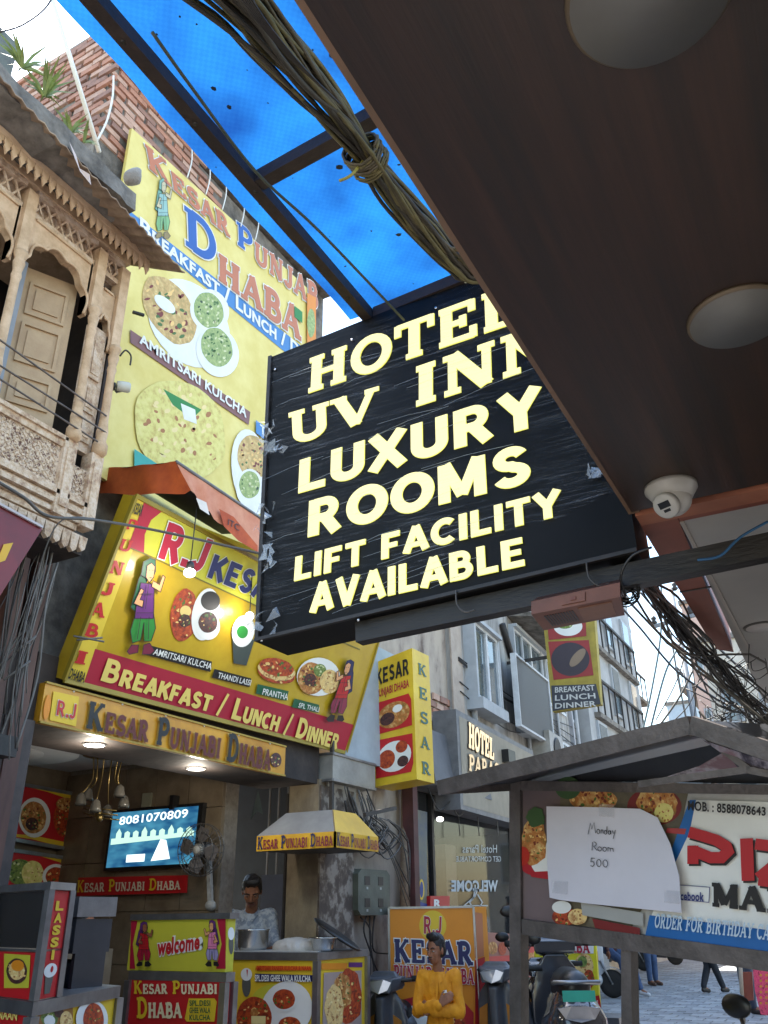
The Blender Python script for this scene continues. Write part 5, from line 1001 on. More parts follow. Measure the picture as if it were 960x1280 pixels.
b = MB(); c = BPo(.4).p(640, 943); b.box(c.x - .15, c.x, c.y - .12, c.y + .12, c.z - .1, c.z + .05); tag(b.build('flood_lamp', blackp), 'black flood lamp clipped over the right end of the cream HOTEL sign', 'lamp')
b = MB(); b.hexa([V3(-4.05, 8.0, 2.62), V3(-3.7, 8.0, 2.62), V3(-3.7, 9.5, 2.62), V3(-4.05, 9.5, 2.62)], [V3(-4.05, 8.0, 3.2), V3(-3.8, 8.0, 3.2), V3(-3.8, 9.5, 3.2), V3(-4.05, 9.5, 3.2)]); b.build('grey_soffit_box', pm('grey panel', (.13, .13, .14)), hb)
# broken bricks beside the sign
bk = ow; bricks(bk, (-4.055, 8.62, 3.22), (0, 1, 0), (1, 0, 0), 3, 6, .2, .09)
# glass front with dark lobby
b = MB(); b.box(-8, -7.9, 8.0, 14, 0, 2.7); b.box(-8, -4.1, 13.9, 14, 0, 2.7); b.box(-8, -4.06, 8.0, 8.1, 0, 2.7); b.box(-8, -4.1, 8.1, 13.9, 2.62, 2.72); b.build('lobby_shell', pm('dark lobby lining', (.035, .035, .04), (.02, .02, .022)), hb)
b = MB(); b.box(-8, -4.0, 8, 14, .0, .25); b.build('lobby_floor', pm('lobby floor', (.10, .09, .08), rough=.2), hb)
gl = MB(); gl.box(-4.03, -4.02, 8.12, 10.9, .3, 2.6); gl.build('glass_front', glass, hb)
for y in (8.14, 8.5, 10.9): b = MB(); b.box(-4.05, -3.99, y - .025, y + .025, .25, 2.6); b.build('mullion', darkm, hb)
b = MB(); b.box(-5.9, -4.9, 8.6, 9.4, 2.05, 2.45); b.build('sky_reflection_panel', pm('glowing sky reflection', (.7, .72, .66), emit=.35), hb)  # added glowing panel standing in for sky reflected in the glass front
b = MB(); b.box(-4.9, -4.85, 9.0, 9.05, .3, 2.0); b.build('chrome_edge', steel, hb); b = MB(); b.box(-5.4, -4.6, 9.5, 10.2, .3, 1.3); b.build('reception_desk', red, hb)
b = MB(); b.box(-4.7, -4.45, 9.8, 10.1, .3, 2.2); b.build('tan_column', tilem, hb)
for p in ((550, 1024), (628, 1018)):
    c = at(*p, X=-4.6); b = MB(); b.ellip(c, (.045, .045, .03)); b.build('ceiling_spot', ledw, hb)
GP = PX(-4.012)
text(hb, 'WELCOME', GP.q([(564, 1114), (622, 1114), (622, 1100), (564, 1100)]), pm('frosted vinyl', (.5, .56, .58)), 'sans', .04, .002, mirror=True)
text(hb, 'Hotel Paras', GP.q([(578, 1066), (621, 1066), (621, 1056), (578, 1056)]), MATS['frosted vinyl'], 'sans', 0, .002, mirror=True); text(hb, 'GET COMFORTABLE', GP.q([(570, 1077), (626, 1077), (626, 1070), (570, 1070)]), MATS['frosted vinyl'], 'sans', 0, .002, mirror=True)
b = MB(); L = [[(590, 1133), (587, 1128), (594, 1120), (597, 1112), (594, 1110), (594, 1106)], [(600, 1133), (603, 1128), (597, 1118)], [(594, 1110), (592, 1122), (580, 1132), (610, 1132)]]
for l in L: vs, fs = strip(l, 1.4); b.add([GP.p(v.x, v.y, .002) for v in vs], fs)
b.build('printed_emblem', MATS['frosted vinyl'], hb, fix=False)
for i in range(4):
    b = MB(); u = 535 + i * 24; b.tube(spl([at(u, 985, X=-3.8), at(u + 14, 1012 + 8 * i % 11, X=-3.75), at(u + 34, 1000, X=-3.8), at(u + 40, 1045, X=-3.8)], 6), .006, 4); b.build('loose_cable', wm[i % 3], hb)
t = thing('red_box', 'small red box lettered R standing inside behind the orange standee', 'box', at(546, 1128, X=-3.9)); q = PX(-3.9).q([(538, 1136), (562, 1136), (562, 1120), (538, 1120)]); b = MB(); b.slab(q, .1); b.build('box_body', red, t); text(t, 'R', PX(-3.9).q([(542, 1134), (551, 1134), (551, 1124), (542, 1124)]), white, 'sans', .05, .004)
t = thing('blue_poster', 'narrow blue and yellow poster strip beside the maroon post', 'poster', at(528, 1100, X=-3.93)); q = PX(-3.94).q([(521, 1150), (534, 1150), (534, 1015), (521, 1012)]); b = MB(); b.slab(q, .02); b.build('sheet', pm('olive poster', (.22, .21, .12), (.10, .12, .16), scale=3), t); prints(t, PX(-3.938), [('e', yel, (527, 1112, 3.4, 13)), ('e', ink('print blue dark', 30, 60, 130), (527, 1112, 2.2, 10)), ('p', ink('print blue dark', 30, 60, 130), [(521, 1150), (534, 1150), (534, 1130), (521, 1126)])], 'printed_oval')

# projecting food banner on the hotel building
q0 = [(691, 890), (751, 880), (744, 782), (681, 770)]; YB = BPo(.2).p(691, 885).y; yb_ = 11.5; FB = PY(yb_); q = FB.q(q0)
t = thing('projecting_sign', 'yellow projecting sign with red food panels lettered LUNCH DINNER on the far blue grey wall', 'sign', q[0])
q = FB.q([(691, 890), (751, 880), (742, 760), (677, 760)]); b = MB(); b.slab(q, .12); b.build('sign_box', pm('dull sign yellow', srgb(170, 150, 60), srgb(140, 124, 50)), t)
prints(t, FB, [('p', ink('sign charcoal', 60, 62, 70), [(689, 857), (745, 855), (751, 880), (691, 889)]), ('p', ink('dull red', 150, 50, 50), [(685, 802), (736, 800), (742, 844), (692, 850)]), ('e', ink('dull dish', 60, 52, 60), (713, 824, 24, 21)), ('p', ink('dull red', 150, 50, 50), [(683, 770), (732, 770), (733, 795), (686, 800)]), ('e', white, (710, 783, 18, 12)), ('e', grn, (706, 780, 10, 6)), ('e', ink('bread', 140, 120, 100), (722, 822, 14, 6, -50))], 'printed_dishes')
for i, (s, w_) in enumerate((('BREAKFAST', 1), ('LUNCH', .85), ('DINNER', 1))): y = 866 + i * 10; text(t, s, FB.q([(694, y), (744 + i, y - 3), (743 + i, y - 10), (694, y - 7)]), ink('dim print', 200, 200, 196), 'sans', .02, .012)
b = MB(); b.bar(q[0] + V3(0, .06, .8), V3(-5, yb_ + .06, q[0].z + .8), .04, .04); b.build('wall_arm', darkm, t)

# far buildings, left then right
fw = [pm('far cream wall', (.62, .56, .46), (.46, .40, .33), scale=2, bump=.2), pm('far grey wall', (.40, .40, .40), (.28, .28, .28), scale=2, bump=.2), pm('far pink wall', (.52, .36, .30), (.4, .27, .22), scale=2, bump=.2), pm('far blue wall', (.36, .44, .50), (.30, .36, .42), scale=2)]
def fbuilding(label, x0, x1, y0, y1, z1, m, rows, face='y', bal=0, cols=3, back=0):
    t = thing('far_building', label, 'building', ((x0 + x1) / 2, y0, 0), 'houses farther down the lane'); b = MB(); b.box(x0, x1, y0, y1, 2.9 if back else 0, z1); b.build('wall', m, t)
    if back: b = MB(); b.box(x0, x1 - back, y0 + .1, y1, 0, 2.9); b.build('ground_floor', m, t)
    b = MB(); b.box(x0 - .08, x1 + .08, y0 - .08, y1, z1, z1 + .15); b.build('roof', dstone, t)
    nr = rows
    for r in range(nr):
        z = 2.2 + r * (z1 - 2.6) / nr
        for c_ in range(cols):
            for side in (('y',) if face == 'y' else ('x',) if face == 'x' else ('-x', 'y')):
                b = MB(); pb = MB(); fr_ = MATS['grey window frame']
                if side == 'y': xa = x0 + (x1 - x0) * (c_ + .25) / cols; xb = xa + (x1 - x0) * .4 / cols; b.box(xa, xb, y0 - .05, y0, z, z + 1.1); pb.box(xa + .06, xb - .06, y0 - .06, y0 - .05, z + .06, z + 1.04)
                elif side == 'x': ya = y0 + (y1 - y0) * (c_ + .25) / cols; yb = ya + (y1 - y0) * .4 / cols; b.box(x1, x1 + .05, ya, yb, z, z + 1.1); pb.box(x1 + .05, x1 + .06, ya + .06, yb - .06, z + .06, z + 1.04)
                else: ya = y0 + (y1 - y0) * (c_ + .25) / cols; yb = ya + (y1 - y0) * .4 / cols; b.box(x0 - .05, x0, ya, yb, z, z + 1.1); pb.box(x0 - .06, x0 - .05, ya + .06, yb - .06, z + .06, z + 1.04)
                w_ = b.build('window', fr_, t); pb.build('pane', MATS['sky tinted glass'], w_)
        if bal and r > 0:
            xo = (x1 if face == 'x' else x0); sgn = 1 if face == 'x' else -1; b = MB(); b.box(min(xo, xo + sgn * bal), max(xo, xo + sgn * bal), y0 + .4, y1 - .4, z - .35, z - .25); bl = b.build('balcony', dstone, t)
            for k in range(9): yy = y0 + .45 + (y1 - y0 - .9) * k / 8; b = MB(); b.bar((xo + sgn * (bal - .04), yy, z - .25), (xo + sgn * (bal - .04), yy, z + .45), .03, .03); b.build('baluster', darkm, bl)
            b = MB(); b.bar((xo + sgn * (bal - .04), y0 + .4, z + .47), (xo + sgn * (bal - .04), y1 - .4, z + .47), .05, .05); b.build('rail', darkm, bl)
    return t
xq = at(768, 900, Y=18).x; fbuilding('pale narrow house with stacked small balconies past the hotel building', -9, xq, 16.0, 21, 8.6, fw[1], 4, 'x', .12, back=1.5)
fbuilding('cream house with balconies farther along the left side of the lane', -11, at(774, 900, Y=24).x, 21.2, 27, 9.6, fw[0], 4, 'x', .4, back=1.5)
fbuilding('sunlit cream house rising behind the cart roof at the right', at(893, 900, Y=25).x, 2, 25, 31, at(900, 800, Y=25).z, fw[0], 3, 'both', .45, 4)
fbuilding('pinkish brick house behind the cables, left of the cream one', at(876, 900, Y=32).x, -3, 32, 38, at(876, 752, Y=32).z, fw[2], 4, 'both', .6, 2)
fbuilding('small pale blue house far down the lane just above the cart roof', at(836, 900, Y=44).x, at(872, 900, Y=44).x, 44, 46, at(850, 880, Y=44).z, fw[3], 3, 'y', 0, 2)
fbuilding('tall grey house closing the lane in the distance', -30, -7, 56, 60, at(820, 925, Y=56).z, fw[1], 3, 'y', 0, 5)
fbuilding('grey shop house along the right of the lane near the clothes rack', -.75, 3, 10.5, 14.3, 4.4, fw[1], 1, 'both', 0, 2)
fbuilding('unseen low house added far along the left of the lane for its shade', -12, -6.6, 27.2, 42, 4.4, fw[1], 1, 'x', 0, 4)  # hidden behind the cart, put in to throw shade on the far paving
# utility pole
c = at(852, 900, Y=24.0); t = thing('utility_pole', 'thin concrete utility pole with crossarm and insulators in the pale sky gap', 'pole', (at(846, 900, Y=20).x, 20, 0)); px_ = root_of(t).location
pole_m = pm('pole concrete', (.22, .23, .25), (.16, .17, .18)); b = MB(); b.tube([px_ + V3(0, 0, 0), V3(px_.x, 20, at(846, 700, Y=20).z)], .07, 8, r1=.05); 
b = MB(); e = at(838, 735, Y=20); b.tube([V3(e.x + .12, 20, 0), e], .09, 8, r1=.06); b.build('shaft', pole_m, t)
za = at(835, 778, Y=20).z; b = MB(); b.bar((e.x - .55, 20, za - .05), (e.x + .8, 20, za + .12), .08, .08); b.build('crossarm', pole_m, t)
for dx, dz in ((-.5, 0), (-.15, .25), (.35, .1), (.1, .75)): b = MB(); b.lathe((e.x + dx, 20, za + dz), [(.04, 0), (.08, .05), (.04, .1), (.07, .15), (.02, .22)], 10); b.build('insulator', darkm, t)

# ------------------------------------------------------------------ wires over the lane
sw2 = [([(775, 740), (822, 790), (850, 815), (960, 905)], 3.0), ([(770, 752), (800, 785), (845, 838), (905, 880)], 5.0), ([(790, 712), (860, 775), (900, 812), (960, 868)], 5.0), ([(826, 715), (826, 790), (815, 860), (803, 915)], 12.0), ([(855, 768), (852, 800), (832, 840), (812, 915)], 12.0), ([(866, 838), (850, 870), (826, 905)], 9.0), ([(838, 790), (846, 840), (858, 900)], 16), ([(800, 740), (825, 768), (866, 806), (935, 870)], 7)]
for i, (pts, y) in enumerate(sw2):
    b = MB(); b.tube(spl([at(u, v, Y=y) for u, v in pts], 8), .0011 * y + .0015, 5); lb = ['wire from the lamp box sloping down right across the sky', 'wire crossing to the pole foot, second below the lamp box', 'long wire crossing high right behind the tangled bundle', 'nearly upright pale wire left of the utility pole', 'curving wire dropping from the crossarm of the pole', 'short wire slanting down left towards the cart roof', 'faint wire hanging straight below the utility pole', 'middle wire running parallel below the cable bundle'][i]
    tag(b.build('overhead_wire', [wm[1], darkm, darkm, pm('blue grey wire', (.14, .19, .21)), MATS['blue grey wire'] if 'blue grey wire' in MATS else darkm, wm[1], wm[2], darkm][i] if i != 3 else pm('blue grey wire', (.14, .19, .21))), lb, 'wire', 'overhead wires crossing the sky gap')
t = thing('cable_bundle', 'thick black tangle of cables running under the red soffit edge to the lower right', 'cables', at(850, 770, Y=3.4)); random.seed(9)
for i in range(40):
    o = random.gauss(0, 1); lat = random.uniform(-.05, .05); pts = []
    for k, (u, v, y) in enumerate(((742, 665, 2.45), (780, 700, 2.7), (820, 745, 3.0), (865, 800, 3.4), (910, 850, 3.9), (965, 915, 4.6))):
        sp = (1.6 + 2.6 * k) * (1 if i < 26 else 2.6); pts.append(at(u + random.gauss(0, .7) * sp, v + random.gauss(0, .5) * sp, Y=y + lat))
    b = MB(); b.tube(spl(pts, 4), random.choice((.0015, .0025, .0035, .005)), 4); b.build('cable', random.choice((darkm, darkm, blackp, wm[1])), t)
for i in range(34):
    u, v = random.uniform(880, 960), random.uniform(815, 900); y = random.uniform(3.6, 4.6); b = MB(); r = random.uniform(8, 40)
    b.tube(spl([at(u, v, Y=y), at(u + random.uniform(-r, r), v + r * .7, Y=y), at(u + random.uniform(-r, r) * 1.2, v + r, Y=y), at(u + random.uniform(-r, r) * 1.6, v + random.uniform(-r, r), Y=y)], 5), random.choice((.0015, .002, .003)), 4); b.build('cable', random.choice((darkm, blackp)), t)
for p0, p1 in (((838, 905), (878, 838)), ((900, 905), (915, 895)), ((868, 900), (862, 810)), ((820, 900), (866, 780)), ((880, 830), (960, 845)), ((930, 905), (960, 890))):
    b = MB(); b.tube(spl([at(*p0, Y=5), at((p0[0] + p1[0]) / 2 + 4, (p0[1] + p1[1]) / 2 + 8, Y=5), at(*p1, Y=5)], 6), .0035, 4); b.build('cable', darkm, t)

# ------------------------------------------------------------------ near canopy (right)
EXc, EYc, ZC = -.402, 2.293, 2.5
wood = pm('dark reddish brown laminate', (.044, .021, .013), (.020, .013, .009), scale=4.5, rough=.42, stretch=(3.4, .16, 1), bump=.06, lo=.38, hi=.62, c3=(.031, .016, .010))
cn = thing('shop_canopy', 'large dark brown laminate canopy soffit overhead at the right', 'canopy', (EXc, 0, ZC))
b = MB(); b.box(EXc, 3.5, -3, EYc, ZC, ZC + .06); b.build('soffit_board', wood, cn)
b = MB(); b.box(EXc - .012, EXc + .02, -3, EYc + .02, ZC + .003, ZC + .22); b.build('edge_fascia', pm('tan brown fascia', (.22, .13, .08), (.13, .08, .05), scale=3, rough=.5), cn)
b = MB(); b.box(EXc + .005, 3.5, EYc + .022, EYc + .10, ZC - .006, ZC + .24); b.build('end_fascia', pm('orange brown strip', (.36, .13, .07), (.26, .09, .05)), cn)
b = MB(); b.box(EXc + .03, 3.5, -3, EYc - .02, ZC + .07, ZC + .22); b.build('canopy_fill', darkm, cn)
for lab, (u, v), rx in (('unlit round frosted lamp disc at the top of the brown soffit', (812, -12), .106), ('unlit round lamp disc at the right edge of the brown soffit', (922, 395), .096)):
    c = at(u, v, Z=ZC); t = thing('ceiling_lamp', lab, 'lamp', c, 'round lamps in the brown soffit'); b = MB(); b.lathe(c - V3(0, 0, .012), [(rx - .006, 0), (rx - .004, .012)], 48); b.build('diffuser', lampoff, t); b = MB(); b.lathe(c - V3(0, 0, .009), [(rx - .004, 0), (rx, .004), (rx, .009)], 48); b.build('rim', pm('lamp rim', (.16, .12, .08), metal=.4), t)
# dome camera
c = at(838, 622, Z=ZC - .03); c = at(838, 608, Z=ZC); t = thing('dome_camera', 'white dome security camera under the far corner of the brown soffit', 'camera', c); wp = pm('white plastic', (.42, .40, .37), (.37, .35, .33), rough=.4)
b = MB(); b.lathe(c, [(.070, 0), (.070, -.012), (.060, -.026), (.052, -.040)], 40); b.build('base_ring', wp, t)
dd = (V3(-.35, -.75, -.62)).normalized(); b = MB(); b.ellip(c + V3(0, 0, -.040), (.050, .050, .047), n=32, m=18); b.build('eyeball', wp, t)
f0 = c + V3(0, 0, -.042) + dd * .034; b = MB(); b.lathe(f0, [(.036, 0), (.036, .014), (.031, .018)], 32, dd); b.build('front_ring', wp, t)
sx = dd.cross(V3(0, 0, 1)).normalized(); sy = sx.cross(dd).normalized(); f1 = f0 + dd * .0185
b = MB(); b.slab([f1 + sx * a * .017 + sy * e for a, e in ((-1, -.004), (1, -.004), (1, .014), (-1, .014))], .002, dd); b.build('lens_window', blackp, t)
b = MB(); b.slab([f1 + sx * a * .010 + sy * e for a, e in ((-1, -.016), (1, -.016), (1, -.008), (-1, -.008))], .002, dd); b.build('infrared_window', blackp, t)
# second canopy beyond
cn2 = thing('white_canopy', 'white panelled soffit of the next shop with a red brown border', 'canopy', (-.3, 3, ZC))
Y2a, Y2b = 2.40, 4.0
b = MB(); b.hexa([V3(-.29, Y2a + .03, ZC), V3(2.5, Y2a + .03, ZC), V3(2.5, Y2b + 1.6, ZC), V3(-.35, Y2b + 1.2, ZC)], [V3(-.29, Y2a + .03, ZC + .05), V3(2.5, Y2a + .03, ZC + .05), V3(2.5, Y2b + 1.6, ZC + .05), V3(-.35, Y2b + 1.2, ZC + .05)]); b.build('white_panel', pm('dim white panel', (.40, .38, .35), (.34, .32, .30), scale=2), cn2)
b = MB(); b.hexa([V3(-.40, Y2a, ZC - .003), V3(-.292, Y2a, ZC - .003), V3(-.352, Y2b, ZC - .003), V3(-.418, Y2b - .1, ZC - .003)], [V3(-.40, Y2a, ZC + .2), V3(-.292, Y2a, ZC + .2), V3(-.352, Y2b, ZC + .2), V3(-.418, Y2b - .1, ZC + .2)]); b.build('red_border', pm('red brown panel', (.26, .075, .045), (.18, .05, .03), scale=3), cn2)
b = MB(); b.box(-.292, -.280, Y2a + .03, 3.98, ZC - .006, ZC - .001); b.build('panel_edge', ink('edge pale', 170, 160, 150), cn2)
for y in (3.05,): b = MB(); b.box(-.41, -.3, y, y + .01, ZC - .006, ZC - .002); b.build('border_joint', darkm, cn2)
b = MB(); b.box(-.29, 2.5, Y2a, Y2a + .028, ZC - .002, ZC + .1); b.build('front_border', pm('red brown panel', (.26, .075, .045)), cn2)
for lab, (u, v), r in (('unlit round downlight in the white soffit just below the steel beam', (924, 692), .058), ('unlit downlight in the white soffit at the right edge of the photo', (951, 783), .058)):
    c = at(u, v, Z=ZC); t = thing('downlight', lab, 'lamp', c); b = MB(); b.lathe(c - V3(0, 0, .008), [(r, 0), (r, .008)], 32); b.build('lens', pm('downlight lens', (.6, .56, .54)), t); b = MB(); b.lathe(c - V3(0, 0, .005), [(r + .01, 0), (r + .01, .005)], 32); b.build('trim_ring', lampoff, t)
b = MB(); b.box(-.15, 3.5, 4.4, 10.4, 0, ZC + .2); b.build('shop_mass', darkwall, cn2)
b = MB(); b.box(1.2, 3.5, -3, 2.2, 0, 2.49); tag(b.build('shop_wall', pm('dim shop wall', (.25, .22, .2))), 'plain shop wall under the brown canopy out of view to the right', 'wall')
b = MB(); c0 = at(768, 655, Y=2.9); c1 = at(800, 700, Y=2.9); b.tube([at(798, 668, Y=2.7), at(808, 690, Y=2.8)], .014, 8); tag(b.build('tube_lamp', pm('white tube', (.8, .85, .85), emit=.3)), 'short white tube lamp between the hotel sign and the red soffit border', 'lamp')

# ------------------------------------------------------------------ blue tarpaulin and frame
ZT = 3.65
def tarpmat():
    m = bpy.data.materials.new('blue tarpaulin'); m.use_nodes = True; t = m.node_tree; t.nodes.remove(t.nodes['Principled BSDF']); out = t.nodes['Material Output']
    tc = t.nodes.new('ShaderNodeTexCoord'); nz = t.nodes.new('ShaderNodeTexNoise'); nz.inputs['Scale'].default_value = 3.2; nz.inputs['Detail'].default_value = 7; t.links.new(tc.outputs['Object'], nz.inputs[0])
    cr = t.nodes.new('ShaderNodeValToRGB'); t.links.new(nz.outputs['Fac'], cr.inputs[0]); cr.color_ramp.elements[0].position = .3; cr.color_ramp.elements[0].color = (.004, .028, .115, 1); cr.color_ramp.elements[1].position = .7; cr.color_ramp.elements[1].color = (.010, .095, .27, 1)
    ck = t.nodes.new('ShaderNodeTexChecker'); ck.inputs['Scale'].default_value = 90; t.links.new(tc.outputs['Object'], ck.inputs[0]); ck.inputs[1].default_value = (1, 1, 1, 1); ck.inputs[2].default_value = (.86, .90, .94, 1)
    mx = t.nodes.new('ShaderNodeMixRGB'); mx.blend_type = 'MULTIPLY'; mx.inputs[0].default_value = .8; t.links.new(cr.outputs[0], mx.inputs[1]); t.links.new(ck.outputs[0], mx.inputs[2])
    tr = t.nodes.new('ShaderNodeBsdfTranslucent'); df = t.nodes.new('ShaderNodeBsdfDiffuse'); ms = t.nodes.new('ShaderNodeMixShader'); ms.inputs[0].default_value = .3; t.links.new(mx.outputs[0], tr.inputs[0]); t.links.new(mx.outputs[0], df.inputs[0]); t.links.new(tr.outputs[0], ms.inputs[1]); t.links.new(df.outputs[0], ms.inputs[2]); t.links.new(ms.outputs[0], out.inputs[0]); return m
tp = thing('tarpaulin', 'bright blue woven tarpaulin stretched on an iron frame overhead', 'tarpaulin', (-1, 0, ZT))
b = MB(); b.smooth = True; nx, ny = 26, 90; xs = [-1.435 + 1.6 * i / nx for i in range(nx + 1)]; ys = [-3 + 5.42 * j / ny for j in range(ny + 1)]; vs = []
for y in ys:
    for x in xs: vs.append(V3(x + (.006 * noise.noise(V3(0, y * 5, 0)) if x == xs[0] else 0), y, ZT + .03 + .02 * noise.noise(V3(x * 3, y * 2, 0)) + .006 * noise.noise(V3(x * 9, y * 9, 3))))
fs = [(j * (nx + 1) + i, j * (nx + 1) + i + 1, (j + 1) * (nx + 1) + i + 1, (j + 1) * (nx + 1) + i) for j in range(ny) for i in range(nx)]
b.add(vs, fs); sheet = b.build('sheet', tarpmat(), tp, fix=False)
b = MB(); random.seed(31)
for i in range(110):
    x, y = random.uniform(-1.40, -.45), random.uniform(.6, 2.38); r = random.choice((.003, .003, .004, .006, .009, .013)); b.poly([V3(x + r * random.uniform(.5, 1.2) * math.cos(k), y + r * random.uniform(.5, 1.2) * math.sin(k), ZT + .002) for k in range(6)])
stuff(b.build('leaf_litter', pm('dry dirt specks', (.02, .03, .05)), tp, fix=False))
fm2 = pm('rusty dark iron', (.045, .028, .022), (.025, .016, .013), scale=9, rough=.7, bump=.3)
for nm, a, c_, w_ in (('long_beam', (-1.30, -3, ZT - .03), (-1.315, 2.42, ZT - .03), .042), ('long_beam', (-.45, -3, ZT - .03), (-.45, 2.42, ZT - .03), .045), ('cross_bar', (-1.29, 1.59, ZT - .025), (-.45, 1.53, ZT - .025), .045), ('cross_bar', (-1.29, .1, ZT - .025), (-.45, .1, ZT - .025), .045), ('end_rail', (-1.29, 2.38, ZT - .025), (.1, 2.30, ZT - .025), .05), ('support_bar', (-.45, 2.35, ZT - .03), (.3, 2.4, 2.9), .04)):
    b = MB(); b.bar(a, c_, w_, .05); b.build(nm, fm2, tp)
for i in range(9):
    y = -.2 + i * .3; b = MB(); b.lathe((-1.315, y, ZT - .056), [(.008, 0), (.006, .006)], 8); stuff(b.build('bolt_head', darkm, tp))
b = MB(); b.tube(spl([at(190, 40, Z=3.5), at(240, 110, Z=3.48), at(320, 215, Z=3.46), at(400, 290, Z=3.47), at(505, 400, Z=3.5)], 6), .005, 5); tag(b.build('cord', pm('dark green cord', (.06, .07, .05))), 'thin cord running under the blue tarpaulin beside the long beam', 'cord')
# cable bundle tied at the middle
t = thing('cable_bundle', 'thick bundle of dusty olive brown cables tied with wire under the tarpaulin', 'cables', at(455, 190, Z=3.2)); random.seed(17)
cm = [pm('olive dusty cable', (.17, .14, .055), (.09, .075, .035), scale=14, rough=.7), pm('brown dusty cable', (.12, .095, .06), (.06, .05, .03), scale=14, rough=.7), pm('dark dusty cable', (.05, .042, .032), scale=14, rough=.7)]
for i in range(46):
    a = random.uniform(0, 6.28); r = math.sqrt(random.random()); pts = []
    for (u, v, wd) in ((215, -60, 1.7), (292, 0, 1.5), (340, 55, 1.3), (385, 105, 1.1), (425, 152, .9), (458, 196, .55), (490, 240, .8), (530, 286, .9), (570, 328, .8), (604, 340, .8)):
        c = at(u, v, Z=3.2) ; pts.append(c + V3(math.cos(a) * r * .042 * wd, 0, math.sin(a) * r * .05 * wd) + V3(random.uniform(-1, 1), 0, random.uniform(-1, 1)) * .007); a += random.uniform(-.35, .35)
    pts += [V3(-.3, 2.05, 3.2), V3(.4 + random.random() * .1, 2.25, 3.0), V3(1.3, 2.1, 2.75 + random.random() * .1)]
    b = MB(); b.tube(spl(pts, 4), random.choice((.004, .0055, .007)), 5); b.build('cable', random.choice(cm), t)
for i in range(12):
    b = MB(); u = random.uniform(300, 420); v = u * 1.26 - 378; b.tube(spl([at(u, v, Z=3.18), at(u + 28, v + 22, Z=3.16), at(u + 60, v + 60, Z=3.17), at(470, 200, Z=3.16), at(530 + random.uniform(-10, 10), 300, Z=3.17), at(585, 333 + random.uniform(-20, 5), Z=3.18), at(650, 345, Z=3.18)], 5), .0045, 5); b.build('loose_cable', random.choice(cm[:2]), t)
c = at(458, 196, Z=3.2); ax = (at(480, 225, Z=3.2) - at(440, 170, Z=3.2)).normalized(); xx = ax.cross(V3(0, 0, 1)).normalized(); yy = ax.cross(xx)
for k in range(9): b = MB(); o = c + ax * (-.03 + k * .0075); ph = random.random(); b.tube([o + (xx * math.cos(j * .5236 + ph) * 1.0 + yy * math.sin(j * .5236 + ph)) * (.047 + .006 * random.random()) + ax * .006 * math.sin(j) for j in range(13)], .004, 5); b.build('tie_wire', random.choice(cm[:2]), t)
b = MB(); b.tube(spl([c, at(440, 218, Z=3.12), at(424, 226, Z=3.1)], 5), .004, 5); b.build('tie_end', pm('yellow wire', (.35, .30, .06)), t)
for i in range(6): b = MB(); b.tube(spl([at(295 + i * 3, -10, Z=3.1), at(325 + i * 2, 30, Z=3.08), at(365 + i * 3, 75 + i * 2, Z=3.09), at(425, 130, Z=3.12)], 5), .0022, 4); b.build('fine_wire', darkm, t)
# ------------------------------------------------------------------ the hotel sign
YS = 2.35; SP = PY(YS); xL, xR, zB, zT = -1.778, -.40, 2.315, 3.62
q = [at(320, 807, Y=YS), at(797, 690, Y=YS), None, at(337, 447, Y=YS)]; q[2] = V3(q[1].x, YS, at(640, 330, Y=YS).z + .03)
zB = .5 * (q[0].z + q[1].z); 
q[0].z = 2.335; q[1].z = 2.395; q[3].z = 3.577; 
hs = thing('hotel_sign', 'big black hotel sign with glowing cream letters wrapped in clear plastic film', 'sign', q[0])
b = MB(); b.slab(q, .20, V3(0, -1, 0)); b.build('sign_box', pm('black sign sheet', (.008, .0075, .008), (.004, .004, .004), scale=3, rough=.5, spec=.15), hs)
for s, pts, f, w_ in (('HOTEL', [(386, 492), (655, 401), (652, 353), (388, 450)], 'serif', .23), ('UV', [(363, 557), (472, 523), (471, 485), (361, 518)], 'serif', .24), ('INN', [(519, 509), (700, 451), (697, 400), (519, 461)], 'serif', .24),
        ('LUXURY', [(374, 617), (680, 531), (676, 482), (376, 576)], 'block', .25), ('ROOMS', [(386, 672), (667, 603), (663, 554), (388, 627)], 'block', .26), ('LIFT FACILITY', [(369, 727), (704, 645), (701, 612), (371, 697)], 'block', .25), ('AVAILABLE', [(389, 767), (660, 707), (657, 672), (391, 731)], 'block', .25)):
    text(hs, s, SP.q(pts), letterglow, f, w_, .003, name='lit_lettering', gap=.05 if f == 'serif' else .07, out=pm('letter edge glow', (.5, .5, .1), emit=.25) if True else None, ow=.008)
b = MB()
b.bar((q[0].x, YS - .006, q[0].z + .006), (q[1].x, YS - .006, q[1].z + .006), .016, .012); b.bar((q[0].x + .008, YS - .006, q[0].z), (q[3].x + .008, YS - .006, q[3].z), .016, .012, (0, 1, 0)); b.build('edge_trim', darkm, hs)
for p in ((344, 462), (327, 800), (448, 775), (570, 741), (733, 702), (440, 425), (545, 385)):
    c = SP.p(*p, .004); b = MB(); b.lathe(c, [(.007, 0), (.005, .004)], 10, (0, -1, 0)); b.build('screw', pm('bright screw', (.7, .7, .7), metal=.8, rough=.2), hs)
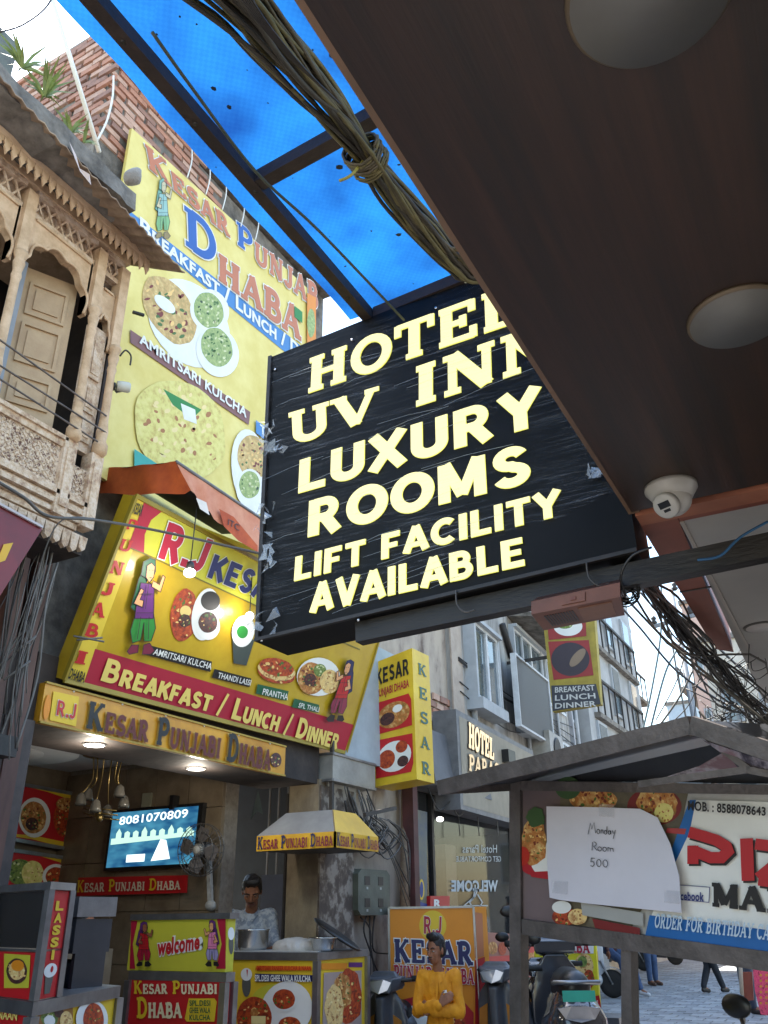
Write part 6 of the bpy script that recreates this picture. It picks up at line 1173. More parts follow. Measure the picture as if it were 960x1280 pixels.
def filmmat(name, dens):
    m = bpy.data.materials.new(name); m.use_nodes = True; t = m.node_tree; bs_ = t.nodes['Principled BSDF']; out = t.nodes['Material Output']; tc = t.nodes.new('ShaderNodeTexCoord'); mp = t.nodes.new('ShaderNodeMapping'); mp.inputs['Scale'].default_value = (1.3, 1, 38); mp.inputs['Rotation'].default_value = (0, math.radians(12), 0); t.links.new(tc.outputs['Object'], mp.inputs[0])
    nz = t.nodes.new('ShaderNodeTexNoise'); nz.inputs['Scale'].default_value = 3.2; nz.inputs['Detail'].default_value = 9; nz.inputs['Roughness'].default_value = .7; nz.inputs['Distortion'].default_value = .7; t.links.new(mp.outputs[0], nz.inputs[0])
    cr = t.nodes.new('ShaderNodeValToRGB'); cr.color_ramp.elements[0].position = .50; cr.color_ramp.elements[0].color = (.0, .0, .0, 1); cr.color_ramp.elements[1].position = .76; cr.color_ramp.elements[1].color = (dens, dens, dens, 1); t.links.new(nz.outputs['Fac'], cr.inputs[0]); n3 = t.nodes.new('ShaderNodeTexNoise'); n3.inputs['Scale'].default_value = 2.6; n3.inputs['Detail'].default_value = 4; t.links.new(tc.outputs['Object'], n3.inputs[0]); r3 = t.nodes.new('ShaderNodeMapRange'); r3.inputs[1].default_value = .38; r3.inputs[2].default_value = .66; r3.inputs[3].default_value = .12; r3.inputs[4].default_value = 1.15; t.links.new(n3.outputs['Fac'], r3.inputs[0]); mu = t.nodes.new('ShaderNodeMath'); mu.operation = 'MULTIPLY'; t.links.new(cr.outputs[0], mu.inputs[0]); t.links.new(r3.outputs[0], mu.inputs[1]); t.links.new(mu.outputs[0], bs_.inputs['Alpha'])
    bs_.inputs['Base Color'].default_value = (.34, .35, .37, 1); bs_.inputs['Roughness'].default_value = .18; bs_.inputs['Specular IOR Level'].default_value = .9
    bp = t.nodes.new('ShaderNodeBump'); bp.inputs['Strength'].default_value = .6; bp.inputs['Distance'].default_value = .01; t.links.new(nz.outputs['Fac'], bp.inputs['Height']); t.links.new(bp.outputs[0], bs_.inputs['Normal']); return m
b = MB(); b.smooth = True; nx, nz_ = 60, 50
fz = lambda u, v: SP.p(u, v, .012)
fl = [fz(322, 780), fz(770, 620), V3(-.45, YS - .012, 3.6), fz(337, 450)]
vs = []
for j in range(nz_ + 1):
    for i in range(nx + 1):
        s_, t_ = i / nx, j / nz_; p = bil(fl, s_, t_); p.y = YS - .012 - .004 * (1 + noise.noise(V3(s_ * 6, t_ * 30 + s_ * 6, 0))); 
        if j == 0: p.z += .02 * noise.noise(V3(s_ * 12, 0, 0))
        vs.append(p)
b.add(vs, [(j * (nx + 1) + i, j * (nx + 1) + i + 1, (j + 1) * (nx + 1) + i + 1, (j + 1) * (nx + 1) + i) for j in range(nz_) for i in range(nx)]); b.build('plastic_film', filmmat('stretched clear film', .42), hs, fix=False)
cm_ = pm('crumpled milky film', (.62, .68, .74), (.45, .50, .56), scale=20, rough=.25, alpha=.35, spec=.8); random.seed(41)
for k, (u, v, ru, rv) in enumerate(((336, 545, 10, 18), (332, 650, 8, 22), (330, 775, 14, 10), (334, 700, 6, 16), (345, 560, 10, 8), (748, 590, 14, 6))):
    for i in range(9):
        c = fz(u + random.uniform(-ru, ru), v + random.uniform(-rv, rv)); s_ = .03; b = MB(); pts = [c + V3(random.uniform(-1, 1) * s_, -random.random() * .015, random.uniform(-1, 1) * s_) for _ in range(4)]; b.add(pts, [(0, 1, 2), (0, 2, 3)]); b.build('film_fold', cm_, hs, fix=False)
fc = MB(); random.seed(43)
for k in range(36):
    u0, v0 = random.uniform(325, 560), random.uniform(470, 770); L = random.uniform(30, 150); c0 = fz(u0, v0); c1 = fz(u0 + L, v0 - L * random.uniform(.25, .42)); fc.tube([c0, (c0 + c1) / 2 + V3(0, -.004, .004), c1], .0009, 3)
stuff(fc.build('film_crease', pm('film crease', (.6, .66, .72), alpha=.45, rough=.2), hs))
# steel beam holding it
bm = MB(); bm.bar((-1.38, YS + .05, 2.316), (.25, YS + .05, 2.366), .05, .07); bm = tag(bm.build('support_beam', pm('grimy steel beam', (.026, .021, .018), (.011, .009, .008), scale=7, rough=.5, metal=.2, bump=.2, stretch=(.5, 1, 2))), 'grimy steel beam carrying the hotel sign from the right side', 'beam')
for u in (570, 733): b = MB(); c = SP.p(u, 738 if u == 570 else 704, .02); b.tube(spl([c, c + V3(.005, -.01, -.05), c + V3(.03, -.01, -.08), c + V3(.06, 0, -.075)], 5), .003, 5); tag(b.build('tie_wire', wm[1]), 'bent tie wire hooked over the sign bottom edge, %s' % ('left one' if u == 570 else 'right one near the copper box'), 'wire')
b = MB(); b.tube(spl([at(872, 700, Y=YS - .03), at(900, 695, Y=YS - .03), at(925, 672, Y=YS - .03), at(960, 652, Y=YS - .02)], 6), .004, 5); tag(b.build('blue_cable', pm('blue cable', (.02, .10, .22))), 'blue cable wound round the steel beam at the right edge', 'cable')
# copper driver box
t = thing('power_box', 'copper coloured ventilated power box hanging under the hotel sign', 'power supply', at(720, 755, Y=2.33)); cop = pm('copper paint', (.20, .075, .045), (.12, .045, .03), scale=5, rough=.45, metal=.25)
a0, a1 = at(664, 752, Y=2.28), at(775, 728, Y=2.28); a2, a3 = at(775, 746, Y=2.28), at(664, 768, Y=2.28); bk_ = V3(0, .0, 0)
g0, g1 = at(680, 788, Y=2.42), at(781, 769, Y=2.42)
up0, up1 = at(672, 745, Y=2.42), at(778, 722, Y=2.42)
b = MB(); b.hexa([a3, a2, g1, g0], [a0, a1, V3(g1.x, g1.y, up1.z), V3(g0.x, g0.y, up0.z)]); b.build('case', cop, t)
nn = (a2 - a3).cross(g0 - a3).normalized(); nn = nn if nn.z < 0 else -nn; uq = [a3, a2, g1, g0]
for k in range(11): s_ = .12 + k * .032; b = MB(); b.slab([bil(uq, s_, .2) + nn * .002, bil(uq, s_ + .017, .2) + nn * .002, bil(uq, s_ + .03, .82) + nn * .002, bil(uq, s_ + .013, .82) + nn * .002], .0015, nn); b.build('vent_slot', blackp, t)
b = MB(); b.slab([bil(uq, c_, d) + nn * .003 for c_, d in ((.52, .15), (.9, .15), (.9, .85), (.52, .85))], .003, nn); b.build('cover_plate', pm('copper pale', (.24, .12, .085)), t)
fq = [a3, a2, a1, a0]; b = MB(); b.slab([bil(fq, c_, d) + V3(0, -.004, 0) for c_, d in ((.36, .2), (.62, .2), (.62, .85), (.36, .85))], .006, V3(0, -1, 0)); b.build('socket_plate', cop, t); b = MB(); b.slab([bil(fq, c_, d) + V3(0, -.007, 0) for c_, d in ((.46, .4), (.52, .4), (.52, .65), (.46, .65))], .003, V3(0, -1, 0)); b.build('rocker_switch', pm('switch red brown', (.2, .07, .05)), t)
t = thing('cable_coil', 'loose black coil of cable hanging between the copper box and the red border', 'cables', at(785, 745, Y=2.4)); random.seed(3)
b = MB(); b.box(at(765, 700, Y=2.46).x, at(797, 700, Y=2.46).x, 2.44, 2.5, at(790, 735, Y=2.46).z, at(790, 690, Y=2.46).z); b.build('junction_box', blackp, t)
for i in range(9): c = at(783 + random.uniform(-6, 6), 742 + random.uniform(-6, 6), Y=2.4); r = random.uniform(.014, .04); a = random.random() * 3; b = MB(); b.tube([c + V3(math.cos(k * .55 + a) * r, .01 * math.sin(k), math.sin(k * .55 + a) * r * .9) for k in range(12)], .0022, 5); b.build('cable_loop', blackp, t)
b = MB(); b.tube(spl([at(782, 745, Y=2.38), at(776, 720, Y=2.33), at(790, 695, Y=2.31), at(815, 684, Y=2.31)], 6), .004, 5); b.build('cable_lead', blackp, t)
b = MB(); b.slab([at(578, 342, Y=2.3), at(580, 352, Y=2.3), at(590, 350, Y=2.3), at(598, 340, Y=2.3), at(588, 344, Y=2.3)], .01); tag(b.build('white_bracket', white), 'small torn white bracket where the cables pass behind the brown fascia', 'bracket')

# ------------------------------------------------------------------ pizza cart
d1 = (R3 @ V3(-1064, -300, -1050)).normalized(); pst = (R3 @ V3(0, 1, -.286)).normalized(); Wr = -d1; pst = (pst - Wr * pst.dot(Wr)).normalized(); Wn = Wr.cross(pst).normalized()
if Wn.dot(ray(640, 1100)) > 0: Wn = -Wn     # Wn points to the camera
C0 = EYE + ray(650, 1148) / F * 3.25
CP = PL(C0, Wn)
cart = thing('food_cart', 'grey metal food cart frame with gabled roof and PIZZA MANIA side board', 'cart', V3(C0.x, C0.y, 0))
def cq(pts, o=0): return CP.q(pts, o)
def seg(u0, v0, u1, v1, w, d, mat, name, o=0, up=None):
    b = MB(); b.bar(CP.p(u0, v0, o), CP.p(u1, v1, o), w, d, up if up is not None else Wn); return b.build(name, mat, cart)
cf = pm('scuffed grey brown steel', (.15, .13, .125), (.075, .066, .062), scale=8, rough=.5, metal=.3, bump=.3, bscale=50)
px1 = (CP.p(651, 1148) - CP.p(650, 1148)).length
b = MB(); b.slab(CP.q([(637, 1340), (651.5, 1340), (650, 972), (636.5, 972)], .02), .05); b.build('post', cf, cart)
b = MB(); b.slab(CP.q([(777, 1340), (791, 1340), (788, 1176), (776, 1174)], .0), .05); b.build('post', cf, cart)
b = MB(); b.slab(CP.q([(652, 1168), (1100, 1236), (1100, 1208), (652, 1149)], .018), .045); b.build('lower_rail', cf, cart)
b = MB(); b.slab(CP.q([(650, 988), (1100, 996), (1100, 983), (650, 976)], .018), .045); b.build('upper_rail', cf, cart)
bd = MB(); bd.slab(CP.q([(652, 1150), (1100, 1212), (1100, 992), (652, 980)]), .02); bd.build('side_board', pm('grimy white board', (.50, .50, .48), (.38, .38, .37), scale=6, rough=.35, bump=.03), cart)
gp = pm('glossy mauve print', (.20, .15, .15), (.14, .11, .115), scale=1.5, rough=.12)
prints(cart, CP, [('p', gp, [(652, 980), (704, 981), (704, 1158), (652, 1150)]), ('p', pm('dark food backdrop', (.16, .13, .08), (.08, .07, .05), scale=8), [(700, 981), (860, 992), (846, 1060), (780, 1176), (700, 1158)]), ('e', mixf, (742, 1000, 30, 14)), ('e', ink('print leaf', 60, 90, 50), (710, 985, 16, 14)), ('e', ink('dish dark red', 120, 30, 30), (818, 1008, 34, 24)), ('e', mixf, (822, 1004, 26, 22), {'lump': .2}), ('e', kulp, (830, 1016, 12, 12)),
   ('e', ink('cup red', 170, 30, 40), (668, 1082, 17, 12)), ('e', white, (685, 1075, 22, 22)), ('p', ink('cup red', 170, 30, 40), [(662, 1090), (704, 1088), (704, 1102), (664, 1096)]), ('e', mixf, (668, 1052, 16, 30), {'lump': .25}), ('e', ink('print leaf', 60, 90, 50), (670, 1022, 12, 12), {'lump': .4}), ('e', ink('tomato', 180, 40, 20), (653, 1070, 9, 12)),
   ('p', white, [(846, 1066), (866, 1000), (1100, 1006), (1100, 1180), (812, 1150)]), ('p', ink('print blue deep', 22, 100, 170), [(862, 1000), (870, 1000), (862, 1040), (834, 1100), (830, 1088)]), ('p', ink('strip red', 170, 60, 60), [(834, 1035), (858, 1036), (856, 1043), (832, 1041)]),
   ('p', ink('print blue deep', 22, 100, 170), [(806, 1172), (812, 1144), (1100, 1180), (1100, 1212)]), ('e', cur, (706, 1146, 16, 11)), ('e', kul, (722, 1146, 12, 10)), ('p', ink('print grey', 170, 170, 165), [(726, 1128), (804, 1141), (804, 1158), (728, 1144)]), ('p', ink('dish dark red', 120, 30, 30), [(740, 1148), (800, 1160), (800, 1172), (744, 1160)]), ('e', white, (702, 1134, 12, 8)),
   ('p', white, [(846, 1106), (887, 1109), (886, 1128), (846, 1124)])], 'printed_pictures', off=.002)
text(cart, 'MOB. : 8588078643', CP.q([(865, 1012), (962, 1019), (962, 1008), (865, 1000)]), black, 'sans', .03, .03)
mr = ink('pizza red', 184, 26, 34)
def rib(lines, m, off):
    b = MB(); b.m(m)
    for k, (pts, w) in enumerate(lines): vs, fs = strip(pts, w); b.add([CP.p(v.x, v.y, off + .0003 * k) for v in vs], fs)
    return b.build('lettering', None, cart, fix=False)
Pz = [([(861, 1040), (872, 1043), (895, 1050), (908, 1058), (910, 1064), (902, 1072), (888, 1072), (866, 1063)], 14), ([(866, 1057), (866, 1080)], 14), ([(933, 1048), (935, 1101)], 16), ([(944, 1055), (1000, 1062)], 14), ([(992, 1062), (948, 1098)], 15), ([(948, 1100), (1006, 1108)], 14), ([(1016, 1064), (1070, 1070), (1022, 1108), (1080, 1116)], 14)]
rib([([(x + 2.5, y + 2.5) for x, y in p], w + 1) for p, w in Pz], black, .020); rib(Pz, mr, .024)
text(cart, 'MANIA', CP.q([(894, 1131), (1050, 1148), (1050, 1116), (894, 1103)]), black, 'serif', .3, .024)
text(cart, 'facebook', CP.q([(848, 1124), (884, 1126), (884, 1114), (848, 1113)]), ink('print navy', 50, 60, 120), 'sans', .03, .024)
rib([([(846, 1106), (887, 1109), (886, 1128), (846, 1124), (846, 1106)], .8)], ink('print navy', 50, 60, 120), .024)
text(cart, 'ORDER FOR BIRTHDAY CAKE', CP.q([(822, 1158), (984, 1175), (986, 1156), (824, 1141)]), ink('pale blue letter', 190, 210, 225), 'serif', .2, .024)
# roof
OV = .42
RP_ = PL(C0 + Wn * OV, Wn); Rb = PL(C0 - Wn * .55, Wn)
A0, Apx, Ar = RP_.p(551, 984), RP_.p(866, 905), RP_.p(1120, 990)
bk = -Wn * 1.25
sh = pm('dull dark sheet metal', (.035, .038, .045), (.02, .02, .025), scale=4, rough=.4)
for nm, a, c_ in (('roof_sheet', A0, Apx), ('roof_sheet', Apx, Ar)):
    b = MB(); b.hexa([a, c_, c_ + bk, a + bk], [p + pst * .012 for p in (a, c_, c_ + bk, a + bk)]); b.build(nm, sh, cart)
    b = MB(); b.bar(a + pst * -.003 + Wn * .005, c_ + pst * -.003 + Wn * .005, .03, .052, pst); b.build('roof_edge', cf, cart)
b = MB(); b.bar(A0, A0 + bk, .03, .05, pst); b.build('eave_bar', cf, cart)
b = MB(); b.bar(Apx - pst * .02, Apx + bk - pst * .02, .03, .03, pst); b.build('ridge_bar', cf, cart)
lin = pm('reflective printed flex', (.34, .20, .20), (.10, .08, .09), scale=6, rough=.12, metal=.5, bump=.5, bscale=9, lo=.42, hi=.6, c3=(.5, .42, .42))
g0, g1, g2 = C0 + Wn * -.0, None, None
a_, c_ = CP.p(690, 976, -.02), CP.p(1100, 982, -.02); tpk = Apx + bk * .32 - pst * .03
b = MB(); b.slab([a_ , c_, Ar + bk * .33 - pst * .03, tpk], .008); b.build('gable_lining', sh, cart)
b = MB(); b.poly([RP_.p(878, 925, -.1), RP_.p(960, 952, -.1), RP_.p(1060, 990, -.1), RP_.p(1000, 985, -.12), RP_.p(932, 962, -.12)]); b.build('inner_flex', lin, cart, fix=False)
b = MB(); b.poly([RP_.p(800, 982, -.22), RP_.p(875, 957, -.16), RP_.p(905, 940, -.13), RP_.p(925, 962, -.2), RP_.p(850, 975, -.22)]); b.build('inner_flex', lin, cart, fix=False)
for uv in (((800, 980), (935, 962)), ((935, 962), (1060, 985)), ((868, 908), (938, 962))): b = MB(); b.bar(RP_.p(*uv[0], -.12), RP_.p(*uv[1], -.12), .025, .02, pst); b.build('truss_bar', cf, cart)
# the paper
pp = thing('paper_notice', 'white sheet with handwriting Monday Room 500 taped over the cart board', 'notice', CP.p(690, 1130, .02))
edge = [(683, 1008), (745, 1009), (800, 1011), (822, 1022), (838, 1055), (849, 1095), (852, 1141), (800, 1136), (740, 1130), (700, 1125), (687, 1122), (684, 1080)]
paperm = pm('white paper', (.66, .65, .72), (.60, .59, .66), scale=3, rough=.6)
b = MB(); b.smooth = True; cpt = (760, 1070); N = len(edge); vs = [CP.p(*cpt, .034)]
for r in (.33, .66, 1.0):
    for (u, v) in edge:
        uu, vv = cpt[0] + (u - cpt[0]) * r, cpt[1] + (v - cpt[1]) * r; o = .034 + .004 * math.sin(uu * .06 + vv * .03) + (.022 * max(0, (uu - 800) / 50) ** 2); vs.append(CP.p(uu, vv, o))
fs = [(0, 1 + k, 1 + (k + 1) % N) for k in range(N)]
for r in range(2): fs += [(1 + r * N + k, 1 + (r + 1) * N + k, 1 + (r + 1) * N + (k + 1) % N, 1 + r * N + (k + 1) % N) for k in range(N)]
b.add(vs, fs); b.build('sheet', paperm, pp, fix=False)
pen = pm('pen ink', (.02, .02, .025), (.01, .01, .012))
def hand(strokes, x, y, k, tilt=.06):
    b = MB()
    for st in strokes:
        pts = [(x + a * k, y - c_ * k + a * k * tilt) for a, c_ in st]; vs, fs = strip(pts, .85); b.add([CP.p(v.x, v.y, .0425) for v in vs], fs)
    b.build('handwriting', pen, pp, fix=False)
hand([[(0, -.2), (.3, 1.3), (.5, .5), (.8, 1.4), (1.0, 0)], arc(1.35, .25, .2, .3, 0, 360, 8), [(1.7, 0), (1.75, .5), (1.95, .5), (2.0, 0)], arc(2.3, .2, .17, .25, 0, 360, 8), [(2.5, 1.0), (2.45, 0)], arc(2.8, .2, .15, .25, 0, 360, 8), [(2.98, .5), (3.0, 0)], [(3.2, .5), (3.35, .1)], [(3.6, .6), (3.3, -.6)]], 735, 1041, 9.5)
hand([[(0, 0), (.05, 1.1)], arc(.25, .85, .3, .28, 100, -100, 7), [(.2, .55), (.7, 0)], arc(1.0, .25, .25, .28, 0, 360, 8), arc(1.65, .25, .25, .28, 0, 360, 8), [(2.1, 0), (2.1, .5), (2.4, .4), (2.4, 0)], [(2.4, .4), (2.75, .4), (2.8, 0)]], 740, 1063, 9.5)
hand([[(.6, 1.1), (.1, 1.1), (.05, .6), (.4, .65), (.5, .3), (.3, 0), (0, .1)], arc(1.1, .5, .3, .48, 0, 360, 10), arc(1.95, .5, .32, .48, 0, 360, 10)], 738, 1083, 9.5)
tape = pm('clear tape', (.6, .6, .62), alpha=.12, rough=.1, spec=1)
for u, v in ((758, 1012), (700, 1108), (840, 1120)): b = MB(); b.slab(CP.q([(u - 10, v + 8), (u + 9, v + 10), (u + 10, v - 6), (u - 9, v - 7)], .06 if u > 800 else .046), .001); b.build('tape', tape, pp)

# ------------------------------------------------------------------ standees
OX = -3.0; OP = PX(OX)
t = thing('standee_sign', 'orange standee reading R.J KESAR PUNJABI DHABA behind the man in yellow', 'sign', (OX, 6.3, 0))
Yo0, Yo1 = at(486, 1135, X=OX).y, at(603, 1137, X=OX).y
# board faces the lane mouth: normal turned to the street corner
e0 = at(486, 1135, X=-3.88); e1 = at(592, 1135, X=-2.62); 
def vert(a, c_): return PL(a, (c_ - a).cross(V3(0, 0, 1)))
e1 = V3(-2.62, 0, 0); dpt = e0.y; e0 = V3(e0.x, e0.y, 0); r_ = ray(592, 1135); k_ = (e0.y + .22) / r_.y; e1 = V3(r_.x * k_, r_.y * k_, 0)
OP = vert(e0, e1); zt_ = OP.p(486, 1135).z
b = MB(); on = OP.n; b.hexa([V3(e0.x, e0.y, 0), V3(e1.x, e1.y, 0), V3(e1.x, e1.y, zt_), V3(e0.x, e0.y, zt_)], [V3(e0.x, e0.y, 0) - on * .22, V3(e1.x, e1.y, 0) - on * .22 + (e1 - e0).normalized() * .09, V3(e1.x, e1.y, zt_) - on * .22 + (e1 - e0).normalized() * .09, V3(e0.x, e0.y, zt_) - on * .22]); b.build('sign_box', orange, t)
b = MB()
for a, c_ in ((V3(e0.x, e0.y, 0), V3(e0.x, e0.y, zt_)), (V3(e1.x, e1.y, 0), V3(e1.x, e1.y, zt_)), (V3(e0.x, e0.y, zt_), V3(e1.x, e1.y, zt_))): b.bar(a, c_, .018, .018, on)
b.build('sign_frame', steel, t)
prints(t, OP, [('e', yel, (541, 1157, 17, 19)), ('e', ink('print red deep', 176, 22, 36), (545, 1322, 78, 92)), ('p', ink('print red deep', 176, 22, 36), [(487, 1290), (487, 1262), (592, 1262), (592, 1290)]), ('e', white, (545, 1330, 66, 84)), ('e', cur, (505, 1276, 14, 18)), ('e', white, (560, 1276, 26, 18)), ('e', cur, (572, 1274, 8, 9))][0:1] + [('p', ink('print red deep', 176, 22, 36), [(487, 1300), (487, 1262), (505, 1249), (530, 1243), (560, 1243), (580, 1252), (592, 1266), (592, 1300)]), ('p', white, [(492, 1300), (494, 1275), (512, 1258), (535, 1252), (560, 1256), (582, 1285), (586, 1300)]), ('e', cur, (505, 1278, 11, 16)), ('e', ink('butter', 240, 220, 150), (506, 1276, 4, 4)), ('e', cur, (574, 1282, 9, 12))], 'printed_pictures', off=.003)
text(t, 'R.J', OP.q([(530, 1167), (552, 1168), (553, 1146), (530, 1145)]), mag, 'block', .2, .008, white, .03)
text(t, 'KESAR', OP.q([(494, 1202), (592, 1206), (591, 1178), (493, 1174)]), navy, 'serif', .26, .012, white, .05)
text(t, 'PUNJABI DHABA', OP.q([(493, 1224), (593, 1230), (593, 1212), (493, 1206)]), mag, 'serif', .22, .012, white, .05)
# side strip
sd0 = V3(e1.x, e1.y, 0); sdir = (-on * .22 + (e1 - e0).normalized() * .09); SDP = PL(sd0, sdir.cross(V3(0, 0, 1)))
prints(t, SDP, [('p', ink('print red deep', 176, 22, 36), [(594, 1200), (606, 1196), (608, 1300), (594, 1300)]), ('p', rust, [(593, 1140), (603, 1142), (605, 1195), (594, 1198)])], 'printed_strip', off=.003)

# yellow DHABA standee in the lane
c = at(712, 1240, Y=9.6); YD = 9.6; DP = PY(YD)
t = thing('standee_sign', 'yellow DHABA standee with dishes behind the dark scooter', 'sign', (c.x, YD, 0)); q = DP.q([(668, 1275), (750, 1262), (743, 1160), (668, 1160)])
b = MB(); b.slab(q, .05); b.build('board', pm('standee yellow', srgb(222, 214, 40), srgb(204, 196, 30)), t)
prints(t, DP, [('p', white, [(692, 1166), (742, 1174), (742, 1192), (692, 1191)]), ('e', cur, (700, 1203, 7, 6)), ('e', white, (715, 1214, 16, 14)), ('e', kul, (730, 1208, 12, 16)), ('e', grn, (728, 1202, 6, 7)), ('e', cur, (736, 1224, 7, 12)), ('e', ink('dull cup', 90, 90, 84), (686, 1186, 5, 12)), ('p', red, [(729, 1248), (749, 1244), (752, 1262), (729, 1264)])], 'printed_dishes')
text(t, 'DHABA', DP.q([(694, 1190), (738, 1191), (737, 1178), (694, 1176)]), mag, 'serif', .24, .012); text(t, 'AVAILABLE', DP.q([(731, 1256), (748, 1254), (748, 1250), (731, 1252)]), white, 'sans', .03, .012)
b = MB(); p = DP.p(735, 1272); b.box(p.x - .3, p.x + .35, YD - .15, YD + .3, 0, p.z + .02); b.build('base', steel, t)
# red wall posters under hotel glass
t = thing('food_poster', 'reddish food posters on the wall right of the orange standee', 'poster', (-3.9, 8.6, 1)); q = PX(-3.85).q([(605, 1270), (680, 1240), (680, 1170), (605, 1165)]); b = MB(); b.slab(q, .05); b.build('sheet', ink('poster salmon', 150, 90, 80), t); prints(t, PX(-3.85), [('e', mixf, (616, 1185, 6, 8)), ('e', cur, (628, 1186, 5, 8)), ('e', grn, (620, 1215, 9, 12)), ('p', red, [(606, 1196), (640, 1194), (640, 1202), (606, 1204)]), ('e', mixf, (665, 1195, 6, 10)), ('p', red, [(655, 1180), (672, 1178), (672, 1190), (655, 1192)])], 'printed_dishes')
# ------------------------------------------------------------------ people
def person(label, loc, rz, J, C, vox=.011, group=None, hairk=1, sleeve=1.0, wob=.012, face=True, yaw=0, pitch=0, sc=1.0):
    """J: joints around the neck base; x to the person's left, -y ahead, z up. C: shirt, trousers, shoes materials"""
    t = thing('person', label, 'person', (0, 0, 0), group)
    J = {k: Vector(v) for k, v in J.items()}; body = MB()
    Rh = Matrix.Rotation(math.radians(yaw), 3, 'Z') @ Matrix.Rotation(math.radians(pitch), 3, 'X')
    nb = J['neck']; hc = J.get('head', nb + V3(0, -.02, .17))
    h = lambda x, y, z: hc + Rh @ V3(x, y, z)
    body.ellip(h(0, .008, .028), (.074, .092, .088), Rh); body.ellip(h(0, -.030, -.035), (.056, .058, .072), Rh); body.ellip(h(0, -.055, -.082), (.026, .024, .022), Rh); body.ellip(h(0, -.062, .018), (.056, .026, .022), Rh)
    body.caps(h(0, -.090, .012), h(0, -.108, -.028), .008, .0135); body.ellip(h(0, -.086, -.056), (.026, .012, .009), Rh); body.ellip(h(0, -.083, -.067), (.022, .012, .008), Rh)
    for s in (-1, 1): body.ellip(h(s * .074, .012, -.008), (.012, .02, .032), Rh); body.ellip(h(s * .040, -.055, -.022), (.022, .026, .022), Rh)
    body.caps(nb + V3(0, .01, -.06), hc + V3(0, .015, -.05), .052, .048)
    body.ellip(nb + V3(0, 0, -.17), (.15, .09, .17)); body.caps(nb + V3(0, 0, -.28), J['pelvis'], .11, .12)
    for s, n in ((1, 'l'), (-1, 'r')):
        sh, el, wr, hd = J['sh' + n], J['el' + n], J['wr' + n], J['hd' + n]
        body.caps(nb + V3(s * .03, 0, -.06), sh, .05, .048); body.caps(sh, el, .043, .036); body.caps(el, wr, .035, .025)
        d = (hd - wr).normalized(); up = J.get('up' + n, V3(0, 0, 1)); sd = d.cross(up).normalized(); nn = sd.cross(d).normalized()
        if vox < .0115 and False: pass
        body.caps(wr + d * .02 - sd * .015, wr + d * .08 - sd * .022, .018, .015); body.caps(wr + d * .02 + sd * .015, wr + d * .08 + sd * .022, .018, .015); body.caps(wr + d * .02, wr + d * .085, .018, .015)
        for k in range(4):
            o = sd * (-.030 + .020 * k); L = (.062, .075, .07, .055)[k]; a = wr + d * .082 + o; m_ = a + d * L * .55 - nn * .006; body.caps(a, m_, .0092, .0085, 8); body.caps(m_, m_ + d * L * .38 - nn * .018, .0085, .0075, 8)
        a = wr + d * .03 - sd * .03 * J.get('th', V3(1, 0, 0)).x; body.caps(a, a - sd * .025 + d * .03, .012, .01, 8); body.caps(a - sd * .025 + d * .03, a - sd * .03 + d * .06, .01, .008, 8)
        hp, kn, an = J['hip' + n], J['kn' + n], J['an' + n]; body.caps(hp, kn, .075, .05); body.caps(kn, an, .05, .034); body.caps(an, J['to' + n], .035, .03)
    fbuild(body, 'body', skin, t, vox if not face else min(vox, .0085), 2)
    sh_ = MB(); pv = J['pelvis']
    sh_.ellip(nb + V3(0, .0, -.17), (.172, .108, .175)); sh_.caps(nb + V3(0, 0, -.26), pv + V3(0, 0, .0), .128, .135); sh_.ellip(pv + V3(0, 0, -.02), (.158, .125, .13))
    sh_.caps(nb + V3(0, .012, -.07), nb + V3(0, .015, -.035), .07, .062)
    for s, n in ((1, 'l'), (-1, 'r')):
        sh, el, wr = J['sh' + n], J['el' + n], J['wr' + n]; sh_.caps(nb + V3(s * .05, 0, -.09), sh, .07, .064)
        if sleeve >= 1: sh_.caps(sh, el, .062, .052); sh_.caps(el, el + (wr - el) * .93, .053, .041)
        else: sh_.caps(sh, sh + (el - sh) * .78, .062, .060)
    so_ = fbuild(sh_, 'shirt', C[0], t, vox, 2, wob, 13)
    cl = MB(); 
    for s in (-1, 1): cl.slab([nb + V3(s * .055, .03, .015), nb + V3(s * .068, -.03, -.005), nb + V3(s * .02, -.088, -.075), nb + V3(s * .045, -.105, -.095), nb + V3(s * .085, -.06, -.035), nb + V3(s * .08, .03, -.02)], .004, V3(s * .5, -.8, .3).normalized())
    cl.build('collar', C[0], t)
    tr = MB(); tr.caps(pv + V3(-.05, 0, -.02), pv + V3(.05, 0, -.02), .118, .118)
    for n in 'lr': hp, kn, an = J['hip' + n], J['kn' + n], J['an' + n]; tr.caps(hp, kn, .092, .070); tr.caps(kn, an + V3(0, 0, .03), .068, .056)
    fbuild(tr, 'trousers', C[1], t, max(vox, .012), 2, wob * .8, 10)
    for n in 'lr':
        an, to = J['an' + n], J['to' + n]; so2 = MB(); so2.caps(an + V3(0, .02, -.035), to + V3(0, 0, -.005), .043, .038); so2.caps(an, an + V3(0, 0, -.03), .045, .045); fbuild(so2, 'shoe', C[2], t, .012, 1)
    hm = MB(); hm.ellip(h(0, .020, .048), (.082, .092, .082), Rh); hm.ellip(h(0, .045, .0), (.078, .066, .07), Rh)
    if hairk: hm.ellip(h(.012, -.035, .105), (.062, .055, .034), Rh); hm.caps(h(-.03, -.065, .11), h(.045, -.06, .112), .024, .022)
    for s in (-1, 1): hm.caps(h(s * .074, .0, .03), h(s * .073, -.008, -.005), .012, .006)
    ho = fbuild(hm, 'hair', hair, t, .008, 1, .008, 42)
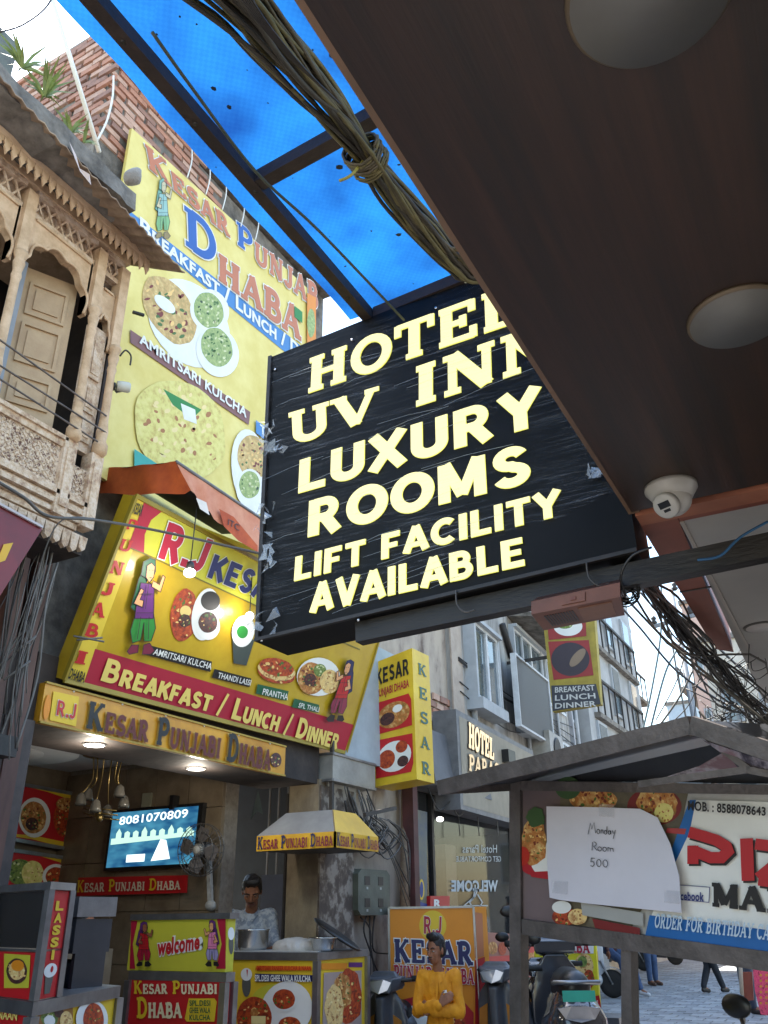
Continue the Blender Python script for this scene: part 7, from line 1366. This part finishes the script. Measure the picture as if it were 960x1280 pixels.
    if face:
        eb = MB()
        for s in (-1, 1):
            w_ = MB(); w_.ellip(h(s * .032, -.076, .0), (.015, .010, .008), Rh); e_ = w_.build('eye', pm('eye white', (.5, .47, .44), rough=.2), t)
            w_ = MB(); w_.ellip(h(s * .032 - .002, -.084, .0), (.0065, .005, .0065), Rh); w_.build('pupil', blackp, e_)
            w_ = MB(); w_.tube([h(s * .014, -.090, .018), h(s * .034, -.090, .026), h(s * .054, -.078, .020)], .0045, 5); w_.build('eyebrow', hair, t)
            w_ = MB(); w_.tube([h(s * .019, -.0865, .004), h(s * .032, -.089, .0075), h(s * .047, -.081, .004)], .003, 5); w_.build('eyelid', skin, t)
        w_ = MB(); w_.tube([h(-.024, -.090, -.0615), h(0, -.100, -.060), h(.024, -.090, -.0615)], .004, 5); w_.build('mouth', pm('dark lips', srgb(96, 52, 46)), t)
        if hairk == 2: pass
        w_ = MB(); w_.tube([h(-.026, -.094, -.047), h(0, -.103, -.044), h(.026, -.094, -.047)], .0035, 5); w_.build('moustache', hair, t)
    t.location = loc; t.rotation_euler.z = rz; t.scale = (sc, sc, sc); return t
def std(neckz=1.40, lean=0, **k):
    J = dict(neck=(0, -lean, neckz), pelvis=(0, 0, neckz - .48), shl=(.165, -lean, neckz - .055), shr=(-.165, -lean, neckz - .055), ell=(.21, -lean * .6, neckz - .33), elr=(-.21, -lean * .6, neckz - .33), wrl=(.22, -.06 - lean * .4, neckz - .57), wrr=(-.22, -.06 - lean * .4, neckz - .57), hdl=(.22, -.09, neckz - .66), hdr=(-.22, -.09, neckz - .66), upl=(1, 0, 0), upr=(1, 0, 0),
             hipl=(.085, 0, .86), hipr=(-.085, 0, .86), knl=(.09, -.02, .47), knr=(-.09, -.02, .47), anl=(.09, 0, .09), anr=(-.09, 0, .09), tol=(.1, -.14, .04), tor=(-.1, -.14, .04))
    J.update(k); return J
yshirt = pm('mustard shirt cloth', srgb(222, 150, 20), srgb(196, 124, 10), scale=7, rough=.8, bump=.25, bscale=200); jean = pm('blue denim', (.06, .10, .20), (.035, .06, .12), scale=10, rough=.9); darktr = pm('charcoal trousers', (.02, .022, .028), rough=.9)
darkshoe = pm('dark shoe', (.02, .015, .012), rough=.5); whiteshoe = pm('white trainer', (.6, .6, .6), rough=.6)
N = at(548, 1213, X=-3.15); nz = (N.z + 0.005) / .92
J = std(nz, 0, ell=(.215, -.06, nz - .30), elr=(-.215, -.06, nz - .30), wrl=(-.03, -.185, nz - .285), wrr=(.045, -.215, nz - .235), hdl=(-.12, -.15, nz - .25), hdr=(.13, -.195, nz - .19), upl=(0, -1, 0), upr=(0, -1, 0), head=(-.012, -.035, nz + .148),
        hipl=(.085, -.03, nz - .50), hipr=(-.085, -.03, nz - .50), knl=(.15, -.42, nz - .52), knr=(-.15, -.42, nz - .52), anl=(.14, -.40, .09), anr=(-.14, -.40, .09), tol=(.15, -.54, .04), tor=(-.15, -.54, .04))
ym = person('man in a mustard yellow shirt with arms crossed before the orange standee', (N.x, N.y, 0), math.radians(14), J, (yshirt, darktr, darkshoe), .010, wob=.020, yaw=-30, pitch=4, sc=.92)
ym.scale = (.92 * .84, .92 * .9, .92)
b = MB(); 
for k in range(6): z = nz - .13 - k * .055; b.lathe((.004, -.113 - .012 * (k > 1) + .004 * k, z), [(.006, 0), (.005, .003)], 8, (0, -1, 0))
b.build('shirt_button', pm('pale button', (.5, .4, .2)), None); o = bpy.data.objects['shirt_button']; o.parent = ym; stuff(o)
b = MB(); b.slab([V3(.05, -.128, nz - .17), V3(.125, -.115, nz - .17), V3(.125, -.118, nz - .25), V3(.088, -.13, nz - .265), V3(.05, -.13, nz - .25)], .004, V3(0, -1, 0)); o = b.build('chest_pocket', yshirt); o.parent = ym
b = MB(); b.slab([V3(.065, -.133, nz - .145), V3(.10, -.126, nz - .14), V3(.105, -.126, nz - .16), V3(.065, -.133, nz - .165)], .004, V3(0, -1, 0)); o = b.build('pocket_badge', white); o.parent = ym
b = MB(); b.slab([V3(-.010, -.112, nz - .08), V3(.018, -.112, nz - .08), V3(.022, -.140, nz - .26), V3(.020, -.128, nz - .47), V3(-.008, -.128, nz - .47), V3(-.006, -.140, nz - .26)], .005, V3(0, -1, 0)); o = b.build('shirt_placket', yshirt); o.parent = ym
st = thing('stool', 'low plastic stool under the man in the mustard shirt', 'stool', (N.x, N.y, 0)); sz_ = nz - .62
b = MB(); b.lathe((N.x, N.y + .02, sz_ - .03), [(.15, 0), (.16, .03)], 20); b.build('seat', red, st)
for a in range(4): b = MB(); b.tube([V3(N.x + .12 * math.cos(a * 1.57 + .8), N.y + .02 + .12 * math.sin(a * 1.57 + .8), sz_ - .03), V3(N.x + .16 * math.cos(a * 1.57 + .8), N.y + .02 + .16 * math.sin(a * 1.57 + .8), 0)], .014, 6); b.build('leg', red, st)
# cook
chk = pm('blue checked shirt', (.40, .44, .48), (.22, .26, .32), scale=26, rough=.85, lo=.45, hi=.55)
cz = at(318, 1135, Y=6.4); nz = cz.z - .28
J = std(nz, .10, head=(.03, -.20, nz + .135), wrl=(.12, -.42, nz - .34), wrr=(-.02, -.44, nz - .36), ell=(.25, -.22, nz - .30), elr=(-.22, -.22, nz - .30), hdl=(.15, -.52, nz - .36), hdr=(.02, -.54, nz - .38), upl=(0, 0, 1), upr=(0, 0, 1))
for k in list(J):
    pass
person('cook in a pale checked shirt leaning over the counter kneading dough', (cz.x, cz.y, .27), math.radians(20), {k: (V3(*v) if k not in ('x',) else v) for k, v in J.items()}, (chk, darktr, darkshoe), .011, sleeve=.7, yaw=14, pitch=30)
# seated worker deep in the shop, only the head shows
hz_ = at(102, 1160, X=-4.9); J = std(1.15)
person('dark haired worker mostly hidden behind the lassi box in the shop', (hz_.x, hz_.y, hz_.z - 1.32), 1.2, J, (pm('brown work shirt', (.10, .06, .04)), darktr, darkshoe), .013, yaw=20, face=False)
# people down the lane
def feet(u, v): p = at(u, v, Z=0); return p
f = feet(889, 1242); person('walker in charcoal trousers striding away down the middle of the lane', (f.x, f.y, 0), math.radians(150), std(1.42, .02, knl=(.08, -.12, .48), anl=(.07, .10, .10), tol=(.07, -.03, .05), knr=(-.07, -.12, .47), anr=(-.06, -.30, .09), tor=(-.06, -.43, .05)), (pm('black top', (.02, .02, .025)), darktr, darkshoe), .016, face=False)
f = feet(817, 1232); person('standing man in blue jeans and brown shoes beside the parked motorbikes', (f.x, f.y, 0), math.radians(60), std(1.42), (pm('teal shirt', (.08, .14, .16)), jean, pm('brown shoe', (.10, .05, .03))), .016, face=False)
f = feet(777, 1246); person('man in maroon top and jeans with white trainers astride the white scooter', (f.x - .1, f.y, 0), math.radians(70), std(1.35, .04, hipl=(.1, .05, .80), hipr=(-.1, .05, .80), knl=(.17, -.32, .62), knr=(-.17, -.32, .62), anl=(.19, -.42, .12), anr=(-.19, -.40, .12), tol=(.2, -.58, .05), tor=(-.2, -.55, .05)), (pm('maroon top', (.05, .015, .02)), jean, whiteshoe), .016, face=False)
f = feet(943, 1268); person('person in dark jeans standing at the pink clothes rack at the right edge', (f.x, f.y, 0), math.radians(100), std(1.42), (pm('grey top', (.12, .12, .13)), pm('dark denim', (.03, .045, .08)), darkshoe), .016, face=False)
# pink cloth rack
t = thing('clothes_rack', 'bright pink patterned cloth hanging on a rack at the lower right edge', 'rack', feet(950, 1275)); r0 = root_of(t).location; YR = r0.y - .4; RPk = PY(YR)
b = MB(); pts = [(940, 1202), (1000, 1210), (1000, 1275), (951, 1268), (944, 1240)]; b.slab(RPk.q(pts), .06); b.build('cloth', pm('pink patterned cloth', srgb(214, 30, 110), srgb(150, 14, 70), scale=26, c3=srgb(226, 90, 120), voro=False), t)
b = MB(); random.seed(8)
pk2 = pm('gold motif', srgb(220, 150, 60)); 
for i in range(5):
    for j in range(7): b.poly(ell(RPk, 951 + i * 7, 1212 + j * 7, 1.8, 1.8, off=.006, n=6))
stuff(b.build('printed_motif', pk2, t, fix=False))
for u in (925, 1000): b = MB(); b.tube([RPk.p(u, 1200), V3(RPk.p(u + 4, 1275).x, YR, 0)], .03, 6); b.build('rack_pole', pm('pale bamboo', (.35, .30, .24)), t)
b = MB(); b.slab(RPk.q([(928, 1215), (940, 1215), (942, 1250), (930, 1252)], -.1), .04); b.build('red_cloth', pm('rust cloth', (.30, .08, .05)), t)

# ------------------------------------------------------------------ two wheelers
def scooter(label, loc, rz, paint, plate=None, mir=True, sc=1.0, group='two wheelers parked along the lane', seatm=blackp):
    t = thing('scooter', label, 'scooter', (0, 0, 0), group)
    b = MB(); b.caps((0, -.62, .68), (0, -.1, .64), .15, .14); b.caps((-.04, -.70, .60), (-.04, -.2, .52), .15, .16); b.caps((.04, -.70, .60), (.04, -.2, .52), .15, .16); b.ellip((0, -.5, .52), (.21, .34, .18)); b.caps((-.08, -.3, .32), (.08, -.3, .32), .12, .12); b.caps((0, -.1, .33), (0, .35, .30), .13, .12); fbuild(b, 'body_shell', paint, t, .02, 4)
    b = MB(); pr_ = [(.10, .30), (.17, .40), (.21, .55), (.20, .70), (.15, .86), (.07, .96)]; o_ = [V3(x, .40, z) for x, z in pr_] + [V3(-x, .40, z) for x, z in reversed(pr_)]
    b.slab(o_, .05, V3(0, 1, 0)); b.hexa([V3(-.05, .38, .34), V3(.05, .38, .34), V3(.07, .38, .95), V3(-.07, .38, .95)], [V3(-.02, .50, .42), V3(.02, .50, .42), V3(.035, .52, .90), V3(-.035, .52, .90)]); fbuild(b, 'front_apron', paint, t, .014, 2)
    b = MB(); b.slab([V3(x, .405 + .012, z) for x, z in ((.09, .60), (.16, .62), (.15, .74), (.08, .78))], .012, V3(0, 1, 0)); b.build('front_indicator', pm('amber lens', (.5, .2, .04), rough=.2), t); b = MB(); b.slab([V3(-x, .405 + .012, z) for x, z in ((.09, .60), (.16, .62), (.15, .74), (.08, .78))], .012, V3(0, 1, 0)); b.build('front_indicator', MATS['amber lens'], t)
    b = MB(); b.box(-.10, .10, .53, .537, .50, .57); b.build('front_plate', pm('plate white', (.6, .6, .6)), t)
    b = MB(); b.caps((0, -.66, .80), (0, -.3, .79), .11, .12); b.caps((0, -.3, .79), (0, -.02, .76), .12, .085); fbuild(b, 'seat', seatm, t, .018, 3)
    b = MB(); b.hexa([V3(-.15, .33, .96), V3(.15, .33, .96), V3(.17, .33, 1.05), V3(-.17, .33, 1.05)], [V3(-.09, .52, .93), V3(.09, .52, .93), V3(.11, .50, 1.035), V3(-.11, .50, 1.035)]); b.hexa([V3(-.13, .34, 1.03), V3(.13, .34, 1.03), V3(.13, .42, 1.03), V3(-.13, .42, 1.03)], [V3(-.09, .36, 1.085), V3(.09, .36, 1.085), V3(.09, .39, 1.085), V3(-.09, .39, 1.085)]); fbuild(b, 'handlebar_cowl', paint, t, .011, 2)
    b = MB(); b.tube([V3(-.34, .30, 1.03), V3(-.16, .38, 1.02), V3(.16, .38, 1.02), V3(.34, .30, 1.03)], .016, 8); hb_ = b.build('handlebar', darkm, t)
    for s in (-1, 1): b = MB(); b.tube([V3(s * .22, .35, 1.03), V3(s * .37, .28, 1.03)], .022, 8); b.build('grip', rubber, hb_)
    b = MB(); b.slab([V3(x, .535 - abs(x) * .25, z) for x, z in ((-.10, 1.01), (-.04, 1.03), (.04, 1.03), (.10, 1.01), (.07, .955), (0, .93), (-.07, .955))], .03, V3(0, 1, 0)); b.build('headlight', pm('headlamp glass', (.6, .62, .65), rough=.05, spec=1, metal=.4), t)
    for y, z in ((.62, .235), (-.52, .235)):
        w_ = MB(); w_.lathe((-.05, y, z), [(.13, .0), (.19, 0), (.225, .02), (.235, .05), (.225, .08), (.19, .1), (.13, .1)], 28, (1, 0, 0)); w_ = w_.build('wheel', rubber, t); k = MB(); k.lathe((-.03, y, z), [(.02, -.02), (.03, .0), (.12, .0), (.13, .02), (.13, .05), (.12, .06), (.03, .06), (.02, .08)], 20, (1, 0, 0)); k.build('rim', steel, w_)
    for i, a in enumerate((0,)): 
        b = MB(); pts = [V3(0, .62 + .27 * math.cos(math.radians(k)), .235 + .27 * math.sin(math.radians(k))) for k in range(10, 171, 20)]
        for k in range(len(pts) - 1): b.hexa([pts[k] + V3(x, 0, 0) for x in (-.07,)] + [pts[k] + V3(.07, 0, 0), pts[k + 1] + V3(.07, 0, 0), pts[k + 1] - V3(.07, 0, 0)], [(p_ + V3(0, 0, .012)) for p_ in (pts[k] - V3(.07, 0, 0), pts[k] + V3(.07, 0, 0), pts[k + 1] + V3(.07, 0, 0), pts[k + 1] - V3(.07, 0, 0))])
        b.build('front_mudguard', paint, t)
    for s in (-1, 1): b = MB(); b.tube([V3(s * .06, .44, .62), V3(s * .06, .62, .24)], .018, 8); b.build('fork', steel, t)
    for s in (-1, 1):
        if not mir: continue
        m_ = MB(); m_.tube(spl([V3(s * .22, .36, 1.04), V3(s * .27, .36, 1.14), V3(s * .31, .34, 1.21)], 4), .007, 6); m_ = m_.build('mirror_stem', darkm, t); k = MB(); k.ellip((s * .33, .33, 1.25), (.065, .018, .042)); k.build('mirror', blackp, m_)
    b = MB(); b.slab([V3(x, -.875 + abs(x) * .35, z) for x, z in ((-.13, .70), (-.05, .715), (.05, .715), (.13, .70), (.09, .645), (0, .63), (-.09, .645))], .05, V3(0, -1, 0)); b.build('tail_light', pm('tail lamp', (.3, .28, .28), rough=.1, spec=1), t)
    b = MB(); b.box(-.10, .10, -.872, -.862, .74, .80) if plate else b.box(-.1, .1, -.84, -.83, .42, .52); pl_ = b.build('number_plate', plate or pm('plate white', (.6, .6, .6)), t)
    b = MB(); b.tube([V3(-.12, -.55, .82), V3(-.14, -.8, .84), V3(.14, -.8, .84), V3(.12, -.55, .82)], .014, 8); b.build('grab_rail', steel, t)
    b = MB(); b.tube([V3(0, -.83, .62), V3(0, -.86, .42)], .03, 6); b.build('plate_bracket', blackp, t)
    t.location = loc; t.rotation_euler.z = rz; t.scale = (sc, sc, sc); return t
dkp = pm('gloss charcoal paint', (.035, .038, .045), (.028, .03, .036), rough=.15, coat=1); slv = pm('dusty graphite paint', (.085, .09, .10), (.06, .064, .07), scale=8, rough=.38, coat=.2); whp = pm('white scooter paint', (.5, .54, .58), (.44, .48, .52), rough=.25, coat=.6)
p = at(706, 1246, Y=7.0); s1 = scooter('charcoal scooter with a green number plate seen from behind through the cart frame', (p.x - .25, p.y + .75, .0), math.radians(24), dkp, pm('green plate', (.02, .30, .22)), sc=1.17)
p = at(622, 1250, Y=7.6); scooter('grey scooter half hidden behind the orange standee, facing the viewer', (p.x + .0, p.y + .3, 0), math.radians(185), slv)
p = at(646, 1240, Y=8.2); scooter('dark scooter squeezed behind the left post of the food cart', (p.x + .1, p.y + .4, 0), math.radians(200), dkp)
p = at(477, 1245, Y=6.75); scooter('graphite scooter front peeping out left of the orange standee', (p.x - .1, p.y + .52, -.05), math.radians(188), slv, None, False)
p = at(768, 1250, Z=0); scooter('white scooter with a rider, front wheel showing beside the cart post', (p.x - .7, p.y + .2, 0), math.radians(-75), whp)
p = feet(838, 1207); scooter('farther dark scooter parked beyond the man in blue jeans', (p.x - .5, p.y + .2, 0), math.radians(-80), dkp)
p = feet(800, 1214); scooter('grey scooter parked between the rider and the man in blue jeans', (p.x - .5, p.y, 0), math.radians(-85), slv)
p = at(893, 1249, Y=3.75); sf = scooter('near white scooter whose round black mirror shows at the bottom right', (p.x + .52, p.y + .15, -.12), math.radians(150), whp)
